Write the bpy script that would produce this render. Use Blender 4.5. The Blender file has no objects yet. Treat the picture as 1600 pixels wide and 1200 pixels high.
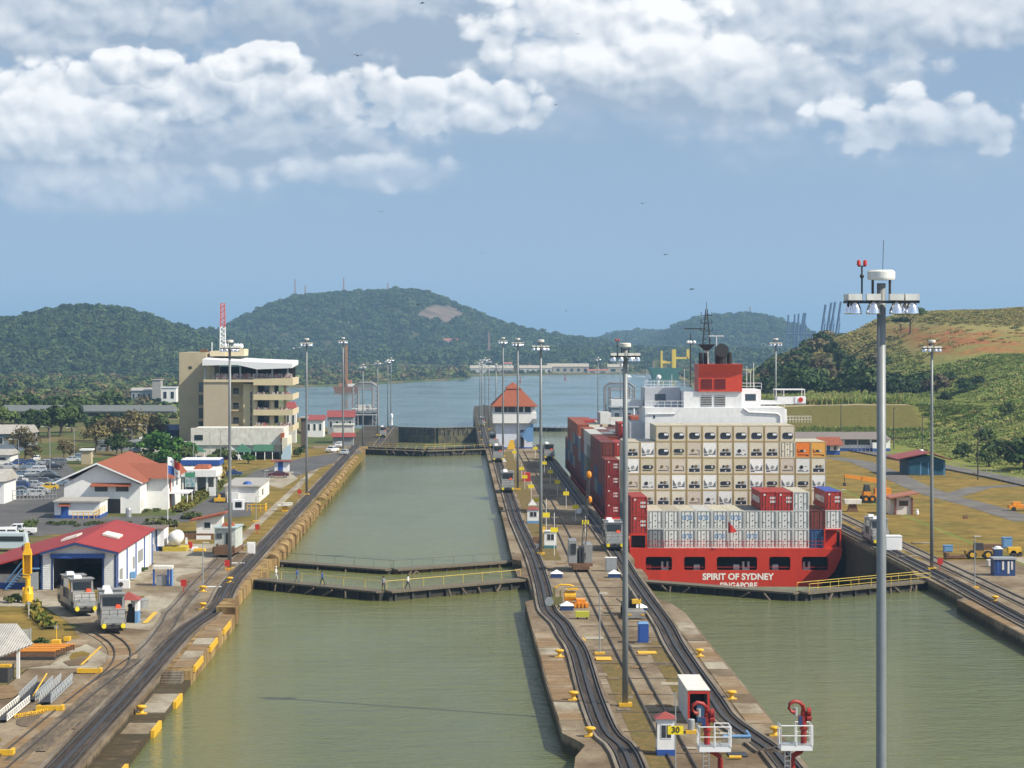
import bpy, bmesh, math, random
import numpy as np
from mathutils import Vector, Matrix
random.seed(7); rng = np.random.default_rng(7)
sc = bpy.context.scene
COL = sc.collection
R = math.radians
# ------------------------------------------------------------------ camera, light, exposure
S = 3755.0            # focal length in photo pixels (1600 wide)
VX, VY, CH = 716.0, 523.0, 31.0
cam_d = bpy.data.cameras.new('camera'); cam = bpy.data.objects.new('camera', cam_d); COL.objects.link(cam)
cam.location = (0, 0, CH); cam.rotation_euler = (R(90), 0, 0)
cam_d.sensor_width = 36; cam_d.lens = S/1600*36
cam_d.shift_x = (800-VX)/1600; cam_d.shift_y = -(600-VY)/1600
cam_d.clip_start = 1; cam_d.clip_end = 60000
sc.camera = cam
sc.view_settings.view_transform = 'Standard'; sc.view_settings.look = 'None'
sc.view_settings.gamma = 1; sc.view_settings.use_curve_mapping = False
sc.view_settings.exposure = 0.28
try:
    sc.cycles.use_denoising = True
    sc.cycles.max_bounces = 8; sc.cycles.diffuse_bounces = 2; sc.cycles.glossy_bounces = 2
    sc.cycles.transparent_max_bounces = 8; sc.cycles.volume_bounces = 0
    sc.cycles.sample_clamp_indirect = 4
except Exception: pass
SUN_EL, SUN_AZ = R(43), R(-24)       # azimuth measured from +X towards +Y (negative: towards the camera side)
sv = Vector((math.cos(SUN_EL)*math.cos(SUN_AZ), math.cos(SUN_EL)*math.sin(SUN_AZ), math.sin(SUN_EL)))
sd = bpy.data.lights.new('sun', 'SUN'); sd.energy = 5.0; sd.angle = R(0.53); sd.color = (1, .92, .78)
sun = bpy.data.objects.new('sun', sd); COL.objects.link(sun); sun.rotation_euler = sv.to_track_quat('Z', 'Y').to_euler()
sun.location = (200, -100, 300)

class NT:
    """tiny shader-expression helper"""
    def __init__(s, tree): s.t = tree
    def n(s, kind, **kw):
        nd = s.t.nodes.new(kind)
        for k, v in kw.items(): setattr(nd, k, v)
        return nd
    def put(s, sock, v):
        if isinstance(v, bpy.types.NodeSocket): s.t.links.new(v, sock)
        elif v is not None: sock.default_value = v
    def m(s, op, a, b=None, c=None, clamp=False):
        nd = s.n('ShaderNodeMath', operation=op); nd.use_clamp = clamp
        s.put(nd.inputs[0], a)
        if b is not None: s.put(nd.inputs[1], b)
        if c is not None: s.put(nd.inputs[2], c)
        return nd.outputs[0]
    def comb(s, x, y, z=0.0):
        nd = s.n('ShaderNodeCombineXYZ'); s.put(nd.inputs[0], x); s.put(nd.inputs[1], y); s.put(nd.inputs[2], z); return nd.outputs[0]
    def sep(s, v):
        nd = s.n('ShaderNodeSeparateXYZ'); s.put(nd.inputs[0], v); return nd.outputs
    def noise(s, vec, scale, detail=4, rough=.55, dist=0.0):
        nd = s.n('ShaderNodeTexNoise'); s.put(nd.inputs['Vector'], vec)
        nd.inputs['Scale'].default_value = scale; nd.inputs['Detail'].default_value = detail
        nd.inputs['Roughness'].default_value = rough; nd.inputs['Distortion'].default_value = dist
        return nd.outputs['Fac']
    def mapr(s, v, a, b, c=0.0, d=1.0, smooth=False):
        nd = s.n('ShaderNodeMapRange'); nd.clamp = True
        if smooth: nd.interpolation_type = 'SMOOTHSTEP'
        s.put(nd.inputs[0], v)
        for i, q in enumerate((a, b, c, d)): s.put(nd.inputs[i+1], q)
        return nd.outputs[0]
    def mix(s, f, a, b):
        nd = s.n('ShaderNodeMix', data_type='RGBA'); s.put(nd.inputs[0], f)
        for k, v in ((6, a), (7, b)):
            if isinstance(v, (tuple, list)): nd.inputs[k].default_value = (*v[:3], 1)
            else: s.put(nd.inputs[k], v)
        return nd.outputs[2]
    def scl(s, vec, sx, sy, sz):
        nd = s.n('ShaderNodeVectorMath', operation='MULTIPLY'); s.put(nd.inputs[0], vec); nd.inputs[1].default_value = (sx, sy, sz); return nd.outputs[0]

# ------------------------------------------------------------------ sky with clouds
w = bpy.data.worlds.new('World'); sc.world = w; w.use_nodes = True
wt = w.node_tree; wt.nodes.clear(); q = NT(wt)
sky = q.n('ShaderNodeTexSky'); sky.sky_type = 'NISHITA'; sky.sun_disc = False
sky.sun_elevation = SUN_EL; sky.sun_rotation = R(90)-SUN_AZ
sky.air_density = 1.0; sky.dust_density = 0.6; sky.ozone_density = 2.2; sky.altitude = 30
tc = q.n('ShaderNodeTexCoord')
dx, dy, dz = q.sep(tc.outputs['Generated'])
az = q.m('ARCTAN2', dx, dy); el = q.m('ARCSINE', dz)
U = q.m('MULTIPLY', az, S/100); V = q.m('MULTIPLY', el, S/100)     # hundreds of photo pixels from the canal axis / horizon
# billow fields shared by every cloud (a puffed-up field and the same field a step towards the sun)
def puff(du, dv):
    vec = q.comb(q.m('ADD', U, du), q.m('MULTIPLY', q.m('ADD', V, dv), 1.25), 2.2)
    nd = q.n('ShaderNodeVectorMath', operation='ADD'); wn = q.n('ShaderNodeTexNoise'); q.put(wn.inputs['Vector'], vec); wn.inputs['Scale'].default_value = 1.1; wn.inputs['Detail'].default_value = 4
    mv = q.n('ShaderNodeVectorMath', operation='MULTIPLY_ADD'); q.put(mv.inputs[0], wn.outputs['Color']); mv.inputs[1].default_value = (.55,.55,.55); q.put(mv.inputs[2], vec)
    outs = []
    for sc_v in (1.5, 3.6):
        vo = q.n('ShaderNodeTexVoronoi', feature='F1'); vo.inputs['Scale'].default_value = sc_v; q.put(vo.inputs['Vector'], mv.outputs[0]); outs.append(vo.outputs['Distance'])
    return q.m('SUBTRACT', 1.0, q.m('ADD', q.m('MULTIPLY', outs[0], .95), q.m('MULTIPLY', outs[1], .36)))
P0, P1 = puff(0, 0), puff(.10, .16)
N1 = q.noise(q.comb(q.m('MULTIPLY', U, .6), V, 5.1), .55, 8, .6)
relief = q.m('MULTIPLY', q.m('SUBTRACT', P0, P1), .85)
ccol = None; cover = None
# the cloud banks that stood over the canal that day, far ones first: x, y, half width, half height, opacity, lightness, billow, softness
CL_ = [(60,30,450,110,.95,.42,.8,.6),(620,50,340,135,.97,.10,.6,.6),(150,260,440,95,.6,.36,.5,1.1),(1000,190,420,60,.45,.45,.6,.9),(1130,140,340,80,.92,.26,.7,.6),(1330,40,370,75,.97,.40,.7,.45),(905,45,200,85,.98,.78,1.1,.35),(1010,105,300,42,.85,.58,.9,.6),
       (1190,245,230,60,.40,.50,.9,1.2),(1450,205,180,62,.85,.62,1.2,.4),(1500,265,200,50,.35,.45,.8,1.2),(700,170,170,48,.92,.55,1.2,.35),(300,235,360,62,.92,.10,.6,.6),(300,155,330,68,.97,.55,1.1,.4),(400,100,62,40,.85,.66,1.5,.35),(210,112,70,34,.8,.62,1.5,.35),
       (570,275,170,34,.55,.55,1.0,.7),(200,308,360,52,.50,.50,.9,1.1),(60,215,220,60,.85,.48,1.0,.5)]
for (bx, by, rx, ry, op, li, bil, soft) in CL_:
    ex = q.m('DIVIDE', q.m('SUBTRACT', U, (bx-VX)/100), rx/100); ey = q.m('DIVIDE', q.m('SUBTRACT', V, (VY-by)/100), ry/100)
    eyl = q.m('MAXIMUM', q.m('MULTIPLY', ey, -1.35), ey)          # flatter underneath
    d_ = q.m('SUBTRACT', 1.0, q.m('ADD', q.m('MULTIPLY', ex, ex), q.m('MULTIPLY', eyl, eyl)))
    d_ = q.m('ADD', d_, q.m('ADD', q.m('MULTIPLY', q.m('SUBTRACT', P0, .37), 1.3*bil), q.m('MULTIPLY', q.m('SUBTRACT', N1, .5), 2.6)))
    al = q.m('MULTIPLY', q.mapr(d_, -.28, -.28+soft*1.25, 0, 1, True), op)
    sh = q.m('ADD', q.m('ADD', li, q.m('MULTIPLY', relief, bil)), q.m('MULTIPLY', ey, .50)); sh = q.m('ADD', sh, q.m('MULTIPLY', q.m('SUBTRACT', N1, .5), 1.3)); sh = q.m('SUBTRACT', sh, .06)
    cc_ = q.mix(q.mapr(sh, 0, 1, 0, 1), (.34, .43, .55), (.98, .985, .99))
    ccol = cc_ if ccol is None else q.mix(al, ccol, cc_)
    cover = al if cover is None else q.m('SUBTRACT', 1.0, q.m('MULTIPLY', q.m('SUBTRACT', 1.0, cover), q.m('SUBTRACT', 1.0, al)))
# fair weather cumulus over the rest of the sky
gen = q.m('MULTIPLY', q.mapr(q.m('ADD', q.noise(q.comb(q.m('MULTIPLY', U, .5), V, 8), .3, 8, .6), q.m('MULTIPLY', P0, .1)), .52, .64, 0, .9, True), q.m('MAXIMUM', q.mapr(V, 5.6, 7.5), q.m('MULTIPLY', q.mapr(q.m('ABSOLUTE', U), 9.5, 13), q.mapr(V, 1.0, 2.5))))
gcol = q.mix(q.mapr(q.m('ADD', .55, relief), 0, 1), (.40, .48, .58), (.95, .96, .97))
ccol = q.mix(gen, ccol, gcol); cover = q.m('MAXIMUM', cover, gen)
ccol = q.mix(q.mapr(V, .8, 4.0, .30, 0), ccol, (.46, .62, .80))
sx3 = q.comb(dx, dy, q.m('ADD', q.m('MULTIPLY', q.m('MAXIMUM', dz, 0.0), .80), .24))
nrm = q.n('ShaderNodeVectorMath', operation='NORMALIZE'); q.put(nrm.inputs[0], sx3); wt.links.new(nrm.outputs[0], sky.inputs[0])
bg1 = q.n('ShaderNodeBackground'); wt.links.new(sky.outputs[0], bg1.inputs[0]); bg1.inputs[1].default_value = 0.135
hsv = q.n('ShaderNodeHueSaturation'); hsv.inputs['Saturation'].default_value = .86; hsv.inputs['Value'].default_value = 1
tn_ = q.n('ShaderNodeMix', data_type='RGBA', blend_type='MULTIPLY'); tn_.inputs[0].default_value = 1; wt.links.new(sky.outputs[0], tn_.inputs[6]); tn_.inputs[7].default_value = (1.06, 1.02, .93, 1); wt.links.new(tn_.outputs[2], hsv.inputs['Color']); wt.links.new(hsv.outputs[0], bg1.inputs[0])
bg2 = q.n('ShaderNodeBackground'); wt.links.new(ccol, bg2.inputs[0]); bg2.inputs[1].default_value = 0.90
mx = q.n('ShaderNodeMixShader'); wt.links.new(q.m('MULTIPLY', cover, q.mapr(V, -.5, .6)), mx.inputs[0]); wt.links.new(bg1.outputs[0], mx.inputs[1]); wt.links.new(bg2.outputs[0], mx.inputs[2])
wo = q.n('ShaderNodeOutputWorld'); wt.links.new(mx.outputs[0], wo.inputs[0])

# ------------------------------------------------------------------ helpers
def G(px, py, z=0.0):
    """world X, Y of the point of the level z seen at photo pixel px, py"""
    D = S*(CH-z)/(py-VY); return ((px-VX)*D/S, D)
def Xp(px, D): return (px-VX)*D/S
def Zp(py, D): return CH-(py-VY)*D/S
def lerp(a, b, t): return a+(b-a)*t
def interp(pts, x): return float(np.interp(x, [p[0] for p in pts], [p[1] for p in pts]))

_M = {}
def mat(name, col, rough=.8, var=.12, sc_=1.0, bump=0.0, metal=0.0, col2=None, cov=.5, spec=.5, dirt=0.0, dcol=(.10,.07,.04), stretch=(1,1,1), wave=None, world=False, rnd=0.0, slime=False, hard=.12):
    if name in _M: return _M[name]
    m = bpy.data.materials.new(name); m.use_nodes = True; t = m.node_tree; k = NT(t)
    b = t.nodes['Principled BSDF']; b.inputs['Roughness'].default_value = rough; b.inputs['Metallic'].default_value = metal
    b.inputs['Specular IOR Level'].default_value = spec
    if world: vec = k.n('ShaderNodeNewGeometry').outputs['Position']
    else: vec = k.n('ShaderNodeTexCoord').outputs['Object']
    vs = k.scl(vec, *stretch) if stretch != (1,1,1) else vec
    c = (*col, 1) if len(col) == 3 else col
    nz = k.noise(vs, sc_, 6, .6)
    if col2: cc = k.mix(k.mapr(nz, cov-hard, cov+hard, 0, 1, True), col, col2)
    else: cc = k.mix(0.0, col, col)
    if var:
        nv = k.noise(vs, sc_*4.3, 5, .65)
        f = k.mapr(nv, .25, .75, 1-var*1.6, 1+var*1.6)
        h = k.n('ShaderNodeHueSaturation'); k.put(h.inputs['Color'], cc); k.put(h.inputs['Value'], f); cc = h.outputs[0]
    if rnd:
        oi = k.n('ShaderNodeObjectInfo'); h = k.n('ShaderNodeHueSaturation'); k.put(h.inputs['Color'], cc)
        k.put(h.inputs['Value'], k.mapr(oi.outputs['Random'], 0, 1, 1-rnd, 1+rnd)); 
        r2 = k.m('FRACT', k.m('MULTIPLY', oi.outputs['Random'], 17.3)); k.put(h.inputs['Hue'], k.mapr(r2, 0, 1, .5-rnd*.07, .5+rnd*.045)); cc = h.outputs[0]
    if dirt:
        nd = k.noise(k.scl(vec, 1.0, 1.0, .25), 1.7, 8, .7)
        cc = k.mix(k.m('MULTIPLY', k.mapr(nd, .50, .72), dirt), cc, dcol)
    if slime:
        zz_ = k.m('ADD', k.sep(vec)[2], k.m('MULTIPLY', k.noise(k.scl(vec,1,1,.2), .9, 5), .9))
        cc = k.mix(k.m('MULTIPLY', k.mapr(zz_, -.35, .0, 1, 0), .8), cc, (.028,.026,.014))
    t.links.new(cc, b.inputs['Base Color'])
    hgt = None
    if bump: hgt = k.noise(vs, sc_*9, 6, .65)
    if wave:
        axis, wsc, dep = wave
        wv = k.n('ShaderNodeTexWave'); wv.wave_type = 'BANDS'; wv.bands_direction = axis; wv.inputs['Scale'].default_value = wsc; k.put(wv.inputs['Vector'], vec)
        hgt = k.m('MULTIPLY', wv.outputs['Fac'], dep) if hgt is None else k.m('ADD', hgt, k.m('MULTIPLY', wv.outputs['Fac'], dep)); bump = bump or 1.0
    if hgt is not None:
        bn = k.n('ShaderNodeBump'); bn.inputs['Strength'].default_value = min(1, bump); bn.inputs['Distance'].default_value = .12; k.put(bn.inputs['Height'], hgt)
        t.links.new(bn.outputs[0], b.inputs['Normal'])
    _M[name] = m; return m

class MB:
    def __init__(s): s.v = []; s.f = []
    def add(s, vs, fs):
        o = len(s.v); s.v += [tuple(v) for v in vs]; s.f += [tuple(o+i for i in f) for f in fs]; return s
    def box(s, x0, x1, y0, y1, z0, z1):
        return s.add([(x0,y0,z0),(x1,y0,z0),(x1,y1,z0),(x0,y1,z0),(x0,y0,z1),(x1,y0,z1),(x1,y1,z1),(x0,y1,z1)],
                     [(0,3,2,1),(4,5,6,7),(0,1,5,4),(1,2,6,5),(2,3,7,6),(3,0,4,7)])
    def taper(s, x0, x1, y0, y1, z0, z1, ix0=0, ix1=0, iy0=0, iy1=0):
        return s.add([(x0,y0,z0),(x1,y0,z0),(x1,y1,z0),(x0,y1,z0),(x0+ix0,y0+iy0,z1),(x1-ix1,y0+iy0,z1),(x1-ix1,y1-iy1,z1),(x0+ix0,y1-iy1,z1)],
                     [(0,3,2,1),(4,5,6,7),(0,1,5,4),(1,2,6,5),(2,3,7,6),(3,0,4,7)])
    def prism(s, poly, z0, z1):
        n = len(poly); a = sum(poly[i][0]*poly[(i+1)%n][1]-poly[(i+1)%n][0]*poly[i][1] for i in range(n))
        if a < 0: poly = poly[::-1]
        vs = [(x,y,z0) for x,y in poly]+[(x,y,z1) for x,y in poly]
        return s.add(vs, [tuple(range(n-1,-1,-1)), tuple(range(n,2*n))]+[(i,(i+1)%n,n+(i+1)%n,n+i) for i in range(n)])
    def extr(s, prof, axis, a0, a1):
        """profile [(u,z)] extruded along axis 'x' or 'y'"""
        n = len(prof)
        if axis == 'x': vs = [(a0,u,z) for u,z in prof]+[(a1,u,z) for u,z in prof]
        else: vs = [(u,a0,z) for u,z in prof]+[(u,a1,z) for u,z in prof]
        return s.add(vs, [tuple(range(n)), tuple(range(2*n-1,n-1,-1))]+[(i,n+i,n+(i+1)%n,(i+1)%n) for i in range(n)])
    def bar(s, p, q_, r=.05, r1=None, n=6):
        p = Vector(p); q_ = Vector(q_); d = q_-p
        if d.length < 1e-6: return s
        r1 = r if r1 is None else r1; d.normalize()
        a = d.orthogonal().normalized(); b = d.cross(a); ph = math.pi/n
        vs = [p+(a*math.cos(2*math.pi*i/n+ph)+b*math.sin(2*math.pi*i/n+ph))*r for i in range(n)]+[q_+(a*math.cos(2*math.pi*i/n+ph)+b*math.sin(2*math.pi*i/n+ph))*r1 for i in range(n)]
        return s.add(vs, [tuple(range(n-1,-1,-1)), tuple(range(n,2*n))]+[(i,(i+1)%n,n+(i+1)%n,n+i) for i in range(n)])
    def tube(s, pts, r=.1, n=8):
        pts = [Vector(p) for p in pts]; rings = []
        for i, p in enumerate(pts):
            d = (pts[min(i+1,len(pts)-1)]-pts[max(i-1,0)]).normalized()
            a = Vector((0,0,1)) if abs(d.z) < .9 else Vector((0,1,0))
            u = d.cross(a).normalized(); v = d.cross(u)
            rr = r[i] if isinstance(r, (list,tuple)) else r
            rings.append([p+(u*math.cos(2*math.pi*j/n)+v*math.sin(2*math.pi*j/n))*rr for j in range(n)])
        vs = [c for ring in rings for c in ring]; L = len(pts)
        return s.add(vs, [(i*n+j,i*n+(j+1)%n,(i+1)*n+(j+1)%n,(i+1)*n+j) for i in range(L-1) for j in range(n)]+[tuple(range(n-1,-1,-1)), tuple(range((L-1)*n,L*n))])
    def lathe(s, prof, cx=0, cy=0, n=12, z=0):
        """prof [(r,z)] revolved about the vertical through cx, cy"""
        L = len(prof); vs = [(cx+r*math.cos(2*math.pi*j/n), cy+r*math.sin(2*math.pi*j/n), z+h) for r,h in prof for j in range(n)]
        return s.add(vs, [(i*n+j,i*n+(j+1)%n,(i+1)*n+(j+1)%n,(i+1)*n+j) for i in range(L-1) for j in range(n)]+[tuple(range(n-1,-1,-1)), tuple(range((L-1)*n,L*n))])
    def hcyl(s, c, r, L, axis='x', n=14):
        c = Vector(c); d = Vector((L/2,0,0)) if axis == 'x' else Vector((0,L/2,0)); return s.bar(c-d, c+d, r, n=n)
    def quad(s, *p): return s.add(p, [tuple(range(len(p)))])
    def strip(s, pts, w, z, w2=None):
        """flat ribbon along a path of (x, y)"""
        L = len(pts); vs = []
        for i, p in enumerate(pts):
            a = Vector(pts[max(0,i-1)]); b = Vector(pts[min(L-1,i+1)]); d = (b-a).normalized(); nn = Vector((-d.y, d.x))
            ww = w/2
            vs += [(p[0]+nn.x*ww, p[1]+nn.y*ww, z), (p[0]-nn.x*ww, p[1]-nn.y*ww, z)]
        return s.add(vs, [(2*i+1,2*i+3,2*i+2,2*i) for i in range(L-1)])
    def ribbon(s, pts, w, z0, z1, off=0.0):
        """solid ribbon (a rail) along a path, offset sideways"""
        L = len(pts); vs = []
        for i, p in enumerate(pts):
            a = Vector(pts[max(0,i-1)][:2]); b = Vector(pts[min(L-1,i+1)][:2]); d = (b-a).normalized(); nn = Vector((-d.y, d.x))
            zz = p[2] if len(p) > 2 else 0
            for o, z in ((off+w/2,z0),(off-w/2,z0),(off-w/2,z1),(off+w/2,z1)): vs.append((p[0]+nn.x*o, p[1]+nn.y*o, z+zz))
        fs = [(0,1,2,3), tuple((L-1)*4+i for i in (3,2,1,0))]
        for i in range(L-1):
            for j in range(4): fs.append((4*i+j, 4*(i+1)+j, 4*(i+1)+(j+1)%4, 4*i+(j+1)%4))
        return s.add(vs, fs)
    def sphere(s, c, r, n=10, m=6, sz=1.0):
        prof = [(max(.001,r*math.sin(math.pi*i/m)), -r*sz*math.cos(math.pi*i/m)) for i in range(m+1)]
        return s.lathe(prof, c[0], c[1], n, c[2])
    def mesh(s, name, m):
        me = bpy.data.meshes.new(name); me.from_pydata(s.v, [], s.f); me.validate(); me.update()
        if m: me.materials.append(m)
        return me
    def build(s, name, m, parent=None, loc=None, smooth=False, label=None, kind=None, bevel=0):
        me = s.mesh(name, m)
        bm = bmesh.new(); bm.from_mesh(me); bmesh.ops.recalc_face_normals(bm, faces=bm.faces)
        bm.to_mesh(me); bm.free()
        if smooth: me.polygons.foreach_set('use_smooth', [True]*len(me.polygons))
        o = bpy.data.objects.new(name, me); COL.objects.link(o)
        if parent: o.parent = parent
        if loc: o.location = loc
        if label: o['label'] = label
        if kind: o['kind'] = kind
        return o

def tag(o, label=None, cat=None, group=None, kind=None):
    if label: o['label'] = label
    if cat: o['category'] = cat
    if group: o['group'] = group
    if kind: o['kind'] = kind
    return o
def T(name, label, cat, x=0, y=0, z=0, rz=0, group=None):
    o = bpy.data.objects.new(name, None); COL.objects.link(o); o.empty_display_size = .3
    o.location = (x, y, z); o.rotation_euler = (0, 0, rz); return tag(o, label, cat, group)
def dup(o, loc=None, rz=None, label=None, group=None, scale=None):
    c = o.copy(); COL.objects.link(c)
    if loc is not None: c.location = loc
    if rz is not None: c.rotation_euler = (0, 0, rz)
    if scale: c.scale = scale if isinstance(scale, tuple) else (scale,)*3
    if label: c['label'] = label
    if group: c['group'] = group
    for ch in o.children:
        d = ch.copy(); COL.objects.link(d); d.parent = c
        for g_ in ch.children:
            e = g_.copy(); COL.objects.link(e); e.parent = d
    return c
def struct(name, mb, m, **k): 
    o = mb.build(name, m, kind='structure', **k); return o
def text_mesh(name, body, size, m, parent, loc, rot, ext=.01, bold=.0, sx=1.0):
    cu = bpy.data.curves.new(name, 'FONT'); cu.body = body; cu.size = size; cu.extrude = ext; cu.offset = bold; cu.align_x = 'CENTER'; cu.align_y = 'CENTER'; cu.resolution_u = 3
    to = bpy.data.objects.new('tmp', cu); COL.objects.link(to); dg = bpy.context.evaluated_depsgraph_get(); dg.update()
    me = bpy.data.meshes.new_from_object(to.evaluated_get(dg)); me.name = name; bpy.data.objects.remove(to)
    me.materials.clear(); me.materials.append(m)
    o = bpy.data.objects.new(name, me); COL.objects.link(o); o.parent = parent; o.location = loc; o.rotation_euler = rot; o.scale = (sx, 1, 1); return o
ORD = ['first','second','third','fourth','fifth','sixth','seventh','eighth','ninth','tenth','eleventh','twelfth','thirteenth','fourteenth','fifteenth','sixteenth']

# ------------------------------------------------------------------ materials
conc = mat('concrete', (.27,.215,.145), .9, .16, .10, .5, col2=(.135,.095,.055), cov=.50, world=True, slime=True, dirt=.75, dcol=(.07,.05,.032), stretch=(1,.5,1), spec=.2)
conc_lt = mat('pale_concrete', (.36,.325,.25), .9, .15, .12, .4, col2=(.19,.145,.09), cov=.52, world=True, dirt=.6, stretch=(1,.5,1), spec=.2)
conc_br = mat('stained_concrete', (.22,.145,.075), .9, .22, .16, .5, col2=(.33,.27,.19), cov=.58, world=True, dirt=.55, dcol=(.07,.05,.03), stretch=(.6,1.1,1), spec=.2, slime=True)
conc_face = mat('wall_face_concrete', (.36,.25,.11), .95, .25, .35, .7, col2=(.16,.10,.045), cov=.50, world=True, dirt=.7, dcol=(.06,.045,.03), stretch=(1,1,.3), spec=.1)
oily = mat('oily_track_bed', (.042,.033,.027), .85, .35, .25, .4, col2=(.085,.065,.048), cov=.56, world=True, stretch=(3,.25,1), spec=.25)
curbm = mat('grey_kerb_concrete', (.22,.19,.15), .9, .2, .2, .4, col2=(.13,.10,.07), world=True, stretch=(3,.3,1), spec=.2)
rail_m = mat('worn_rail_steel', (.10,.085,.075), .45, .2, .5, metal=.6)
rust = mat('rusty_steel', (.16,.085,.045), .85, .3, .8, .3, dirt=.4)
grass_dry = mat('dry_lawn', (.225,.150,.038), .95, .34, .06, .9, dirt=.45, dcol=(.12,.10,.03), col2=(.145,.12,.03), cov=.54, hard=.2, world=True, spec=.1)
grass_grn = mat('green_lawn', (.075,.105,.025), .95, .25, .12, .8, col2=(.15,.135,.045), cov=.55, world=True, spec=.1)
turf = mat('worn_turf', (.20,.13,.05), .95, .3, .9, .8, col2=(.10,.10,.03), cov=.52, world=True, spec=.1, dirt=.6, dcol=(.22,.18,.12), hard=.2)
asph = mat('asphalt', (.085,.085,.088), .9, .12, .1, .3, col2=(.11,.105,.10), world=True, spec=.25)
asph_lt = mat('worn_asphalt', (.16,.15,.135), .9, .15, .1, .3, col2=(.12,.11,.10), world=True, spec=.25)
yellow = mat('yellow_paint', (.72,.42,.02), .55, .12, 1.2, dirt=.35)
yellow2 = mat('bright_yellow_paint', (.85,.68,.02), .5, .08, 1.2)
white = mat('white_paint', (.78,.78,.76), .6, .05, .4, dirt=.12, dcol=(.35,.3,.22))
white_cl = mat('clean_white_paint', (.80,.81,.82), .5, .03, .4)
offw = mat('weathered_white_wall', (.66,.64,.58), .8, .12, .25, dirt=.5, dcol=(.25,.22,.17))
blue = mat('blue_paint', (.025,.085,.33), .5, .08, .6)
blue_dk = mat('dark_blue_paint', (.018,.05,.16), .55, .08, .6)
blue_lt = mat('light_blue_paint', (.13,.28,.50), .6, .08, .6)
teal = mat('teal_blue_siding', (.018,.11,.19), .6, .1, .5, wave=('X',3.0,.6))
redr = mat('red_sheet_roof', (.36,.03,.025), .55, .10, .25, wave=('Y',1.6,.5), dirt=.15)
redr_x = mat('red_sheet_roof_far', (.27,.055,.045), .6, .10, .25)
tile = mat('terracotta_roof', (.36,.10,.045), .8, .14, .5, wave=('X',1.7,.8), dirt=.22, dcol=(.2,.06,.03))
dark = mat('dark_opening', (.008,.008,.009), .5, 0, 1)
glass = mat('tinted_glass', (.025,.035,.045), .08, 0, 1, spec=1.0)
steel = mat('galvanised_steel', (.36,.38,.385), .5, .07, .5, metal=.35)
steel_dk = mat('dark_steel', (.05,.05,.052), .6, .15, .6, metal=.3)
silver = mat('brushed_silver_body', (.35,.345,.325), .42, .10, .7, metal=.45, dirt=.35, dcol=(.12,.09,.06))
reflector = mat('polished_reflector', (.85,.87,.92), .12, 0, 1, metal=1.0)
redp = mat('red_paint', (.48,.03,.02), .5, .1, .8)
orange = mat('orange_paint', (.75,.27,.015), .5, .1, .8, dirt=.2)
cream = mat('cream_wall', (.58,.50,.33), .85, .05, .08, dirt=.12)
tanw = mat('tan_wall', (.45,.38,.25), .85, .06, .08, dirt=.1)
black = mat('black_paint', (.012,.012,.013), .6, 0, 1)
rubber = mat('black_rubber', (.02,.02,.02), .85, 0, 1)
wood = mat('weathered_timber', (.13,.10,.075), .9, .25, .6, .4)
grn_roof = mat('green_canopy', (.03,.12,.075), .7, .1, .5)
zinc = mat('zinc_roof', (.42,.40,.36), .6, .12, .15, wave=('X',1.5,.4), dirt=.3)
# ================================================================== SETTING
WZ = -1.4; LWZ = -9.3; LOW = -7.8; SEA = -17.0
def water_mat(name, col, col2, bump=.5, sx=1.0, rough=.10):
    m = bpy.data.materials.new(name); m.use_nodes = True; t = m.node_tree; k = NT(t); b = t.nodes['Principled BSDF']
    pos = k.n('ShaderNodeNewGeometry').outputs['Position']
    n0 = k.noise(k.scl(pos, .012, .004, 1), 1.0, 5, .6)
    t.links.new(k.mix(k.mapr(n0, .35, .65), col, col2), b.inputs['Base Color'])
    k.put(b.inputs['Roughness'], k.mapr(k.noise(k.scl(pos,.02,.009,1),1.0,4), .38, .62, rough*.6, rough*1.7)); b.inputs['IOR'].default_value = 1.33; b.inputs['Specular IOR Level'].default_value = .35
    h1 = k.noise(k.scl(pos, 1.1*sx, 2.1*sx, 1), 1.0, 4, .6, .4); h2 = k.noise(k.scl(pos, .10*sx, .22*sx, 1), 1.0, 5, .6)
    h3 = k.noise(k.scl(pos, .35*sx, .8*sx, 1), 1.0, 5, .6)
    h = k.m('ADD', k.m('ADD', k.m('MULTIPLY', h1, .34), k.m('MULTIPLY', h2, .9)), k.m('MULTIPLY', h3, .5))
    bn = k.n('ShaderNodeBump'); bn.inputs['Strength'].default_value = bump; bn.inputs['Distance'].default_value = .55; k.put(bn.inputs['Height'], h)
    t.links.new(bn.outputs[0], b.inputs['Normal']); return m
wat_near = water_mat('murky_green_water', (.148,.154,.042), (.118,.134,.052), .95)
wat_far = water_mat('grey_green_sea_water', (.050,.100,.088), (.062,.118,.105), .35, .25, .16)
def flat(name, x0, x1, y0, y1, z, m, kind='structure'):
    b = MB().quad((x0,y0,z),(x1,y0,z),(x1,y1,z),(x0,y1,z)); return b.build(name, m, kind=kind)
flat('lock_water', -27.5, 9.6, 30, 666, WZ, wat_near)
flat('lock_water', 22.8, 61, 30, 309, WZ, wat_near)
flat('lock_water', 22.8, 61, 309, 1006, LWZ, wat_near)
flat('lock_water', -27.5, 9, 667, 1006, -14.0, wat_near)
# open water to the horizon, in front of and beyond the low ground
MB().quad((-45,1003,SEA),(75,1003,SEA),(3000,3000,SEA),(14000,26000,SEA),(-14000,26000,SEA),(-3000,3000,SEA),(-400,1200,SEA)).build('sea', wat_far, kind='structure')

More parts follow.
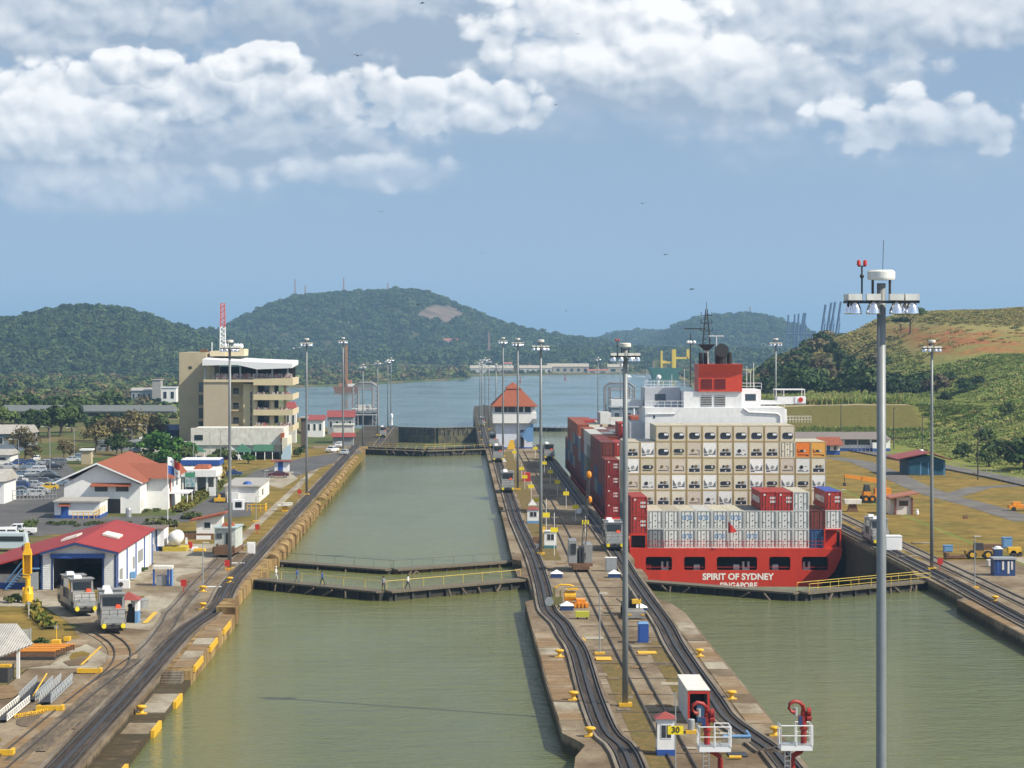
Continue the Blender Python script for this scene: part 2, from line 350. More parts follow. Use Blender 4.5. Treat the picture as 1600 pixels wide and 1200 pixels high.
# ---- lock walls
cw_left = [(8.3,55),(8.3,172),(8.6,176.5),(9.6,181.5),(9.0,184),(8.1,187),(7.85,215),(7.75,279),(8.9,281.5),(8.9,306),(7.6,308.5),(7.5,318),(8.6,319),(8.6,330),(7.5,331.5),(7.5,424),(8.0,425),(8.0,432),(7.4,433),(7.4,668)]
cw_right = [(24.3,668),(24.3,331),(23.3,330),(23.3,319),(24.3,318),(24.3,308),(23.5,306),(23.5,282),(24.6,277),(25.3,268),(25.3,200),(25.1,186),(25.1,55)]
struct('lock_wall', MB().prism(cw_left+cw_right, -20, 0), conc)
struct('lock_wall', MB().prism([(7.4,668.01),(7.4,1180),(8.4,1300),(14,1330),(20,1300),(24.3,1180),(24.3,668.01)], -20, LOW), conc)
rb_left = [(58.3,55),(58.3,281),(59.6,283),(59.6,307),(58.9,309),(59.9,319),(59.9,668)]
struct('lock_wall', MB().prism(rb_left+[(76,668),(76,55)], -20, 0), conc)
struct('lock_wall', MB().prism([(59.9,668.01),(59.9,1012),(62,1040),(76,1040),(76,668.01)], -20, LOW), conc)
# left bank: a low coping nearest, with steps up to the track level
lb_edge = [(-24.7,55),(-24.7,266),(-25.2,272),(-26.2,275),(-26.2,306),(-25.1,309),(-25.1,319),(-26.0,320),(-26.0,330),(-25.1,331.5),(-25.1,440),(-26.3,441.5),(-26.3,447),(-25.1,448.5),(-25.1,668)]
struct('lock_wall', MB().prism([(-27.25,55),(-27.25,244),(-27.0,252),(-26.9,262),(-26.9,664)]+[(-27.1,668),(-40,668),(-40,55)], -20, 0), conc)
struct('lock_wall', MB().prism([(-24.7,55),(-24.7,222),(-27.24,222),(-27.24,55)], -20, -.9), conc_br)
struct('lock_wall', MB().prism([(-24.7,222.01),(-24.7,244),(-24.7,266),(-25.3,272),(-26.2,275),(-26.2,306),(-25.1,309),(-25.1,319),(-26.0,320),(-26.0,330),(-25.1,331.5),(-25.1,440),(-26.3,441.5),(-26.3,447),(-25.1,448.5),(-25.1,668),(-26.89,668),(-26.89,262),(-26.99,252),(-27.24,244),(-27.24,222.01)], -20, -.03), conc_face)
struct('lock_wall', MB().prism([(-25.1,668.01),(-25.1,1010),(-27,1025),(-40,1025),(-40,668.01)], -20, LOW), conc)
# chamber floors seal the pits
flat('lock_floor', -40, 76, 55, 1010, -19.5, conc_face)
# steps up from the low coping
st = T('concrete_steps', 'short flight of dark concrete steps climbing from the low coping to the tow track', 'steps', -26.2, 221.5, -.9)
for i in range(5):
    MB().box(-1.0, .9, -2.3+i*.45, -2.3+(i+1)*.45-.02, 0, .18*(i+1)).build('step', curbm, st)
# coping slabs with open joints on the near walls
def slabs(name, x0, x1, y0, y1, step, z, m, gap=.06):
    y = y0; first = None; n = 0
    while y < y1 and n < 60:
        L = min(step*random.uniform(.93,1.07), y1-y)
        dzz = random.uniform(.02,.05)
        MB().taper(x0, x1, y+gap, y+L-gap, z, z+dzz, .03, .03, .03, .03).build('coping_slab', random.choice([conc_br, conc_br, conc_lt, conc]), name); y += L; n += 1
cs = T('coping_paving', 'stained concrete coping slabs along the left edge of the centre wall', 'paving', 9, 186, 0)
def slabs2(root, x0f, x1f, y0, y1, step, mats, z=0.0):
    y = y0
    while y < y1-.5:
        L = min(step*random.uniform(.9,1.1), y1-y); g_ = .07; ya, yb = y+g_, y+L-g_; h = random.uniform(.03,.07)
        P = [(x0f(ya),ya),(x1f(ya),ya),(x1f(yb),yb),(x0f(yb),yb)]
        MB().prism(P, z-.3, z+h).build('slab', random.choice(mats), root, loc=(-root.location.x,-root.location.y,-root.location.z)); y += L
slabs2(cs, lambda y: interp([(188,8.15),(215,7.95),(279,7.85)], y), lambda y: interp([(188,10.15),(240,10.0),(252,9.2),(262,8.7),(279,8.3)], y), 188, 250, 5.2, [conc_br, conc_br, conc_lt])
cs2 = T('coping_paving', 'brown and pale coping slabs on the ship side of the centre wall', 'paving', 24, 186, 0)
slabs2(cs2, lambda y: interp([(150,24.3),(176,24.2),(186,23.0),(250,23.2)], y), lambda y: 25.05, 150, 262, 5.2, [conc_br, conc_br, conc_lt, conc])
cs3 = T('coping_paving', 'low coping slabs beside the water along the near left bank', 'paving', -26, 150, -.9)
slabs2(cs3, lambda y: -27.0, lambda y: -24.78, 130, 219, 5.6, [conc_br, conc_br, conc_lt], -.9)
cs4 = T('coping_paving', 'raised coping slabs left of the water between steps and gate', 'paving', -26, 250, 0)
slabs2(cs4, lambda y: -26.7, lambda y: -24.85, 224, 266, 5.4, [conc_br, conc_lt, conc_br], -.03)
cs5 = T('coping_paving', 'coping slabs along the right bank by the near chamber', 'paving', 59, 150, 0)
slabs2(cs5, lambda y: 58.4, lambda y: 60.2, 170, 280, 6.0, [conc_br, conc, conc_br], 0)
# timber and yellow fender pieces on the left wall
fg = 'yellow fender boards on the left lock wall'
for i, (a, b_, wh) in enumerate([(160,168,'nearest the bottom edge of the view'),(171,178,'second from the bottom edge'),(193,198,'level with the yellow bitt on the low coping'),(208,213,'just below the concrete steps')]):
    o = MB().box(-.14, .14, 0, b_-a, -1.1, .12).build('fender_board', yellow, loc=(-24.56, a, -.9)); tag(o, 'yellow fender board on the left wall, '+wh, 'fender', fg)
for i, (a, b_, wh) in enumerate([(224,236,'right above the concrete steps'),(238,250,'in the middle of the raised coping'),(252,264,'next to the rounded pier cap')]):
    tag(MB().box(-.1, .1, 0, (b_-a)*.6, -.45, .12).build('fender_board', yellow, loc=(-24.6, a, 0)), 'long yellow edge board on the left wall, '+wh, 'fender', fg)
for i in range(14):
    y_ = 168+i*9.7; struct('paving_joint', MB().box(12.9,20.4,y_,y_+.09,.002,.092), curbm)
# curved concrete fender blocks on the left wall beyond the gates
fb = MB(); prof = []
for i in range(7):
    t = i/6*math.pi/2; prof.append((-1.05+1.25*math.sin(t), .55*math.cos(t)-.05))
prof = [(-1.05,-1.3)]+prof+[(.2,-1.3)]
def fender(y, L, lab):
    ph = random.uniform(-.1,.1); mb = MB(); n = 4
    for s_ in range(n):
        a, b_ = s_*L/n, (s_+1)*L/n-.12; gsc = 1.0-.10*s_
        mb.extr([((u+1.05)*gsc-1.05, z*(.8+.2*gsc)) for u,z in prof], 'y', a, b_)
    o = mb.build('fender_block', conc_face, loc=(-25.1, y, 0.02)); tag(o, lab, 'fender', 'rounded ochre fender blocks along the left chamber wall'); return o
n = 0
for (y0, y1, wh) in [(333,438,'in the near row'),(451,600,'in the far row')]:
    y = y0; i = 0
    while y < y1:
        L = 9.2 if y0 < 400 else 12.0
        if i == 0: ps = 'first'
        fender(y, L-.25, f'ochre rounded concrete fender, {ORD[min(i,15)]} from the gate end {wh}'); y += L; i += 1
o = MB().prism([(-26.9,267),(-24.7,266.5),(-24.55,268),(-24.8,272),(-25.6,275.5),(-26.9,275.5)], -1.2, .75).build('gate_pier_cap', conc_face); tag(o, 'rounded ochre concrete pier cap at the left end of the near gate', 'pier')
# green stepped lower wall of the drained chamber
struct('chamber_sill', MB().box(-25.1,7.4,655,668,-20,-2.6), conc_face)

# ---- ground of both banks
def hf(name, xs, ys, fz, m, kind='structure', smooth=True):
    X, Y = np.meshgrid(xs, ys); nx, ny = len(xs), len(ys)
    vs = [(X[j,i], Y[j,i], fz(X[j,i], Y[j,i])) for j in range(ny) for i in range(nx)]
    fs = [(j*nx+i, j*nx+i+1, (j+1)*nx+i+1, (j+1)*nx+i) for j in range(ny-1) for i in range(nx-1)]
    me = bpy.data.meshes.new(name); me.from_pydata(vs, [], fs); me.update(); me.materials.append(m)
    if smooth: me.polygons.foreach_set('use_smooth', [True]*len(me.polygons))
    o = bpy.data.objects.new(name, me); COL.objects.link(o); o['kind'] = kind; return o
def ss(a, b, x): t = max(0, min(1, (x-a)/(b-a))); return t*t*(3-2*t)
from mathutils import noise as mn
def nz(x, y, s): return mn.noise(Vector((x*s, y*s, 1.3)))
SHORE = [(668,-30),(1030,-34),(1080,-70),(1315,-90),(1850,-126),(2190,-155)]
def zl(x, y):
    h = 0.0
    near = LOW*ss(664, 690, y)*ss(-75, -55, x)          # low level beside the lower lock
    far = -11*ss(800, 1300, y)
    h = min(near, far) if y > 664 else 0
    if y > 1028: h = min(h, -9); sx = interp([(p[0],p[1]) for p in SHORE], y); h = lerp(h, -19, ss(sx-28, sx+6, x))
    if y > 1500: h += -4*ss(1500,1640,y)*0 - 8*(ss(1640,1665,y)-ss(1760,1790,y))*ss(-270,-320,x)
    if y > 720: h += nz(x, y, .02)*1.2
    if x < -40 and y > 660: h += 0
    return h
land_m = mat('bank_ground', (.16,.125,.055), .95, .2, .03, .5, col2=(.075,.10,.03), cov=.48, world=True, spec=.1)
hf('ground', [-1500,-1000,-700,-500,-400]+list(range(-330,-76,15))+list(range(-75,-39,3))+[-39.9], [40,200,400,600,664,668,672,676,681,686,692,705,720,740,780]+list(range(820,1030,30))+[1029], zl, land_m)
hf('ground', [-1500,-1000,-700,-500,-400]+list(range(-330,0,12)), list(range(1029,2215,20)), zl, land_m)
# right bank
HX = [(60,-17),(95,-12),(130,4),(160,19),(180,30),(195,37),(210,41),(260,43),(400,44),(900,46)]
def zr(x, y):
    sl = 24*ss(127, 215, x)*ss(250, 420, y)
    if y < 560: sl *= .6+.4*ss(300,560,y)
    sl *= 1-.30*ss(700, 900, y)
    dam = 9.0*ss(702, 742, y)*ss(66, 78, x) if y > 695 else 0
    z = max(sl, dam)
    if y > 800:
        hz = interp(HX, x*min(1, 1120/y)); z = lerp(z, hz, ss(820, 1120, y))
        z = lerp(z, -13, ss(1230, 1650, y))
    edge = interp([(668,72),(1040,78),(1100,96),(1300,118),(2300,205),(3100,250)], y)
    if y > 1020: z = lerp(-19, z, ss(edge-8, edge+60, x))
    if z > .5: z += nz(x, y, .03)*1.1+nz(x, y, .09)*.5
    if x > 215 and 650 < y < 1100: z += 0
    return z
def slope_mat():
    m = bpy.data.materials.new('hill_ground'); m.use_nodes = True; t = m.node_tree; k = NT(t); b = t.nodes['Principled BSDF']; b.inputs['Roughness'].default_value = .95; b.inputs['Specular IOR Level'].default_value = .1
    pos = k.n('ShaderNodeNewGeometry').outputs['Position']; x, y, z = k.sep(pos)
    n1_ = k.noise(pos, .05, 6, .6); n2_ = k.noise(pos, .35, 6, .7)
    gcol = k.mix(k.mapr(n1_, .40, .60), (.15,.18,.035), (.27,.24,.07)); gcol = k.mix(k.mapr(n2_, .3, .7, 0, .6), gcol, (.11,.15,.03))
    dry = k.mix(k.mapr(n2_, .3, .7), (.30,.24,.09), (.20,.19,.06))
    c = k.mix(k.mapr(y, 890, 1010), gcol, dry)
    # laterite cut and dirt road on the hill
    zz = k.m('ADD', z, k.m('MULTIPLY', k.m('SUBTRACT', n1_, .5), 14))
    lv = k.m('ADD', zz, k.m('MULTIPLY', k.m('SUBTRACT', x, 200), .075))
    red = k.m('MULTIPLY', k.mapr(lv, 23, 25, 0, 1), k.mapr(lv, 33, 35, 1, 0))
    red = k.m('MULTIPLY', k.m('MULTIPLY', red, k.mapr(n1_, .38, .50, .12, 1)), k.m('MULTIPLY', k.mapr(x, 186, 196), k.mapr(y, 900, 960)))
    rc = k.mix(k.mapr(n2_, .35, .65), (.36,.15,.05), (.20,.08,.03))
    c = k.mix(red, c, rc)
    # mown embankment face is plain olive
    dm = k.m('MULTIPLY', k.mapr(y, 712, 716), k.m('MULTIPLY', k.mapr(y, 744, 746, 1, 0), k.mapr(x, 138, 142, 1, 0)))
    c = k.mix(dm, c, k.mix(k.mapr(n2_, .3, .7), (.115,.105,.028), (.14,.12,.036)))
    cr = k.m('MULTIPLY', k.mapr(y, 744, 745), k.m('MULTIPLY', k.mapr(y, 752, 753, 1, 0), k.mapr(x, 142, 146, 1, 0)))
    c = k.mix(cr, c, (.33,.27,.16))
    t.links.new(c, b.inputs['Base Color'])
    bn = k.n('ShaderNodeBump'); bn.inputs['Strength'].default_value = .8; bn.inputs['Distance'].default_value = .6; k.put(bn.inputs['Height'], n2_); t.links.new(bn.outputs[0], b.inputs['Normal']); return m
hillg = slope_mat()
hf('ground', [76,80,95,110,120]+list(range(124,300,6))+[320,360,420,520,700,1000,1500], [40,150,230,280,320]+list(range(340,1000,12))+[1000,1011], zr, hillg)
hf('ground', [60,66]+list(range(72,300,6))+[320,360,420,520,700,1000,1500], list(range(1011,1500,14))+list(range(1500,3150,50)), zr, hillg)
# far land beyond the water
far_poly = [(-155,2190),(-117,2253),(-49,2435),(8,2612),(16,2770),(102,2861),(223,2954),(420,2990),(900,3000),(3000,3000),(9000,9000),(-9000,9000),(-3000,2190)]
struct('far_shore_ground', MB().prism(far_poly, -18, -15.4), land_m)

HILLS_ = []
def hill_z(px, D):
    best = -99
    for (prof, D0, half, base, back) in HILLS_:
        v = (D-D0)/(half*(1 if D < D0 else back))
        if abs(v) < 1 and prof[0][0] < px < prof[-1][0]: best = max(best, base+(Zp(interp(prof,px),D0)-base)*math.cos(v*math.pi/2)**1.15)
    return best
def hill(name, prof, D, half, base, m, back=1.6, amp=3.0, ns=.012, nxs=150, nys=34):
    px0, px1 = prof[0][0], prof[-1][0]; vs = []; HILLS_.append((prof, D, half, base, back));
    for j in range(nys+1):
        v = j/nys*2-1
        for i in range(nxs+1):
            u = px0+(px1-px0)*i/nxs; y = D+v*half*(1 if v < 0 else back); x = Xp(u, D)*(1+.12*v*half/D)
            r = Zp(interp(prof, u), D); f = math.cos(v*math.pi/2)**1.15 if abs(v) < 1 else 0
            z = base+(r-base)*f + (mn.fractal(Vector((x*ns, y*ns, 4)), 1, 2, 4)*amp*(.15+f)*(1-.85*math.exp(-((v)/.12)**2)))
            vs.append((x, y, z))
    n_ = nxs+1
    fs = [(j*n_+i, j*n_+i+1, (j+1)*n_+i+1, (j+1)*n_+i) for j in range(nys) for i in range(nxs)]
    me = bpy.data.meshes.new(name); me.from_pydata(vs, [], fs); me.update(); me.materials.append(m); me.polygons.foreach_set('use_smooth', [True]*len(me.polygons))
    o = bpy.data.objects.new(name, me); COL.objects.link(o); o['kind'] = 'structure'; return np.array(vs).reshape(nys+1, nxs+1, 3)
hillm = mat('hill_forest_floor', (.042,.058,.022), .95, .3, .02, .6, col2=(.085,.085,.035), cov=.58, world=True, spec=.05)
def cliff_mat():
    m = bpy.data.materials.new('hill_with_quarry'); m.use_nodes = True; t = m.node_tree; k = NT(t); b = t.nodes['Principled BSDF']; b.inputs['Roughness'].default_value = .95; b.inputs['Specular IOR Level'].default_value = .05
    pos = k.n('ShaderNodeNewGeometry').outputs['Position']; n1_ = k.noise(k.scl(pos,1,1,.6), .03, 6, .65); n0 = k.noise(pos, .015, 3)
    c = k.mix(k.mapr(n0, .4, .65), (.040,.055,.022), (.08,.08,.035))
    x, y, z = k.sep(pos)
    ex = k.m('DIVIDE', k.m('SUBTRACT', x, -30), 50); ez = k.m('DIVIDE', k.m('SUBTRACT', z, 68), 21)
    rr = k.m('SUBTRACT', k.m('ADD', k.m('MULTIPLY', ex, ex), k.m('MULTIPLY', ez, ez)), k.m('MULTIPLY', k.m('SUBTRACT', n1_, .5), 3.2))
    c = k.mix(k.mapr(rr, .7, 1.0, 1, 0), c, k.mix(k.mapr(n1_, .4, .62), (.19,.145,.11), (.08,.065,.05)))
    t.links.new(c, b.inputs['Base Color']); return m
H_anc = hill('hills', [(290,545),(330,536),(362,517),(392,497),(430,479),(480,467),(540,463),(600,459),(645,458),(672,463),(700,477),(740,492),(785,510),(830,524),(880,530),(920,535),(975,545)], 4700, 900, -14, cliff_mat(), amp=8)
H_lef = hill('hills', [(-260,530),(-150,512),(-60,507),(0,506),(45,504),(75,496),(105,488),(135,486),(160,490),(185,489),(215,500),(250,512),(280,524),(310,538),(360,550),(430,562),(500,572)], 3050, 700, -14, hillm, amp=7)
H_sad = hill('hills', [(250,545),(285,530),(305,524),(322,520),(340,523),(365,530),(420,545)], 3700, 400, -14, hillm, nxs=50)
H_rg1 = hill('hills', [(900,548),(930,534),(960,525),(1000,520),(1035,522),(1075,534),(1120,548)], 6600, 900, -14, hillm, nxs=60)
H_rg2 = hill('hills', [(1000,548),(1035,532),(1062,515),(1085,504),(1115,498),(1150,496),(1182,497),(1212,505),(1240,518),(1275,535),(1340,548)], 5400, 900, -14, hillm, nxs=80)
H_low = hill('hills', [(380,566),(430,556),(500,553),(600,553),(680,552),(760,552),(860,551),(960,551),(1100,553),(1250,556),(1400,560)], 3700, 420, -14, hillm, amp=2)

# ---- lawns, roads and other sheets on the banks (each a sheet a little above the one below)
def sheet(name, poly, z, m): return struct(name, MB().add([(x,y,z) for x,y in poly], [tuple(range(len(poly)))]), m)
def pxs(pts, z=0): return [G(a,b_,z) for a,b_ in pts]
sheet('lawn', [(60.2+2.4,330),(76,330),(76,660),(62.6,660)], .012, grass_dry)
sheet('lawn', [(77,282),(77,700),(104,700),(120,520),(123,420),(123,282)], .020, grass_dry)
sheet('yard', [(76.5,200),(76.5,335),(96,335),(98,200)], .030, conc_lt)
sheet('lawn', [(98,200),(96,290),(123,290),(150,200)], .034, grass_dry)
# right perimeter road
sheet('road', [(104.5,702),(99,702),(114.5,520),(118,420),(119,300),(125.5,300),(124.8,420),(121.2,520)], .045, asph_lt)
rpath = [G(1300,715),G(1345,722),G(1385,738),(G(1430,760)),G(1470,775),G(1530,790),G(1610,815)]
struct('road', MB().strip(rpath, 5.6, .05), asph_lt)
struct('road', MB().strip([G(1475,778),G(1530,762),G(1600,758),G(1700,757)], 5.0, .055), asph_lt)
# left bank sheets
sheet('lawn', [(-40,345),(-28.6,345),(-28.6,655),(-46,655),(-46,480),(-40,420)], .014, grass_dry)
sheet('footpath', [(-33.6,345),(-32.2,345),(-32.2,655),(-33.6,655)], .024, conc_lt)
sheet('lawn', pxs([(0,946),(70,950),(105,972),(130,1002),(60,1009),(-40,1012),(-200,1010),(-200,946)]), .016, grass_dry)
sheet('lawn', pxs([(40,838),(62,812),(300,812),(352,812),(340,832),(345,852),(232,850),(150,838)]), .016, grass_dry)
sheet('lawn', pxs([(270,802),(345,760),(352,768),(290,808)]), .018, grass_grn)
sheet('road', pxs([(-300,832),(-300,812),(60,812),(150,808),(270,806),(300,795),(345,767),(400,736),(470,716),(560,703),(566,706),(520,724),(470,742),(425,758),(395,783),(392,806),(300,815),(60,838)]), .030, asph)
sheet('parking_ground', pxs([(-300,812),(-300,735),(20,728),(100,720),(120,740),(150,760),(90,812)]), .034, asph)
sheet('lawn', pxs([(430,744),(470,722),(560,704),(572,712),(505,790),(440,800),(418,780)]), .020, grass_dry)
sheet('yard', pxs([(420,742),(450,736),(466,748),(440,764),(420,758)]), .032, conc_lt)
sheet('lawn', pxs([(340,745),(420,727),(470,718),(500,708),(470,700),(330,715),(300,735)]), .024, grass_dry)
sheet('yard', pxs([(-200,900),(-200,946),(70,948),(110,975),(235,985),(270,940),(300,900),(330,880),(345,850),(235,850),(225,890),(150,915),(60,920)]), .022, conc_lt)
sheet('yard', pxs([(130,1004),(60,1011),(-160,1014),(-160,1045),(150,1045),(180,1030)]), .026, conc_lt)
# yard patches of dirt and stain along the near left tracks
for i in range(26):
    x = random.uniform(-46,-31); y = random.uniform(165,330); r = random.uniform(.8,3.2)
    pts = [(x+r*random.uniform(.6,1.1)*math.cos(a)*.8, y+2.2*r*random.uniform(.6,1.1)*math.sin(a)) for a in np.linspace(0,2*math.pi,11)[:-1]]
    sheet('yard_patch', pts, .040+.0012*i, [conc_br, curbm, conc, grass_dry][i%4])
# centre wall sheets
sheet('lawn', [(13.3,150),(15.2,150),(15.2,228),(13.4,228)], .016, turf)
sheet('lawn', [(18.6,176),(20.3,176),(20.2,243),(18.7,243)], .016, turf)
sheet('lawn', [(11.4,330),(14.2,330),(14.2,640),(11.4,640)], .016, turf)
for i in range(40):
    x = random.uniform(12.6,20); y = random.uniform(165,330) if i < 24 else random.uniform(340,640); r = random.uniform(.3,.9)
    sheet('paving_patch', [(x-r*1.3,y-r*1.2),(x+r*1.3,y-r*1.4),(x+r*1.2,y+r*1.2),(x-r*1.2,y+r*1.3)], .030+.0012*i, [conc_lt, conc_br, curbm, conc_br][i%4])

# ---- tow tracks
def resample(pts, step=2.5):
    out = []
    P = [Vector((p[0],p[1],p[2] if len(p)>2 else 0)) for p in pts]
    # Catmull-Rom so the ramps curve smoothly
    for i in range(len(P)-1):
        p0, p1, p2, p3 = P[max(i-1,0)], P[i], P[i+1], P[min(i+2,len(P)-1)]
        L = (p2-p1).length; n_ = max(1, int(L/step)) if L < 60 else max(2, int(L/10))
        for j in range(n_):
            t = j/n_; a = 2*p1+(p2-p0)*t+(2*p0-5*p1+4*p2-p3)*t*t+(-p0+3*p1-3*p2+p3)*t**3; a = a*.5
            if L > 60: a = p1.lerp(p2, t)
            out.append((a.x,a.y,a.z))
    out.append(tuple(P[-1])); return out
def track(label, pts, rack=True, bed_w=2.7, bedm=None, gauge=1.52, z=.06, cat='rail track'):
    p = resample(pts); o = T('rail_track', label, cat, p[0][0], p[0][1], 0); off = (-p[0][0], -p[0][1], 0)
    def shp(w, z0, z1, of): return MB().ribbon(p, w, z0, z1, of)
    if bedm: shp(bed_w, z-.10, z, 0).build('track_bed', bedm, o, loc=off)
    for s_ in (-1, 1): shp(.10 if rack else .09, z+.002, z+.14, s_*gauge/2).build('rail', rail_m, o, loc=off)
    if rack:
        shp(.34, z+.002, z+.11, 0).build('rack_rail', steel_dk, o, loc=off)
        for s_ in (-1, 1): shp(.26, z-.10, z+.16, s_*(bed_w/2+.13)).build('kerb', curbm, o, loc=off)
    return o
track('black oily rack track curving along the left bank coping', [(-28.5,55),(-28.5,185),(-28.5,212),(-28.6,243),(-28.3,256),(-27.6,265),(-28.25+.9,275),(-28.3,300),(-28.35,340),(-28.35,500),(-28.35,640),(-28.35,668,0),(-28.35,690,-5),(-28.35,705,LOW),(-28.35,760,LOW),(-28.35,1020,LOW)], bedm=oily, bed_w=2.3)
track('black rack track along the left side of the centre wall', [(12.6,55),(12.4,160),(12.35,178),(11.9,183),(11.45,188),(11.4,207),(11.7,234),(11.3,246),(11.0,257),(10.2,267),(10.1,275),(10.4,300),(10.4,340),(9.7,400),(9.7,640),(9.7,668),(9.9,690,-5),(9.9,705,LOW),(9.9,760,LOW),(9.9,1180,LOW)], bedm=oily, bed_w=1.9)
track('black rack track along the ship side of the centre wall', [(23.7,55),(23.6,168),(23.2,178),(22.3,186),(21.5,194),(21.5,205),(21.5,225),(21.6,240),(21.9,252),(22.0,262),(22.0,273),(22.0,287),(22.1,310),(22.4,340),(22.4,420),(22.4,640),(22.4,668),(22.4,690,-5),(22.4,705,LOW),(22.4,760,LOW),(22.4,1180,LOW)], bedm=oily, bed_w=1.9)
track('black rack track at the edge of the right bank', [(62.6,55),(62.0,160),(61.2,200),(60.8,240),(61.2,280),(61.6,300),(61.6,340),(61.6,640),(61.6,668),(61.6,690,-5),(61.6,705,LOW),(61.6,760,LOW),(61.6,1010,LOW)], bedm=oily, bed_w=2.1)
track('thin return rails down the middle of the centre wall', [(16.2,55),(16.2,300),(16.2,330),(16.6,420),(16.6,560),(16.6,640)], rack=False, gauge=1.6, bedm=None)
track('rusty return rails on the right bank beside the lawn', [(69.2,120),(67.5,180),(65.6,215),(65.4,250),(65.4,330),(65.4,400),(65.4,600)], rack=False, gauge=1.52, bedm=curbm, bed_w=2.6)
track('return rails through the left bank yard past the sentry box', [(-32.6,190),(-32.3,200),(-31.9,212),(-31.0,225)]+[G(235,1012),G(262,978),G(272,958),G(284,945),G(318,905),G(350,872),G(372,850)], rack=False, gauge=1.52, bedm=curbm, bed_w=2.7, z=.048)
track('curved siding rails under the two parked silver locomotives', [G(158,990),G(180,1003),G(192,1020),G(186,1040),G(163,1062),G(118,1098),G(20,1180),G(-80,1270)], rack=False, gauge=1.52, bedm=conc_br, bed_w=2.8, z=.066)
for i, (pts_, w_) in enumerate((([G(186,1046),G(150,1080),G(95,1130),G(20,1190)],1.5),([G(215,1030),G(180,1066),G(130,1110),G(60,1175)],1.1),([G(250,1008),G(222,1040),G(190,1072),G(120,1140)],.8),([G(300,930),G(262,990),G(240,1018)],.7))):
    struct('oil_stain', MB().strip(resample(pts_), w_, .0725+.002*i), mat('oil_stained_ground', (.075,.058,.038), .9, .3, .3, .3, col2=(.16,.12,.075), cov=.5, world=True, stretch=(2,.5,1)))
# ================================================================== LOCK GATES
def rail_fence(mb, p, q_, h=1.05, step=2.4, r=.03, mid=True, lean=0.0):
    p, q_ = Vector(p), Vector(q_); L = (q_-p).length; n_ = max(1, round(L/step)); up = Vector((0,0,h))
    mb.bar(p+up, q_+up, r, n=5)
    if mid: mb.bar(p+up*.5, q_+up*.5, r*.8, n=5)
    for i in range(n_+1):
        a = p.lerp(q_, i/n_); mb.bar(a, a+up, r, n=5)
    return mb
def gate(hx, hy, mx_, my, ztop, zbot, railm, label, facem=None, fence=True, drapes=True, thick=1.7):
    """one mitre leaf from its hinge to the meeting point"""
    o = T('lock_gate', label, 'lock gate', hx, hy, 0)
    d = Vector((mx_-hx, my-hy, 0)); L = d.length; u = d.normalized(); nv = Vector((-u.y, u.x, 0))
    if nv.y > 0: nv = -nv                                   # towards the camera side
    def P(a, b_, z): v = u*a+nv*b_; return (v.x, v.y, z)
    def blk(a0, a1, b0, b1, z0, z1): return MB().add([P(a0,b0,z0),P(a1,b0,z0),P(a1,b1,z0),P(a0,b1,z0),P(a0,b0,z1),P(a1,b0,z1),P(a1,b1,z1),P(a0,b1,z1)], [(0,3,2,1),(4,5,6,7),(0,1,5,4),(1,2,6,5),(2,3,7,6),(3,0,4,7)])
    blk(.2, L-.05, -thick/2, thick/2, zbot, ztop-.25).build('leaf', facem or gate_face, o)
    blk(.1, L-.02, -thick/2-.1, thick/2+.55, ztop-.22, ztop).build('walkway', gate_deck, o)
    nb = 9
    for i in range(nb):
        a = .8+(L-1.6)*i/(nb-1)
        MB().add(blk(a-.12,a+.12,thick/2+.003,thick/2+.3,max(zbot,ztop-3.2),ztop-.23).v, [(0,3,2,1),(4,5,6,7),(0,1,5,4),(1,2,6,5),(2,3,7,6),(3,0,4,7)]).build('buttress', steel_dk, o)
    if fence:
        rail_fence(MB(), P(.3,-thick/2+.1,ztop), P(L-.3,-thick/2+.1,ztop), step=3.4, r=.035 if railm is yrail else .025, mid=False).build('railing', railm, o)
        if fence == 2: rail_fence(MB(), P(.3,thick/2+.45,ztop), P(L-.3,thick/2+.45,ztop), step=3.4, r=.035, mid=True).build('railing', railm, o)
    if drapes:
        for i in range(5):
            a = random.uniform(1, L-2); s_ = random.uniform(.3,.6)
            MB().add([P(a,thick/2+.65,ztop-.1),P(a+1.6,thick/2+.8,ztop-.9-s_),P(a+1.3,thick/2+.7,ztop-1.0-s_),P(a-.2,thick/2+.6,ztop-.35)], [(0,1,2,3)]).build('timber_fender', wood, o) if False else MB().bar(P(a,thick/2+.7,ztop-.35), P(a+random.uniform(-1.5,1.5),thick/2+.9,ztop-1.15), .14, n=5).build('timber_fender', wood, o)
    return o
gate_face = mat('gate_leaf_steel', (.022,.022,.02), .8, .3, .5, .2, dirt=.7, dcol=(.07,.06,.03))
gate_deck = mat('gate_walkway', (.13,.108,.072), .85, .25, .8, .2, dirt=.6, dcol=(.05,.04,.02))
gate_olive = mat('gate_leaf_olive', (.10,.09,.035), .9, .4, .3, .2, col2=(.03,.028,.02), cov=.5)  # olive leaf face broken by darker noise patches
yrail = mat('yellow_handrail', (.62,.45,.06), .6, .1, 2)
gate(-26.0, 308, -9.0, 293, -.2, -12, yrail, 'dark near lock gate leaf with yellow railing, left half of left chamber')
gate(8.7, 308, -8.95, 293, -.2, -12, yrail, 'near lock gate leaf with pale girder and yellow railing, beside the centre wall', gate_face)
gate(-25.9, 338, -9.0, 325.5, -.7, -12, steel_dk, 'second dark gate leaf behind the walkers, left half, thin dark railing')
gate(8.5, 338, -8.95, 325.5, -.7, -12, steel_dk, 'second rusty gate leaf with thin dark railing, next to the centre wall', mat('rusty_gate',(.11,.06,.03),.9,.3,.4,.2,dirt=.6))
gate(23.6, 307, 41.6, 293, -.35, -16, yrail, 'lock gate leaf under the red stern on the centre wall side', fence=False)
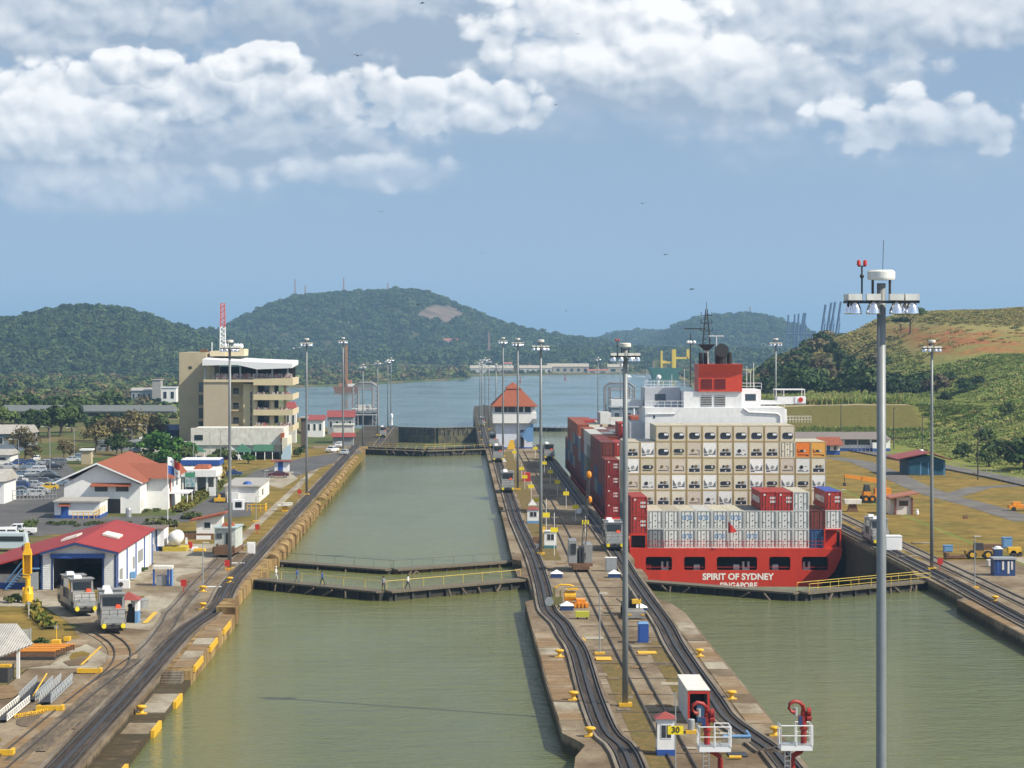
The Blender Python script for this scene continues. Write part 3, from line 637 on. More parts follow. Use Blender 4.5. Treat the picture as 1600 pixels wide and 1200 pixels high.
gate(59.5, 307, 41.65, 293, -.35, -16, yrail, 'lock gate leaf with yellow railing reaching the right bank past the red stern', fence=2)
for (y, hy) in ((640, 'upper of the two'), (663, 'lower of the two')):
    gate(-25.6, y+12, -9.0, y, .1 if y < 650 else -.4, -16, yrail if y < 650 else yrail, f'far dark gate leaf, left half of left chamber, {hy} closed pairs', fence=True)
    gate(7.8, y+12, -8.95, y, .1 if y < 650 else -.4, -16, yrail, f'far dark gate leaf meeting the centre wall, {hy} closed pairs')
wrail = mat('white_handrail', (.75,.75,.72), .6, .05, 2)
gate(-25.4, 1012, -9.0, 1000, LOW+.1, -19, steel_dk, 'tall dark olive gate leaf closing the drained lower chamber, left half', gate_olive, thick=2.4)
gate(7.6, 1012, -8.95, 1000, LOW+.1, -19, steel_dk, 'tall dark olive gate leaf closing the drained lower chamber, centre wall side', gate_olive, thick=2.4)
gate(24.0, 1012, 42, 1000, LOW+.1, -19, wrail, 'distant low gate leaf across the ship lane, beside the centre wall')
gate(60.0, 1012, 42.05, 1000, LOW+.1, -19, wrail, 'distant low gate leaf across the ship lane, hidden side past the ship')

# ================================================================== CONTAINER SHIP
DK = -2.0; SX0, SX1 = 26.4, 59.3; SC = (SX0+SX1)/2; SY = 371.0
hull_red = mat('red_hull', (.56,.032,.010), .55, .08, .10, dirt=.38, dcol=(.30,.035,.015), stretch=(1.6,1.6,.25))
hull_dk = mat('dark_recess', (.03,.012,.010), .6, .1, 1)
ship_wh = mat('ship_white', (.72,.73,.74), .5, .05, .3, dirt=.30, dcol=(.46,.38,.28))
ship = T('container_ship', 'red container ship with white bridge and red funnel, low in the right chamber', 'ship', SC, SY, 0)
hx0, hx1 = SX0-SC, SX1-SC
# stern transom as a plate cut round five mooring openings, narrowing towards the waterline
def sx(px): return Xp(px, SY)-SC
def szz(py): return Zp(py, SY)
ops = [(1009,1050),(1069,1102),(1120,1183),(1202,1235),(1253,1294)]; oz1, oz0 = szz(870), szz(891)
def edge(z, side):      # half-breadth of the transom
    return interp([(-12.0,9.0),(-9.2,10.8),(-7.6,13.2),(-5.6,15.2),(-3.4,16.25),(-2.0,16.45)], z)*side
zs = [DK, oz1+.22, oz1, oz0, oz0-.22, -5.3, -6.6, -7.6, -9.2, -12.0]
tb = MB()
def rnd_rect(x0, x1, z0, z1, r=.35, n=4):
    pts = []
    for cx, cz, a0 in ((x1-r,z1-r,0),(x0+r,z1-r,90),(x0+r,z0+r,180),(x1-r,z0+r,270)):
        for i in range(n+1): a = R(a0+90*i/n); pts.append((cx+r*math.cos(a), cz+r*math.sin(a)))
    return pts
# outline and holes filled through bmesh
bm = bmesh.new()
outl = [(edge(z,-1), z) for z in [DK,-3.4,-5.6,-7.6,-9.2,-12]]+[(edge(z,1), z) for z in [-12,-9.2,-7.6,-5.6,-3.4,DK]]
loops = [outl]+[rnd_rect(sx(a), sx(b_), oz0, oz1) for a,b_ in ops]
eds = []
for lp in loops:
    vs = [bm.verts.new((x, 0, z)) for x,z in lp]
    eds += [bm.edges.new((vs[i], vs[(i+1)%len(vs)])) for i in range(len(vs))]
bmesh.ops.triangle_fill(bm, use_beauty=True, use_dissolve=False, edges=eds)
r_ = bmesh.ops.extrude_face_region(bm, geom=bm.faces[:]); bmesh.ops.translate(bm, vec=(0,.35,0), verts=[e for e in r_['geom'] if isinstance(e, bmesh.types.BMVert)])
bmesh.ops.recalc_face_normals(bm, faces=bm.faces); me = bpy.data.meshes.new('transom'); bm.to_mesh(me); bm.free(); me.materials.append(hull_red)
tro = bpy.data.objects.new('transom', me); COL.objects.link(tro); tro.parent = ship
# hull behind it: parallel body to the bow
hb = MB(); secs = []
LH = 236
for (y, hw0, hw1, hw2) in [(.36,1,1,1),(40,1.0,1.0,1.12),(60,1,1,1.2),(150,1,1,1.2),(195,1,.96,1.0),(215,.93,.78,.6),(228,.72,.45,.3),(236,.25,.1,.06)]:
    if y < 45: prof = [(edge(DK,1),DK),(edge(-3.4,1),-3.4),(edge(-5.6,1),-5.6),(edge(-7.6,1)*hw2,-7.6),(edge(-9.2,1)*hw2,-9.2),(9*hw2,-12)]
    else: prof = [(16.45*hw0,DK),(16.45*hw0,-3.4),(16.45*hw1,-5.6),(16.45*hw1,-7.6),(16.4*hw1,-9.2),(16*hw1,-12)]
    secs.append((y, prof))
vs = []
for y, prof in secs: vs += [(-a,y,z) for a,z in prof]+[(a,y,z) for a,z in prof[::-1]]
NN = 12; fs = []
for i in range(len(secs)-1):
    for j in range(NN-1): fs.append((i*NN+j, i*NN+j+1, (i+1)*NN+j+1, (i+1)*NN+j))
    if secs[i][0] > 10: fs.append((i*NN+NN-1, i*NN, (i+1)*NN, (i+1)*NN+NN-1))
fs.append(tuple((len(secs)-1)*NN+j for j in range(NN)))
hb.add(vs, fs); hb.build('hull', hull_red, ship)
MB().box(hx0+.3, hx1-.3, .4, 40, DK-.14, DK-.01).build('main_deck', hull_red, ship)
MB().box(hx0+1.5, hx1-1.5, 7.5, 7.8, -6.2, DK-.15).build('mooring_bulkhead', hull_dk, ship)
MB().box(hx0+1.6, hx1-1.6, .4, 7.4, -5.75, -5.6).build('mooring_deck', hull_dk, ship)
for i, (px, kind) in enumerate([(1014,0),(1040,1),(1090,0),(1152,0),(1167,1),(1213,0),(1262,1)]):
    x = sx(px); z0 = -5.6+.0
    if kind:
        MB().box(x-.55,x-.25,1.2,1.8,-5.58,-4.15).box(x+.25,x+.55,1.2,1.8,-5.58,-4.15).box(x-.55,x+.55,1.25,1.75,-5.58,-5.1).build('fairlead', white, ship)
    else:
        MB().hcyl((x,1.5,-5.0), .42, .9, 'x', 12).box(x-.5,x+.5,1.1,1.9,-5.6,-5.4).build('mooring_winch', hull_red if i == 0 else white, ship)
for a,b_ in ops: 
    MB().bar((sx(a)+.05,.18,-4.9),(sx(b_)-.05,.18,-4.9),.035).build('opening_rail', redp, ship)
white_txt = mat('white_lettering', (.85,.84,.80), .6, .03, 1)
text_mesh('ship_name', 'SPIRIT OF SYDNEY', 1.36, white_txt, ship, (sx(1153), -.012, szz(901.5)), (R(90),0,0), bold=.045, sx=.98)
text_mesh('home_port', 'SINGAPORE', 1.18, white_txt, ship, (sx(1154), -.012, szz(915)), (R(90),0,0), bold=.04, sx=.92)
# stern corner structures and rail
for s_, x0, x1, zt in ((-1, hx0+.1, hx0+2.75, .12), (1, hx1-2.75, hx1-.1, .95)):
    mb = MB().box(x0,x1,.5,13,zt-.16,zt)
    for xx in (x0, x1-.22):
        for yy in (.5, 6, 12.7): mb.box(xx, xx+.22, yy, yy+.22, DK, zt-.16)
    mb.build('lashing_platform', hull_red, ship)
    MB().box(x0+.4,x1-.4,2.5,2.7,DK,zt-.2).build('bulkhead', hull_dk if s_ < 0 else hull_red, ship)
fr = MB(); rail_fence(fr, (hx0+2.9,.2,DK), (hx1-2.9,.2,DK), h=1.1, step=1.25, r=.035); fr.build('stern_railing', redp, ship)
# flagstaff with red ensign
MB().bar((sx(1148),-.1,DK),(sx(1140),-1.2,DK+4.6),.05).build('flagstaff', white, ship)
fl = MB(); 
for i in range(5):
    t = i/4; fl.v += [(sx(1136.5)+t*1.3, -1.15-.15*math.sin(t*5), DK+4.3-t*1.5), (sx(1136.5)+t*1.3, -1.15-.15*math.sin(t*5), DK+2.5+t*.1)]
fl.f = [(2*i,2*i+1,2*i+3,2*i+2) for i in range(4)]; fl.build('ensign', redp, ship)
# ---- superstructure
SD = 402.5-SY
def X4(px, D=402.5): return Xp(px, D)-SC
def Z4(py, D=402.5): return Zp(py, D)
acc = MB().box(X4(1008), X4(1226), SD, SD+14, DK, Z4(637)); acc.build('accommodation_block', ship_wh, ship)
MB().box(X4(1226)+.003, X4(1232), SD+2, SD+12, DK, Z4(640)).build('side_house', ship_wh, ship)
MB().box(X4(1069), X4(1160), SD+.8, SD+9, Z4(637), Z4(612)).build('engine_casing', ship_wh, ship)
fun = MB().box(X4(1092), X4(1160), SD+.4, SD+7.5, Z4(612)+.003, Z4(584)).add([(X4(1092),SD+.4,Z4(584)),(X4(1160),SD+.4,Z4(584)),(X4(1160),SD+7.5,Z4(584)),(X4(1092),SD+7.5,Z4(584)),(X4(1092),SD-.6,Z4(569)),(X4(1160),SD-.6,Z4(569)),(X4(1160),SD+7.5,Z4(569)),(X4(1092),SD+7.5,Z4(569))],[(4,5,6,7),(0,1,5,4),(1,2,6,5),(2,3,7,6),(3,0,4,7)])
fun = fun.build('funnel', mat('funnel_red', (.55,.05,.02), .5, .06, .3), ship)
for px0, px1 in ((1096,1113),(1117,1134)):
    for (ya, yb, root_, dm) in ((592,608,fun,hull_dk),(618.5,635,ship,dark)):
        if root_ is fun: yo = SD+.4
        else: yo = SD+.8
        MB().box(X4(px0), X4(px1), yo-.03, yo-.003, Z4(yb), Z4(ya)).build('vent_opening', dark, root_)
        nl = 5
        for i in range(nl):
            z = lerp(Z4(yb), Z4(ya), (i+.5)/nl); MB().taper(X4(px0), X4(px1), yo-.12, yo-.035, z-.045, z+.045).build('louvre', redp if root_ is fun else ship_wh, root_)
# exhausts behind the funnel top
zt = Z4(569)
def cowl(px, r, h, lab='exhaust_pipe'):
    MB().lathe([(r,0),(r,h*.8),(r*.92,h),(.01,h)], X4(px), SD+3.2, 12, zt).build(lab, black, ship, smooth=False)
cowl(1098,.35,1.9); cowl(1105.5,.35,1.9); cowl(1143,.42,1.95)
bigc = MB().tube([(X4(1129),SD+2.8,zt),(X4(1129),SD+2.8,zt+1.4),(X4(1129),SD+2.2,zt+2.1),(X4(1129),SD+1.2,zt+2.3)], [.95,1.0,1.12,1.18], 14); bigc.build('exhaust_cowl', black, ship)
# radar mast
mz = zt; mastx = X4(1109)
MB().box(mastx-.35, mastx+.35, SD+5, SD+5.7, mz-.4, mz+2.3).build('mast_stem', ship_wh, ship)
MB().taper(mastx-.4, mastx+.4, SD+4.6, SD+6.1, mz+2.3, mz+3.3, -1.0, -1.0, -.4, -.4).build('mast_platform', steel_dk, ship)
mm = MB(); z0 = mz+3.3; H = 6.0
for sx_, sy_ in ((-1,-1),(1,-1),(1,1),(-1,1)): mm.bar((mastx+.62*sx_, SD+5.35+.5*sy_, z0), (mastx+.12*sx_, SD+5.35+.12*sy_, z0+H), .07, n=5)
for i in range(7):
    t = i/7; a = lerp(.62,.12,t); z = z0+H*t
    mm.bar((mastx-a,SD+4.9,z),(mastx+a,SD+4.9,z+.75),.04,n=4).bar((mastx-a,SD+4.9,z),(mastx+a,SD+4.9,z),.045,n=4).bar((mastx-a,SD+5.8,z),(mastx+a,SD+5.8,z),.045,n=4)
for z, wd in ((z0+2.3,1.0),(z0+3.6,.9),(z0+4.9,.9)):
    mm.bar((mastx-wd,SD+5.3,z),(mastx+wd,SD+5.3,z),.06,n=5).bar((mastx-wd,SD+5.3,z),(mastx-wd,SD+5.3,z+.6),.05,n=4).bar((mastx+wd,SD+5.3,z),(mastx+wd,SD+5.3,z+.6),.05,n=4)
mm.bar((mastx,SD+5.3,z0+H),(mastx,SD+5.3,z0+H+1.2),.05,n=5); mm.build('radar_mast', steel_dk, ship, kind='stuff')
MB().box(mastx-3.8,mastx-.6,SD+4.6,SD+4.75,z0+2.55,z0+2.75).build('radar_scanner', steel_dk, ship)
MB().box(mastx+.3,mastx+2.9,SD+4.4,SD+4.55,z0+1.35,z0+1.5).bar((mastx+1.6,SD+4.5,z0-1.0),(mastx+1.6,SD+4.5,z0+1.35),.08).build('radar_scanner', ship_wh, ship)
# bridge houses either side, wings and rails
gy = SD+6
MB().box(X4(1012), X4(1068), gy, gy+9, Z4(637), Z4(607)).build('bridge_house', mat('ship_shade_grey', (.45,.47,.50), .6, .05, .4), ship)  # white ship paint greyed to carry the shadow on this set-back house
MB().box(X4(1161), X4(1196), gy, gy+9, Z4(637), Z4(610)).build('bridge_house', ship_wh, ship)
MB().box(X4(1028), X4(1045), gy-.04, gy-.004, Z4(628), Z4(617)).build('bridge_window', glass, ship)
MB().box(X4(1171), X4(1188), gy-.04, gy-.004, Z4(628), Z4(617)).build('bridge_window', glass, ship)
MB().box(hx0-.2, X4(1011), gy+3, gy+6.5, Z4(637), Z4(627)).build('bridge_wing', ship_wh, ship)
wg = MB().box(X4(1196)+.003, hx1+.2, gy+3, gy+6.5, Z4(634), Z4(628)).box(X4(1226), hx1+.2, gy+3, gy+6.4, Z4(628), Z4(622)); wg.build('bridge_wing', ship_wh, ship)
wc = MB()
for xx in (X4(1224), X4(1236), hx1): 
    wc.bar((xx,gy+3,Z4(622)),(xx,gy+3,Z4(611)),.07,n=5); wc.bar((xx,gy+6.3,Z4(622)),(xx,gy+6.3,Z4(611)),.07,n=5)
wc.box(X4(1223), hx1+.1, gy+2.9, gy+6.5, Z4(611)-.05, Z4(611)+.12); wc.build('wing_shelter', ship_wh, ship, kind='stuff')
MB().box(hx1-1.6, hx1+.22, gy+2.85, gy+2.98, Z4(632), Z4(622)).build('wing_panel', white_cl, ship)
MB().lathe([(.42,-.05),(.42,.05)], 0, 0, 14).build('lifebuoy', redp, ship, loc=(hx1-.7,gy+2.78,Z4(627))).rotation_euler = (R(90),0,0)
MB().box(X4(1007)-.003+.0-2.4, X4(1008)-.003, SD+1, SD+12, DK, Z4(660)).build('side_house', mat('ship_shade_grey', (.4,.4,.4)), ship)  # same shadow-toned grey as the left bridge house
for (a, b_, yy, zz) in ((1008,1069,SD+.15,637),(1161,1226,SD+.15,637),(1012,1090,gy+.1,607),(1162,1197,gy+.1,610)):
    rail_fence(MB(), (X4(a),yy,Z4(zz)), (X4(b_),yy,Z4(zz)), h=1.1, step=1.1, r=.04).build('railing', ship_wh, ship)
rail_fence(MB(), (X4(1227),SD+1.5,Z4(661)), (hx1,SD+1.5,Z4(661)), h=1.1, step=.5, r=.035).build('railing', ship_wh, ship)
MB().tube([(X4(1011),SD-.12,Z4(647)),(X4(1055),SD-.12,Z4(646.5)),(X4(1064),SD-.12,Z4(638))], .10, 6).build('drain_pipe', ship_wh, ship)
MB().tube([(X4(1162),SD-.12,Z4(638)),(X4(1170),SD-.12,Z4(644)),(X4(1214),SD-.12,Z4(646)),(X4(1219),SD-.12,Z4(650)),(X4(1219.5),SD-.12,Z4(668))], .16, 6).build('drain_pipe', ship_wh, ship)
MB().box(X4(1020.5),X4(1023.5),SD-.03,SD-.003,Z4(654),Z4(649)).build('porthole', glass, ship)
# masts and small domes on the monkey island
for px, h in ((1018,3.0),(1030,1.2),(1058,2.2),(1078,3.1),(1178,3.6),(1189,4.2),(1184,2.6)):
    MB().bar((X4(px),gy+4,Z4(607)),(X4(px),gy+4,Z4(607)+h),.05,n=5).build('aerial', ship_wh, ship)
MB().sphere((X4(1037),gy+4,Z4(607)+1.7),.45,10,6).bar((X4(1037),gy+4,Z4(607)),(X4(1037),gy+4,Z4(607)+1.3),.1).build('satellite_dome', white_cl, ship, smooth=True)
for px in (1085,1089,1095): MB().sphere((X4(px),gy+5,Z4(535)),.3,8,5).build('signal_lamp', white_cl, ship)
MB().bar((X4(1089),gy+5,Z4(607)),(X4(1089),gy+5,Z4(521)),.10).box(X4(1083),X4(1097),gy+4.9,gy+5.1,Z4(538),Z4(537)).build('signal_mast', steel_dk, ship)
# foredeck mast
MB().bar((0,215,DK),(0,215,13),.35,.2).build('foremast', ship_wh, ship)


# ---- containers
CW, CL, CP = 2.438, 12.19, 2.506
def ccol(name, c, dirt=.35, var=.06): return mat('container_'+name, c, .55, var, .35, dirt=dirt, dcol=tuple(.35*x+.02 for x in c), wave=('Y',3.6,.55), rnd=.06)
CC = {'white': ccol('white', (.74,.74,.70)), 'cream': ccol('cream', (.76,.71,.55)), 'beige': ccol('beige', (.62,.545,.40)), 'red': ccol('red', (.48,.035,.02)), 'brown': ccol('brown', (.20,.04,.025)),
      'dkred': ccol('dark_red', (.28,.03,.025)), 'blue': ccol('blue', (.03,.09,.22)), 'grey': ccol('grey', (.25,.27,.28)), 'green': ccol('olive', (.13,.15,.06)), 'orange': ccol('orange_brown', (.42,.10,.035)), 'bluetop': ccol('blue_roof', (.04,.10,.48), .1)}
frame_m = mat('container_corner_frame', (.46,.35,.16), .6, .15, 1, dirt=.8, dcol=(.20,.09,.025))
rods = mat('locking_rods', (.10,.10,.095), .5, .1, 1, metal=.3)
logo_blue = mat('logo_blue', (.10,.30,.62), .6, .05, 1)
def body_mesh(h, col, name='container'):
    mb = MB().box(-CW/2, CW/2, .12, CL, .04, h-.03)
    return mb
BM = {}
def get_body(h, col):
    if (h,col) not in BM:
        mb = body_mesh(h, col); me = mb.mesh('shipping_container', CC[col]); BM[(h,col)] = me
    return BM[(h,col)]
FRM = {}
def get_frame(h, key, m):
    if (h,key) not in FRM:
        mb = MB()
        for x in (-CW/2-.004, CW/2-.11+.004): mb.box(x, x+.11, -.003, .16, 0, h)
        mb.box(-CW/2+.107, CW/2-.107, 0, .15, 0, .12).box(-CW/2+.107, CW/2-.107, 0, .15, h-.10, h+.002)
        FRM[(h,key)] = mb.mesh('end_frame', m)
    return FRM[(h,key)]
PM = {}
def part(name, key, make, m, parent):
    if key not in PM: PM[key] = make().mesh(name, m)
    o = bpy.data.objects.new(name, PM[key]); COL.objects.link(o); o.parent = parent; return o
def door_mb(x0, x1, h):
    mb = MB().box(x0, x1, .06, .12, .18, h-.15)
    return mb
def rod_mb(h):
    mb = MB()
    for x in (-.92,-.42,.42,.92): mb.bar((x,.03,.15),(x,.03,h-.12),.030,n=5)
    for x in (-.92,-.42,.42,.92): mb.box(x-.02,x+.30 if x in(-.92,.42) else x+.02, .0,.03,1.05,1.12)
    for z in (.45,1.3,2.1): 
        for x in (-1.18,-.06,.06,1.12): mb.box(x-.03,x+.06,.02,.055,z,z+.12)
    return mb
def unit_parts(c, kind, h=2.591):
    U_ = {}
    face = {'A':(.60,.54,.42),'B':(.80,.80,.77),'C':(.66,.61,.49),'D':(.56,.50,.36),'E':(.58,.51,.41),'F':(.68,.68,.64),'O':(.75,.20,.02),'P':(.70,.36,.06)}[kind]
    fm = mat('unit_panel_'+kind, face, .6, .10, 1.3, dirt=.40, dcol=tuple(x*.55 for x in face), rnd=.05)
    part('unit_panel', 'up'+kind, lambda: MB().box(-1.1,1.1,.03,.13,.125,2.485), fm, c)
    def oval(x0,x1,z0,z1,y=.0,rr=.35):
        pts = rnd_rect(x0,x1,z0,z1,rr,4); return MB().add([(a,y,z) for a,z in pts]+[(a,.035,z) for a,z in pts], [tuple(range(len(pts)))]+[(i,(i+1)%len(pts),len(pts)+(i+1)%len(pts),len(pts)+i) for i in range(len(pts))])
    if kind == 'A':
        part('unit_grille','gA',lambda: oval(-.82,.86,.42,1.45), mat('unit_black',(.018,.022,.032),.5,.2,2), c)
        part('control_box','cA',lambda: MB().box(.12,.74,-.03,-.003,.98,1.30), white_cl, c); part('unit_base','bA',lambda: MB().box(-.6,.4,-.02,-.003,.55,.72), mat('unit_dark_blue',(.03,.05,.10),.5,.1,2), c)
    elif kind == 'B':
        part('service_panel','sB',lambda: MB().add([(-.95,.0,1.72),(-.38,.0,.72),(-.95,.0,.72)],[(0,1,2)]).add([(.92,.0,1.5),(.92,.0,.72),(.50,.0,.72)],[(0,1,2)]).box(-.95,-.3,-.0,.02,.34,.58), mat('unit_grey_parts',(.12,.13,.13),.6,.2,3), c)
        part('fan','fB',lambda: MB().bar((.10,.028,1.1),(.10,-.02,1.1),.28,n=12), mat('unit_mid_grey',(.30,.31,.31),.6,.2,3), c); part('drain_bar','dB',lambda: MB().box(-.2,.95,0,.02,.52,.66), mat('unit_grey_parts',(.12,.13,.13)), c)
    elif kind == 'C':
        part('condenser','cC',lambda: MB().box(-.84,.84,-.01,.028,.36,.86), mat('unit_black',(.02,.02,.02)), c)
        part('fan','fC',lambda: MB().bar((-.30,.028,1.22),(-.30,-.03,1.22),.21,n=12), mat('unit_black',(.02,.02,.02)), c); part('fan','fC2',lambda: MB().bar((.24,.028,1.22),(.24,-.03,1.22),.26,n=12), mat('unit_brown',(.16,.11,.07),.7,.1,3), c)
        part('control_box','cC2',lambda: MB().box(-.84,.84,.0,.028,.87,1.00).box(.52,.84,.0,.028,1.0,1.5), mat('unit_pale_grey',(.45,.46,.45),.6,.1,3), c); part('unit_cable','cC3',lambda: MB().box(-.06,.10,-.03,-.012,.40,.62), white_cl, c)
    elif kind == 'D':
        part('unit_grille','gD',lambda: oval(-.84,.84,.78,1.42,0,.3), mat('unit_black',(.02,.02,.02)), c)
        part('control_box','cD',lambda: MB().box(.20,.50,-.03,-.003,.95,1.34), mat('unit_pale_grey',(.45,.46,.45)), c); part('drain_bar','dD',lambda: MB().box(-.84,.55,0,.028,.52,.66), mat('unit_black',(.02,.02,.02)), c)
        part('unit_frame','fD',lambda: MB().box(-.84,.84,.008,.03,.68,.77).box(.70,.84,.008,.03,.36,.68), cream, c)
    elif kind == 'E':
        part('fan','fE',lambda: MB().bar((-.24,.028,1.18),(-.24,-.03,1.18),.25,n=12), mat('unit_olive',(.16,.12,.04),.7,.2,3), c)
        part('drain_bar','dE',lambda: MB().box(-.84,.55,0,.028,.52,.64).box(.72,.80,0,.028,.4,1.25).box(.42,.60,0,.028,1.18,1.32), mat('unit_dark_brown',(.07,.05,.04),.7,.2,3), c)
    elif kind == 'F':
        part('fan','fF',lambda: MB().bar((-.26,.028,1.1),(-.26,-.03,1.1),.30,n=14), mat('unit_black',(.02,.02,.02)), c)
        part('drain_bar','dF',lambda: MB().box(-.84,.84,0,.028,.42,.62).box(.30,.62,0,.028,1.15,1.24), mat('unit_grey_parts',(.12,.13,.13)), c)
        part('control_box','cF',lambda: MB().box(.1,.5,-.02,-.003,.44,.60), white_cl, c)
    else:
        part('control_box','cO',lambda: MB().box(-.45,.05,-.02,.028,.92,1.28).box(.5,.85,-.01,.028,.3,.5), black, c); part('fan','fO',lambda: MB().bar((.24,.028,1.1),(.24,-.02,1.1),.2,n=10), mat('unit_pale_grey',(.45,.46,.45)), c)
        part('drain_bar','dO'+kind,lambda: MB().box(-.85,.45,0,.028,.42,.58).add([(-.9,.01,1.5),(-.5,.01,.8),(-.9,.01,.8)],[(0,1,2)]), mat('unit_dark_orange',(.30,.07,.01),.7,.2,3), c)
GAPC = .02
def container(x, y, z, h, col, label, group, end='door', roof=None, logo=None, framekey='own', detail=True):
    o = bpy.data.objects.new('shipping_container', get_body(h, col)); COL.objects.link(o); o.location = (x, y, z)
    tag(o, label, 'shipping container', group)
    if not detail: return o
    fm = frame_m if end not in ('door',) else CC[col]
    f = bpy.data.objects.new('end_frame', get_frame(h, fm.name, fm)); COL.objects.link(f); f.parent = o
    if end == 'door':
        part('door', ('dl',h,col), lambda: door_mb(-CW/2+.16,-.012,h), CC[col], o); part('door', ('dr',h,col), lambda: door_mb(.012,CW/2-.16,h), CC[col], o)
        part('locking_rods', ('rods',h), lambda: rod_mb(h), rods, o)['kind'] = 'stuff'
        if col in ('red','dkred'):
            for q_ in ((.22,.60,h*.62,h*.74),(.70,1.02,h*.62,h*.74),(.22,.60,h*.42,h*.54),(.70,1.02,h*.42,h*.54)):
                part('data_plate', ('dp',)+q_, lambda: MB().box(q_[0],q_[1],.045,.058,q_[2],q_[3]), white_txt, o)
            part('data_plate', ('dp2',h), lambda: MB().box(-.75,-.5,.045,.058,h*.80,h*.9), white_txt, o)
        if logo == 'blue':
            for a in (-.78, .12):
                part('blue_logo', ('lg',a,h), lambda: MB().box(a,a+.56,.045,.058,h*.52,h*.56).box(a,a+.56,.045,.058,h*.70,h*.74).box(a,a+.12,.045,.058,h*.56,h*.70).box(a+.44,a+.56,.045,.058,h*.56,h*.70), logo_blue, o)
    elif end: unit_parts(o, end, h)
    if roof: part('roof', ('rf',h,roof), lambda: MB().box(-CW/2,CW/2,0,CL,h-.02,h+.015), CC[roof], o)
    return o
# -- stern bay
h = 2.87
def cx(i, x0=26.75): return x0+CP*(i+.5)
SB = SY+.9
tier_n = ['bottom tier','second tier','third tier']
r1 = ['white']*10; 
for i in range(1, 13):
    colr = 'white'; lg = None
    if i in (3,5,7): lg = 'blue'
    if i == 1: colr = 'grey'
    if i == 11: colr = 'blue'
    if i == 12: continue
    container(cx(i), SB, DK+.0, h, colr, f'{ {"white":"scuffed white","grey":"grey","blue":"dull blue"}[colr] } container on the stern deck, bottom tier, {ORD[i]} column from port', 'containers stacked at the stern', logo=lg)
for i in range(1, 12):
    colr = 'brown' if i == 11 else 'white'; rf = {2:'beige',5:'cream',1:'cream',3:'cream',4:'white',6:'cream',7:'grey',8:'grey',9:'grey',10:'grey',11:'brown'}[i]
    container(cx(i), SB, DK+h+.02, h, colr, f'{"rust brown" if i==11 else "dirty white ribbed"} container at the stern, second tier, {ORD[i]} column from port', 'containers stacked at the stern', roof=rf, logo='blue' if i in (3,4,5,6) else None)
for t in (0, 1): container(cx(0), SB, .14+t*(h+.02), h, 'red', f'bright red container on the port stern corner, {"upper" if t else "lower"} of the stack of two', 'containers stacked at the stern')
container(cx(12), SB, .97, h, 'white', 'white container on the starboard stern corner under the blue roofed one', 'containers stacked at the stern')
z3 = DK+2*(h+.02)
reds = [container(cx(8), SB, z3, h, 'red', 'red container with white lettering on its side, left of the pair on the third tier', 'containers stacked at the stern'),
        container(cx(9), SB, z3, h, 'red', 'red container on the third tier between its red twin and a white one', 'containers stacked at the stern'),
        container(cx(12), SB, .97+h+.02, h, 'red', 'red container with blue roof on top of the starboard stern corner', 'containers stacked at the stern', roof='bluetop')]
container(cx(10), SB, z3, h, 'white', 'white container on the third tier at the stern, right of two red ones', 'containers stacked at the stern', roof='cream')
for o in (reds[0], reds[2]):
    text_mesh('side_lettering', 'HAMBURG SÜD', 1.25, white_txt, o, (-CW/2-.02, CL/2, h/2), (R(90), 0, R(-90)), bold=.03, sx=1.05)
# -- reefer wall
RX, RY, RH = 26.85, SY+16.9, 2.60
rows = {5:'..AAAAAAAAA..', 4:'CBADEBCFCCGOP', 3:'BDEECDCDBBEFC', 2:'EFCBCBDCBDBDB', 1:'CCCCEFBCCCCCC', 0:'EDCBCDEBCDEFC', -1:'DCBEDCBCDEBDC'}
kn = {'A':'cream container with round-ended black cooling unit','B':'white container with grey triangular unit panels','C':'cream container with black condenser and two fans','D':'beige container with dark domed unit grille','E':'beige container with small round olive fan','F':'pale grey container with one black fan disc','G':'cream container with plain ribbed doors','O':'cream framed container with bright orange front','P':'cream framed container with amber yellow front'}
bcol = {'A':'cream','B':'white','C':'cream','D':'beige','E':'beige','F':'white','G':'cream','O':'cream','P':'cream'}
tn = {5:'top row',4:'row two from top',3:'row three from top',2:'row four from top',1:'row five from top'}
for t in (5,4,3,2,1):
    for i, ch in enumerate(rows[t]):
        if ch == '.': continue
        z = 5.90-RH+(t-1)*RH*1.006-.0
        container(RX+CP*(i+.5), RY, z, RH-.012, bcol[ch], f'{kn[ch]}, {tn[t]}, {ORD[i]} column', 'refrigerated containers stacked aft of the bridge', end='door' if ch == 'G' else ch)
# lower tiers of the same wall, seen only at the port side
for t in (0, -1):
    for i in (0,1,2): 
        z = 5.90-RH+(t-1)*RH*1.006
        container(RX+CP*(i+.5), RY, z, RH-.012, 'white' if t else 'grey', f'grey white container low in the refrigerated wall, {"lowest" if t else "second lowest"} tier, {ORD[i]} column', 'refrigerated containers stacked aft of the bridge', end='E')
# -- port side bays ahead of the bridge
fcols = {0:[['dkred','dkred','dkred','dkred','red'],['dkred','blue','dkred','brown','brown'],['dkred','grey','blue','dkred','dkred'],['dkred','dkred','dkred','brown','brown'],['dkred','green','green','grey','white'],['dkred','grey','grey','white','white'],['dkred','blue','blue','dkred','orange'],
      ['dkred','dkred','grey','grey','orange'],['dkred','brown','dkred','blue','orange'],['dkred','grey','brown','grey','orange'],['dkred','blue','grey','orange','orange'],['dkred','grey','blue','dkred','orange'],['brown','blue','brown','grey']]}
ky = 0; words_c = {'dkred':'dark red','blue':'navy blue','grey':'grey','green':'olive green','white':'off-white','brown':'maroon','orange':'orange red','red':'bright red','cream':'cream'}
Y0 = 433.5
heights = [4,5,5,5,5,5,5,4,5,5,5,5,3]
tops = ['red','brown','red','white','white','orange','white','cream','orange','orange','dkred','orange','brown']
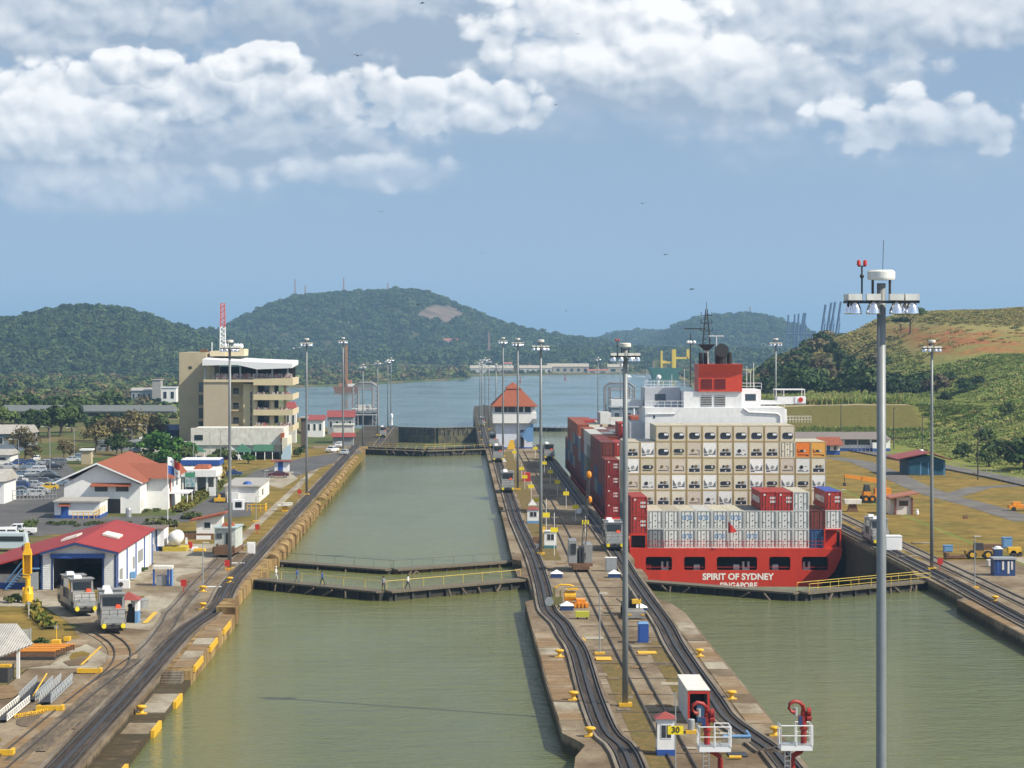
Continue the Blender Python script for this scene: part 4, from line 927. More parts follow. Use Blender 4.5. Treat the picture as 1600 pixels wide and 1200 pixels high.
for b_ in range(13):
    y = Y0+b_*12.62
    if y > 592: break
    for t in range(heights[b_]):
        col = fcols[0][b_][t] if t < len(fcols[0][b_]) else 'dkred'
        container(26.55+CP*.5, y, DK+t*2.61, 2.59, col, f'{words_c[col]} container on the port side, {ORD[b_]} bay ahead of the bridge, {ORD[t]} tier', 'containers along the port side', detail=(t >= 3 or b_ < 2))
    for i in range(1, 7):
        t = heights[b_]-1+(1 if (b_+i) % 5 == 0 and i > 1 else 0) - (1 if (b_*3+i) % 7 == 0 else 0)
        if b_ in (2, 3) and i > 3: t = 5
        t = min(t, 4) if y > 560 else t
        col = ['red','white','orange','cream','brown','red','white','grey'][(b_*5+i*3) % 8]
        for tt in ((t, t-1) if b_ < 6 else (t,)):
            container(26.55+CP*(i+.5), y, DK+tt*2.61, 2.59, col, f'{words_c[col]} container, {ORD[b_]} bay ahead of the bridge, {ORD[i]} column, {ORD[max(tt,0)]} tier', 'containers on the foredeck stacks', end='door' if tt == t and b_ < 6 else None, detail=(tt == t and b_ < 6))
# ================================================================== FLOODLIGHT MASTS
mast_steel = mat('mast_steel', (.20,.215,.22), .5, .06, .5, metal=.2)
def make_mast(H=29.6, r0=.27, r1=.155, label='', beacon=False, loc=(0,0,0)):
    o = T('light_mast', label, 'floodlight mast', *loc, group='tall floodlight masts along the locks')
    MB().lathe([(r0,0),(lerp(r0,r1,.33)*1.02,H*.33),(lerp(r0,r1,.33),H*.335),(lerp(r0,r1,.66)*1.02,H*.66),(lerp(r0,r1,.66),H*.665),(r1,H)], n=12, z=.25).build('pole', mast_steel, o, smooth=True)
    MB().box(-.55,.55,-.45,.45,0,.28).build('base', yellow, o)
    z = H-.45
    fr = MB()
    for a in (-1, 1): fr.box(-1.22,1.22,.42*a-.04,.42*a+.04,z,z+.09)
    for x in (-1.22,-.4,.4,1.22): fr.box(x-.04,x+.04,-.46,.46,z,z+.09)
    fr.build('head_frame', steel_dk, o)
    MB().lathe([(.10,0),(.46,.02),(.48,.08),(.48,.30),(.40,.36),(.05,.37)], n=28, z=H+.35).build('head_cap', offw, o)
    for s_ in (-1, 1): MB().bar((s_*.30,0,z+.1),(s_*.30,0,H+.40),.05).build('cap_bracket', steel_dk, o)
    for x, y in ((-.99,-.40),(-.99,.40),(-.36,-.46),(.44,-.46),(-.2,.46),(.99,-.40),(.99,.40),(.62,.2)):
        b_ = MB().box(x-.24,x+.24,y-.15,y+.15,z+.10,z+.32).build('ballast_box', offw, o)
        MB().lathe([(.25,-.50),(.25,-.46),(.22,-.30),(.15,-.14),(.05,-.06)], x, y, 14, z+.12).build('reflector', reflector, b_, smooth=True)
    if beacon:
        MB().bar((-.66,.1,z+.1),(-.66,.1,z+1.30),.035).sphere((-.66,.1,z+.95),.08,8,5).box(-.80,-.52,.06,.14,z+1.28,z+1.32).build('beacon_stand', steel_dk, o)
        for s_ in (-1, 1): MB().lathe([(.055,0),(.075,.03),(.06,.17),(.02,.20)], -.66+.11*s_, .1, 8, z+1.32).build('beacon_lamp', redp, o)
        MB().bar((.05,0,H+.7),(.08,0,H+1.75),.012).build('lightning_rod', steel_dk, o)
    return o
mast_near = make_mast(32.55, .20, .155, 'nearest floodlight mast at the right of the view with red beacon lamps on top', True, (Xp(1377,84),84,0))
make_mast(29.6, .26, .20, 'floodlight mast on the centre wall beside the grass, yellow base, small beacon', True, (Xp(977,200.7),200.7,0))
mA = make_mast(29.6, .25, .16, 'floodlight mast on the centre wall beside the small white kiosk', False, (Xp(845,339),339,0))
def mcopy(px, D, lab, base=0.0, sc_=1.0, X=None):
    c = dup(mA, (X if X is not None else Xp(px,D), D, base), 0, lab, scale=(1,1,sc_)); return c
mcopy(809, 481, 'floodlight mast on the centre wall right of two hut roofs, third counting away')
mcopy(786, 612, 'floodlight mast on the centre wall just before the control house')
mcopy(359, 317, 'floodlight mast on the left bank by the steam-stained old locomotive')
mcopy(479, 465, 'floodlight mast on the left bank lawn opposite the visitor centre')
mcopy(536, 619, 'floodlight mast on the left bank near the far gates')
mcopy(1456, 317, 'floodlight mast on the right bank by the red pedestal sign')
mcopy(1212, 469, 'floodlight mast rising behind the ship bridge on the right bank')
for px, D, X, wh in ((567,820,None,'first beyond the far gates'),(590,930,None,'behind the grey arched frame'),(611,1048,None,'at the end of the lower left wall'),(606,985,None,'just before the last one')):
    mcopy(px, D, f'distant mast on the lower left bank, {wh}', LOW, .95, X)
for px, D, wh in ((758,1060,'tallest looking of the cluster'),(750,960,'left of the cluster'),(753,885,'near the left of the cluster'),(764,985,'right of the tallest in the cluster'),(775,830,'closest to the control house roof')):
    mcopy(px, D, f'distant floodlight mast on the lower centre wall, {wh}', LOW, .95)
for px, D, wh in ((934,1080,'farther of a pair'),(930,930,'nearer of a pair')): mcopy(px, D, f'distant floodlight mast left of the ship, {wh}', LOW, .95, X=62.8+(D-930)*.0)

# ================================================================== TOWING LOCOMOTIVES
beacon_or = mat('orange_beacon', (.80,.10,.03), .4, .05, 1)
def make_loco(label, group, loc, rz=0, cab_w=.9):
    o = T('towing_locomotive', label, 'towing locomotive', *loc, rz=rz, group=group)
    W = 1.3; L = 4.9
    MB().box(-W*.92,W*.92,-L,L,.45,.85).box(-W*.8,W*.8,-L+.5,-L+3.4,.15,.45).box(-W*.8,W*.8,L-3.4,L-.5,.15,.45).build('underframe', steel_dk, o)
    MB().taper(-W,W,-L,L,.85,1.5,0,0,.0,.0).build('body', silver, o)
    for s_ in (-1, 1):
        MB().taper(-W*.95,W*.95,min(s_*3.0,s_*4.2),max(s_*3.0,s_*4.2),1.503,2.4,.05,.05,.25 if s_ < 0 else 0,.25 if s_ > 0 else 0).build('hood', silver, o)
        MB().box(-W*.5,W*.5,min(s_*(L-.4),s_*(L-.02)),max(s_*(L-.4),s_*(L-.02)),1.503,1.75).build('winch_cover', steel, o)
        yg = s_*(L+.003); MB().box(-W*.8,W*.8,min(yg,yg+s_*.04),max(yg,yg+s_*.04),.98,1.38).build('front_grille', steel, o)
        hr = MB(); rail_fence(hr, (-W*.96,s_*(L-.1),1.5), (W*.96,s_*(L-.1),1.5), h=.85, step=.85, r=.03); hr.build('handrail', steel_dk, o)
        for q_ in (-1, 1): MB().box(q_*W*1.0-.03,q_*W*1.0+.03,s_*3.9-.7,s_*3.9+.7,.9,1.42).build('side_grille', steel_dk, o)
    MB().taper(-W*.9,W*.9,-1.3,1.3,1.503,2.6,.05,.05,.05,.05).box(-W*1.02,W*1.02,-.9,.9,1.0,1.45).build('machine_cover', silver, o)
    for x_, h_ in ((-W*.99,3.1),(W*.99,3.1)):
        rl_ = MB(); rail_fence(rl_, (x_,-1.3,1.5), (x_,1.3,1.5), h=1.1, step=.65, r=.028); rl_.build('side_rail', steel_dk, o)
    for s_ in (-1, 1):
        c = MB().taper(-W*.97,W*.97,min(s_*1.35,s_*3.0),max(s_*1.35,s_*3.0),1.51,3.75,.05,.05,.14 if s_ < 0 else .03,.14 if s_ > 0 else .03).build('cab', silver, o)
        yw = s_*2.96; MB().box(-W*.74,W*.74,yw-.04,yw+.04,2.62,3.42).build('windscreen', glass, c)
        MB().box(-W*.77,W*.77,yw-.02,yw+.02,2.56,3.48).build('windscreen_frame', steel_dk, c)
        for q_ in (-1, 1): MB().box(q_*W*.96-.03,q_*W*.96+.03,min(s_*1.7,s_*2.6),max(s_*1.7,s_*2.6),2.6,3.4).build('window', glass, c)
        MB().box(-W*1.04,W*1.04,min(s_*1.2,s_*3.15),max(s_*1.2,s_*3.15),3.752,3.84).build('cab_roof', silver, c)
        MB().taper(-.85,.05,min(s_*1.6,s_*2.6),max(s_*1.6,s_*2.6),3.843,4.15,.08,.08,.08,.08).build('air_conditioner', white_cl, o)
        MB().taper(.25,.85,s_*3.6-.28,s_*3.6+.28,2.403,2.75,.08,.08,.05,.05).build('beacon', beacon_or, o)
        for q_ in (-1, 1):
            MB().bar((q_*.98,s_*(L+.003),.72),(q_*.98,s_*(L+.30),.72),.24,n=12).build('buffer', yellow2, o)
        MB().box(-.16,.16,s_*(L+.003) if s_>0 else -(L+.08),s_*(L+.08) if s_>0 else -(L+.003),.75,.95).build('coupler', steel_dk, o)
    for y in (-3.9,-2.2,2.2,3.9):
        for q_ in (-1, 1): MB().hcyl((q_*.76,y,.46),.40,.16,'x',12).build('wheel', steel_dk, o)
    return o
lg = 'silver towing locomotives on their tracks'
locoA = make_loco('silver towing locomotive at front of the left yard siding, orange beacon and yellow buffers', lg, (*G(163,992),.2), R(11))
def lcopy(px, py, rz, lab, X=None, z=.2, D=None):
    p = G(px, py) if D is None else (Xp(px, D), D); return dup(locoA, (p[0] if X is None else X, p[1]+4.9*math.cos(rz), z), rz, lab)
locoA.location.y += 4.9
lcopy(110, 964, R(20), 'silver towing locomotive behind another on the left yard siding, facing the blue workshop')
lcopy(971, 862, 0, 'silver towing locomotive at the port corner of the red stern', X=22.4)
lcopy(1355, 856, 0, 'silver towing locomotive on the right bank beside the starboard stern corner', X=61.6)
lcopy(791, 771, 0, 'towing locomotive on the left track of the centre wall, nearest of three', X=9.7)
lcopy(777, 723, 0, 'towing locomotive on the left track of the centre wall, middle of three', X=9.7)
lcopy(769, 701, 0, 'towing locomotive on the left track of the centre wall, beside the control house', X=9.7)
lcopy(858, 720, 0, 'towing locomotive on the right track in line with the ship bow', X=22.4)
lcopy(603, 684, 0, 'distant towing locomotive on the lower left bank above the far gates', X=-28.35, z=LOW+.2, D=905)
lcopy(760, 655, 0, 'distant towing locomotive far down the lower centre wall', X=9.9, z=LOW+.2, D=1010)
lcopy(947, 650, 0, 'distant towing locomotive at the far side of the bow', X=61.6, z=LOW+.2, D=800)

# ================================================================== PEOPLE
skin = mat('skin', (.28,.15,.09), .6, .03, 1); pants_d = mat('dark_trousers', (.03,.035,.05), .85, .1, 3); pants_k = mat('grey_trousers', (.16,.16,.17), .85, .1, 3)
sh_w = mat('white_shirt', (.72,.72,.72), .8, .05, 3); sh_b = mat('blue_shirt', (.04,.10,.32), .8, .05, 3); sh_g = mat('grey_shirt', (.30,.31,.36), .8, .05, 3); sh_r = mat('red_vest', (.50,.05,.05), .8, .05, 3); sh_y = mat('yellow_trousers', (.62,.40,.02), .8, .05, 3); hair_m = mat('dark_hair', (.015,.012,.010), .8, 0, 1)
PC = {}
def person(label, loc, rz, shirt, trousers, hat=None, pose='walk', group=None):
    key = (shirt.name, trousers.name, pose)
    if key not in PC:
        sw = {'walk':.30,'stand':.05,'work':.12}[pose]; lean = .05 if pose != 'work' else .25
        hip = (0,0,.95); J = {'pel':(0,0,.93),'wai':(0,lean*.4,1.10),'che':(0,lean,1.32),'nek':(0,lean*1.2,1.50),'hea':(0,lean*1.35,1.60),'top':(0,lean*1.4,1.74)}
        for s_, nm in ((1,'r'),(-1,'l')):
            k_ = s_*sw
            J['hip'+nm] = (.10*s_,0,.88); J['kne'+nm] = (.11*s_,k_*.55+.04,.50); J['ank'+nm] = (.11*s_,k_*1.0-.04,.09); J['toe'+nm] = (.12*s_,k_*1.0+.16,.035)
            J['sho'+nm] = (.20*s_,lean,1.43); J['elb'+nm] = (.27*s_,lean-k_*.35+(.12 if pose=='work' else 0),1.16); J['wri'+nm] = (.25*s_,lean-k_*.45+.12+(.18 if pose=='work' else 0),.94+(.12 if pose=='work' else 0)); J['han'+nm] = (.24*s_,lean-k_*.5+.17+(.22 if pose=='work' else 0),.86+(.12 if pose=='work' else 0))
            for fi in range(5):
                J[f'fin{fi}{nm}'] = (.24*s_+(fi-2)*.022, lean-k_*.5+.20+(.26 if pose=='work' else 0)+(.02 if fi==4 else 0), .78+(.14 if pose=='work' else 0)+(.05 if fi == 4 else .01*abs(fi-1.5)))
        E = [('pel','wai'),('wai','che'),('che','nek'),('nek','hea'),('hea','top')]
        for nm in 'rl':
            E += [('pel','hip'+nm),('hip'+nm,'kne'+nm),('kne'+nm,'ank'+nm),('ank'+nm,'toe'+nm),('che','sho'+nm),('sho'+nm,'elb'+nm),('elb'+nm,'wri'+nm),('wri'+nm,'han'+nm)]+[('han'+nm,f'fin{fi}{nm}') for fi in range(5)]
        rad = {'pel':.15,'wai':.13,'che':.165,'nek':.06,'hea':.095,'top':.085,'hip':.10,'kne':.065,'ank':.045,'toe':.04,'sho':.075,'elb':.045,'wri':.032,'han':.035,'fin':.010}
        names = list(J); bm = bmesh.new(); vv = {n_: bm.verts.new(J[n_]) for n_ in names}
        for a, b_ in E: bm.edges.new((vv[a], vv[b_]))
        me = bpy.data.meshes.new('person'); bm.to_mesh(me); bm.free()
        ob = bpy.data.objects.new('tmp', me); COL.objects.link(ob); md = ob.modifiers.new('s','SKIN')
        if not me.skin_vertices: me.skin_vertices.new()
        sk = me.skin_vertices[0].data
        for i, n_ in enumerate(names):
            r = rad[n_ if n_ in rad else n_[:3]]; sk[i].radius = (r, r)
            if n_ == 'che': sk[i].radius = (.185,.12)
            if n_ == 'pel': sk[i].radius = (.16,.12)
            sk[i].use_root = n_ == 'pel'
        md2 = ob.modifiers.new('d','SUBSURF'); md2.levels = 1; md2.render_levels = 1
        dg = bpy.context.evaluated_depsgraph_get(); dg.update(); m2 = bpy.data.meshes.new_from_object(ob.evaluated_get(dg)); bpy.data.objects.remove(ob)
        m2.materials.clear()
        for m_ in (skin, shirt, trousers, black): m2.materials.append(m_)
        for p in m2.polygons:
            c = p.center
            if c.z > 1.49: p.material_index = 0
            elif c.z < .10: p.material_index = 3
            elif c.z < .94 and abs(c.x) < .19: p.material_index = 2
            elif c.z < 1.06 and abs(c.x) > .19: p.material_index = 0
            elif c.z < .90: p.material_index = 0
            else: p.material_index = 1
            p.use_smooth = True
        m2.name = 'person'; PC[key] = m2
    o = bpy.data.objects.new('person', PC[key]); COL.objects.link(o); o.location = loc; o.rotation_euler = (0,0,rz); tag(o, label, 'person', group)
    lean = .05 if pose != 'work' else .25
    MB().lathe([(.105,.0),(.115,.03),(.11,.09),(.07,.14),(.01,.155)], 0, lean*1.4-.01, 10, 1.64).build('hard_hat' if hat else 'hair', hat or hair_m, o, smooth=True)
    return o
gz = -.19
def gpt(px, left=True):
    # walkway of the near gate pair
    if px < 601: a, b_ = (-26.0,308), (-9.0,293)
    else: a, b_ = (8.7,308), (-8.95,293)
    best = min((abs(VX+S*(lerp(a[0],b_[0],t))/(lerp(a[1],b_[1],t))-px), t) for t in np.linspace(0,1,400))[1]
    return (lerp(a[0],b_[0],best), lerp(a[1],b_[1],best)-.3, gz)
pg = 'people on the near gate walkway'
person('person in white overalls and white hard hat at the left end of the gate walkway', gpt(431), R(-90), sh_w, sh_w, white_cl, 'walk', pg)
person('person in blue shirt and grey trousers walking second from left on the gate', gpt(465), R(80), sh_b, pants_k, None, 'walk', pg)
person('person in bright blue shirt and dark trousers walking third from left on the gate', gpt(504), R(95), sh_b, pants_d, None, 'walk', pg)
person('person in pale blue grey shirt standing where the two gate leaves meet', gpt(599), R(180), sh_g, pants_d, None, 'stand', pg)
person('person in white shirt and dark trousers striding just right of the gate middle', gpt(637), R(-90), sh_w, pants_d, None, 'walk', pg)
person('person in white shirt and dark trousers by the left track near the kiosk', (*G(841,866),.02), R(150), sh_w, pants_d, None, 'stand')
person('worker in red vest and yellow trousers tending the orange machine', (*G(886,944),.05), R(160), sh_r, sh_y, white_cl, 'work')
person('worker in dark blue top beside the orange machine', (*G(893,943),.05), R(200), sh_b, sh_y, white_cl, 'work')

# ================================================================== THINGS ON THE CENTRE WALL
def bitt(px, py, lab, z=0.0):
    x, y = G(px, py, z); o = T('mooring_bitt', lab, 'mooring bitt', x, y, z+.05, group='yellow mooring bitts on the copings')
    MB().lathe([(.30,0),(.24,.1),(.16,.25),(.16,.38),(.40,.50),(.46,.60),(.36,.70),(.02,.74)], n=12).build('post', yellow, o, smooth=True)
    MB().box(-.45,.45,-.35,.35,-.02,.06).build('base', yellow, o); return o
for px, py, wh, z in ((874,1027,'on the centre wall left coping, farthest of three',0),(896,1094,'on the centre wall left coping beside the mast',0),(922,1151,'on the centre wall left coping nearest the notch',0),(1093,1026,'on the right coping of the centre wall, farthest of three',0),(1143,1093,'on the right coping of the centre wall, middle of three',0),(1211,1150,'on the right coping of the centre wall, behind the white platforms',0),
        (280,1046,'on the low left coping beside the concrete steps',-.9),(221,1116,'alone on the low left coping',-.9),(317,952,'in the left yard near the sentry box',0),(359,911,'at the foot of the left floodlight mast',0),(1555,941,'on the right bank near the edge of view',0),(317,925,'behind the white painted bar on the left bank',0)):
    bitt(px, py, 'yellow mooring bitt '+wh, z)
def hut(label, px, py, w, h, d, roofm, band=blue, wallm=white, rise=.45, over=.18, win=True, X=None, rz=0):
    x, y = G(px, py); o = T('sentry_hut', label, 'hut', x if X is None else X, y, 0, rz)
    MB().box(-w/2,w/2,0,d,.45,h).build('wall', wallm, o); MB().box(-w/2-.02,w/2+.02,-.02,d+.02,0,.449).build('wall_band', band, o)
    a, b_ = w/2+over, d/2+over
    MB().add([(-a,d/2-b_,h),(a,d/2-b_,h),(a,d/2+b_,h),(-a,d/2+b_,h),(0,d/2,h+rise)],[(0,3,2,1),(0,1,4),(1,2,4),(2,3,4),(3,0,4)]).build('roof', roofm, o)
    if win:
        f = MB().box(-w*.30,w*.34,-.03,-.003,h*.46,h*.86).build('window', white_cl, o); MB().box(-w*.26,w*.00,-.045,-.031,h*.49,h*.83).box(w*.04,w*.30,-.045,-.031,h*.49,h*.83).build('pane', glass, f)
        MB().box(-w/2-.03,-w/2-.003,d*.3,d*.7,h*.46,h*.86).build('window', glass, o)
    return o
hut('small white hut with brownish red hip roof beside the yellow 30 sign', 1040.5, 1181, 1.27, 2.72, 1.4, redr_x)
sg = T('number_sign', 'bright yellow sign reading 30 on a thin post in front of the small hut', 'sign', Xp(1055.5,168), 168, 0)
MB().bar((0,0,0),(0,0,31-(1082-VY)*168/S),.045).build('post', steel, sg); MB().box(-.55,.55,-.06,-.04,31-(1147.5-VY)*168/S,31-(1134-VY)*168/S).build('board', yellow2, sg)
MB().bar((-.35,0,31-(1084.5-VY)*168/S),(0,0,31-(1084.5-VY)*168/S),.03).build('arm', steel, sg)
text_mesh('numerals','30', .58, black, sg, (0,-.075,31-(1140.5-VY)*168/S), (R(90),0,0), bold=.008)
# long open-fronted shed
x, y = G(1091.5, 1130); sh = T('pump_shed', 'white box shed with red framed open front on the centre wall', 'shed', Xp(1091.5,191.5), 191.5, 0)
MB().box(-.85,-.80,0,8.5,0,2.65).box(.80,.85,0,8.5,0,2.65).box(-.80,.80,8.42,8.5,0,2.65).build('wall', offw, sh); MB().add([(-.92,-.1,2.65),(.92,-.1,2.65),(.92,8.6,2.65),(-.92,8.6,2.65),(-.92,-.1,2.72),(.92,-.1,2.72),(.92,8.6,2.72),(-.92,8.6,2.72)],[(0,3,2,1),(4,5,6,7),(0,1,5,4),(1,2,6,5),(2,3,7,6),(3,0,4,7)]).build('roof', offw, sh)
MB().box(-.88,-.70,-.08,-.003,0,2.6).box(.70,.88,-.08,-.003,0,2.6).box(-.70,.70,-.08,-.003,2.4,2.6).build('door_frame', redp, sh); MB().box(-.05,.65,.4,1.2,0,1.4).build('pump', blue_lt, sh); MB().box(-.8,.8,3,3.05,0,2.6).build('partition', dark, sh)
dr = T('oil_drum', 'grey drum standing on a small yellow plinth by the white shed', 'drum', Xp(1080,187), 187, 0)
MB().lathe([(.28,0),(.28,.8),(.25,.84)], n=12, z=.25).build('barrel', steel, dr); MB().box(-.45,.5,-.35,.35,0,.25).build('plinth', yellow, dr)
# white platforms with red fire monitors
red_dk = mat('deep_red_paint', (.30,.018,.014), .5, .1, .8, dirt=.3)
def monitor(label, px, D, zf, flip=1):
    x = Xp(px, D); o = T('fire_monitor', label, 'fire monitor', x, D, 0)
    w_ = .98; p = MB().box(-w_,w_,-.6,.9,zf-.30,zf); p.build('platform', white_cl, o)
    MB().box(-w_+.03,w_-.03,-.57,.87,zf+.003,zf+.03).build('deck_grating', steel, o)
    for a, b_ in (((-w_,-.6,zf),(w_*.95,-.6,zf)),((-w_,-.6,zf),(-w_,.9,zf)),((w_,-.6,zf),(w_,.9,zf)),((w_*.1,.9,zf),(w_,.9,zf))): rail_fence(MB(), a, b_, h=1.25, step=.8, r=.035).build('railing', white_cl, o)
    xp = .45*flip
    MB().tube([(xp*.9,.3,0),(xp*.9,.3,zf-1.0),(xp*.8,.3,zf-.7),(xp*.1,.3,zf-.5),(xp*0-.35,.3,zf-.35),(-.42,.3,zf+.1)], .17, 10).build('riser_pipe', red_dk, o, smooth=True) if flip > 0 else MB().tube([(-.15,.3,0),(-.15,.3,zf-1.1),(-.1,.3,zf-.75),(.35,.3,zf-.5),(.55,.3,zf-.3),(.55,.3,zf+.1)], .17, 10).build('riser_pipe', red_dk, o, smooth=True)
    bx = -.42 if flip > 0 else .55
    MB().bar((bx,.3,zf+.05),(bx,.3,zf+2.0),.19,n=10).bar((bx,.3,zf+.9),(bx,.3,zf+1.0),.27,n=10).box(bx-.32,bx+.02,.1,.5,zf+1.1,zf+1.75).build('monitor_body', red_dk, o)
    MB().box(bx-.34,bx-.12,-.02,.10,zf+1.15,zf+1.75).build('gearbox', blue_dk, o)
    s_ = -1
    pts = [(bx,.3,zf+1.9),(bx-.05,.25,zf+2.35),(bx-.28,.2,zf+2.6),(bx-.62,.1,zf+2.68),(bx-.92,.0,zf+2.52),(bx-.98,-.1,zf+2.25),(bx-.82,-.15,zf+2.08),(bx-.6,-.2,zf+2.0)]
    MB().tube(pts, [.14,.13,.125,.12,.115,.11,.11,.13], 10).build('curved_nozzle', red_dk, o, smooth=True)
    MB().hcyl((bx+.32,.25,zf+2.0),.26,.22,'x',12).hcyl((bx+.32,.25,zf+1.6),.2,.3,'x',10).build('valve_wheel', red_dk, o)
    MB().bar((bx-.55,0,zf+2.3),(bx-.55,0,zf+1.8),.14,n=10).build('foam_can', steel, o)
    ld = MB().bar((-.75,-.62,0),(-.75,-.62,zf-.3),.03,n=5).bar((-.40,-.62,0),(-.40,-.62,zf-.3),.03,n=5); z = .3
    while z < zf-.4: ld.bar((-.75,-.62,z),(-.40,-.62,z),.02,n=4); z += .3
    ld.build('ladder', steel, o); return o
monitor('red fire monitor on a white railed platform in front of the white shed', 1116, 150, 31-(1165-VY)*150/S, 1)
monitor('red fire monitor on a white railed platform over the right coping', 1243, 150, 31-(1163-VY)*150/S, -1)
vt = T('valve_pit', 'open concrete valve pit with a light blue pipe rail by the right track', 'pit', *G(1150,1163), 0)
MB().box(-1.1,1.1,-.2,-.05,0,.45).box(1.0,1.1,-.05,2.2,0,.45).box(-1.1,1.0,2.1,2.2,0,.4).build('kerb', conc_lt, vt); MB().tube([(-1.0,-.12,.62),(1.05,-.12,.62),(1.05,2.2,.62)], .12, 8).build('pipe', blue_lt, vt)
mh = MB().box(-.7,.7,-.9,.9,0,.05).build('manhole_cover', steel_dk, loc=(*G(1152,1180),.05)); tag(mh, 'dark open hatch in the paving in front of the valve pit', 'hatch')
tag(MB().hcyl((0,0,.15),.13,.9,'x',8).build('pipe_stub', yellow, loc=(*G(1149,1187),.03)), 'short yellow pipe stub lying in front of the dark hatch', 'pipe')
# blue portable cabinet
x, y = G(1005.5, 1005.5); pc = T('portable_cabinet', 'blue upright portable cabinet on a pale pad between the rails and the right track', 'cabinet', x, y, 0)
MB().box(-.52,.52,0,1.05,.08,1.95).build('body', blue, pc); MB().taper(-.56,.56,-.04,1.09,1.953,2.1,.1,.1,.1,.1).build('roof', blue_lt, pc); MB().box(-.40,.40,-.03,-.003,.15,1.8).build('door', blue, pc); MB().box(-.9,.9,-.3,1.4,.0,.078).build('pad', conc_lt, pc)
tag(MB().box(-1.5,1.5,-.6,.6,0,.12).build('slab_cover', conc_lt, loc=(*G(1010,1012),.04)), 'pale concrete cover slab in front of the blue cabinet', 'slab')
# hatch boxes with white pyramid tops
for px, py, wh in ((870,903,'left of the crane, far pair'),(960,903,'right of the crane, beside the grey cabinet'),(886,954,'just in front of the orange machine'),(1001,957,'beside the flatbed trolley')):
    x, y = G(px, py); o = T('hatch_box', 'low blue box with white pyramid top, '+wh, 'hatch box', x, y, 0, group='blue boxes with white pyramid tops')
    MB().box(-.72,.72,0,1.4,0,.52).build('box', blue_dk, o); MB().add([(-.8,-.08,.52),(.8,-.08,.52),(.8,1.48,.52),(-.8,1.48,.52),(0,.7,1.0)],[(0,3,2,1),(0,1,4),(1,2,4),(2,3,4),(3,0,4)]).build('pyramid_top', white_cl, o)
x, y = G(955, 893); gc = T('equipment_cabinet', 'pale grey equipment cabinet right of the rail crane', 'cabinet', x, y, 0); MB().box(-.72,.72,0,1.0,.05,1.75).build('body', steel, gc); MB().box(-.76,.76,-.04,1.04,1.753,1.83).build('lid', white, gc); MB().box(-.6,0-.02,-.03,-.003,.2,1.6).box(.02,.6,-.03,-.003,.2,1.6).build('door', steel, gc)
x, y = G(848.5+10.5, 857); hut('small white kiosk with teal base at the foot of the centre wall mast', 860, 857, 1.75, 2.5, 1.6, offw, band=mat('teal_band',(.05,.17,.19),.6,.05,1), rise=.15)
hut('pale blue kiosk with red roof in the ship shadow on the centre wall', 833, 818, 1.9, 2.3, 1.8, redr_x, band=blue_lt, wallm=white)
# yellow number plates on posts
spots = [(803.7,706.5,718,'far left row, farthest'),(815,732,748,'left row behind a mast'),(820,745,764,'left row, by the red shed'),(830,760,782,'left row, second from the kiosk'),(839,781,800,'left row, nearest the blue kiosk'),(836.6,700.5,716,'beside the control house corner'),(850.5,723.4,742,'right row, farthest'),(860,737,756,'right row, second from the far end'),(871,753,774,'right row, third from the far end'),(884.6,771,794,'right row, fourth from the far end'),(899.5,792,815,'right row, in the ship shadow'),(914.8,816,840,'right row, nearest the crane boom'),(853.5,804.5,850,'on the tall post left of the white kiosk'),(866,828,868,'on the tall post right of the white kiosk')]
for px, py, pb, wh in spots:
    x, y = G(px, pb); o = T('number_plate_post', 'yellow plate on a post, '+wh, 'sign', x, y, 0, group='yellow plates on posts along the centre wall'); z = Zp(py, y)
    MB().bar((0,.05,0),(0,.05,z+.4+(2.0 if 'tall' in wh else .5)),.045,n=6).build('post', white, o); MB().box(-.52,.52,-.02,.02,z-.34,z+.34).build('plate', yellow2, o)
for px, py, pt, lab in ((937,1022,927,'thin pale lamp post on a yellow base beside the near rails of the centre wall'),(1523,919,838,'thin lamp post on a yellow base on the right bank'),(317,919,848,'thin white post at the end of a white painted bar, left bank'),(414,758+14,735,'short lamp post beside the blue tank footpath'),(400,815,776,'thin post on the left lawn by the footpath'),(1315,820,765,'thin white post right of the stern containers')):
    x, y = G(px, py); o = T('lamp_post', lab, 'lamp post', x, y, 0); z = Zp(pt, y)
    MB().lathe([(.075,0),(.05,z)], n=8).build('pole', steel, o); MB().box(-.5,.5,-.35,.35,0,.18).build('base', yellow, o); MB().box(-.02,.75,-.07,.07,z-.05,z+.06).build('lamp_arm', offw, o)
# rail crane
x, y = G(908, 894); rc = T('rail_crane', 'grey rail crane with slim lattice boom raised on the middle rails', 'crane', x, y+1.5, 0)
MB().box(-1.5,1.5,-1.6,4.5,.75,1.15).box(-1.1,1.1,-1.9,-1.6,.35,1.0).build('chassis', rust, rc)
for yy in (-1.0,.2,2.8,4.0):
    for s_ in (-1,1): MB().hcyl((s_*.8,yy,.45),.40,.2,'x',12).build('wheel', steel_dk, rc)
c = MB().taper(-1.6,-.5,-1.3,2.6,1.153,4.1,.05,.05,.15,.05).build('cab', silver, rc); MB().box(-1.35,-.65,-1.34,-1.18,2.3,3.7).build('windscreen', glass, c)
MB().box(.45,1.5,-1.0,4.2,1.153,3.5).box(-.5,.45,1.6,4.2,1.153,2.9).build('engine_house', silver, rc)
MB().box(-.25,.0,-1.3,.4,1.2,3.3).box(.15,.4,-1.3,.4,1.2,3.0).build('winch_frame', steel_dk, rc)
bmk = MB(); p0 = Vector((.25,-1.0,1.6)); p1 = Vector((Xp(920,y+4.0)-x, 2.5, Zp(738,y+4.0))); 
for i in range(4):
    ox, oy = ((-.28,-.28),(.28,-.28),(.28,.28),(-.28,.28))[i]; bmk.bar(p0+Vector((ox,oy,0)), p1+Vector((ox*.4,oy*.4,0)), .055, n=5)
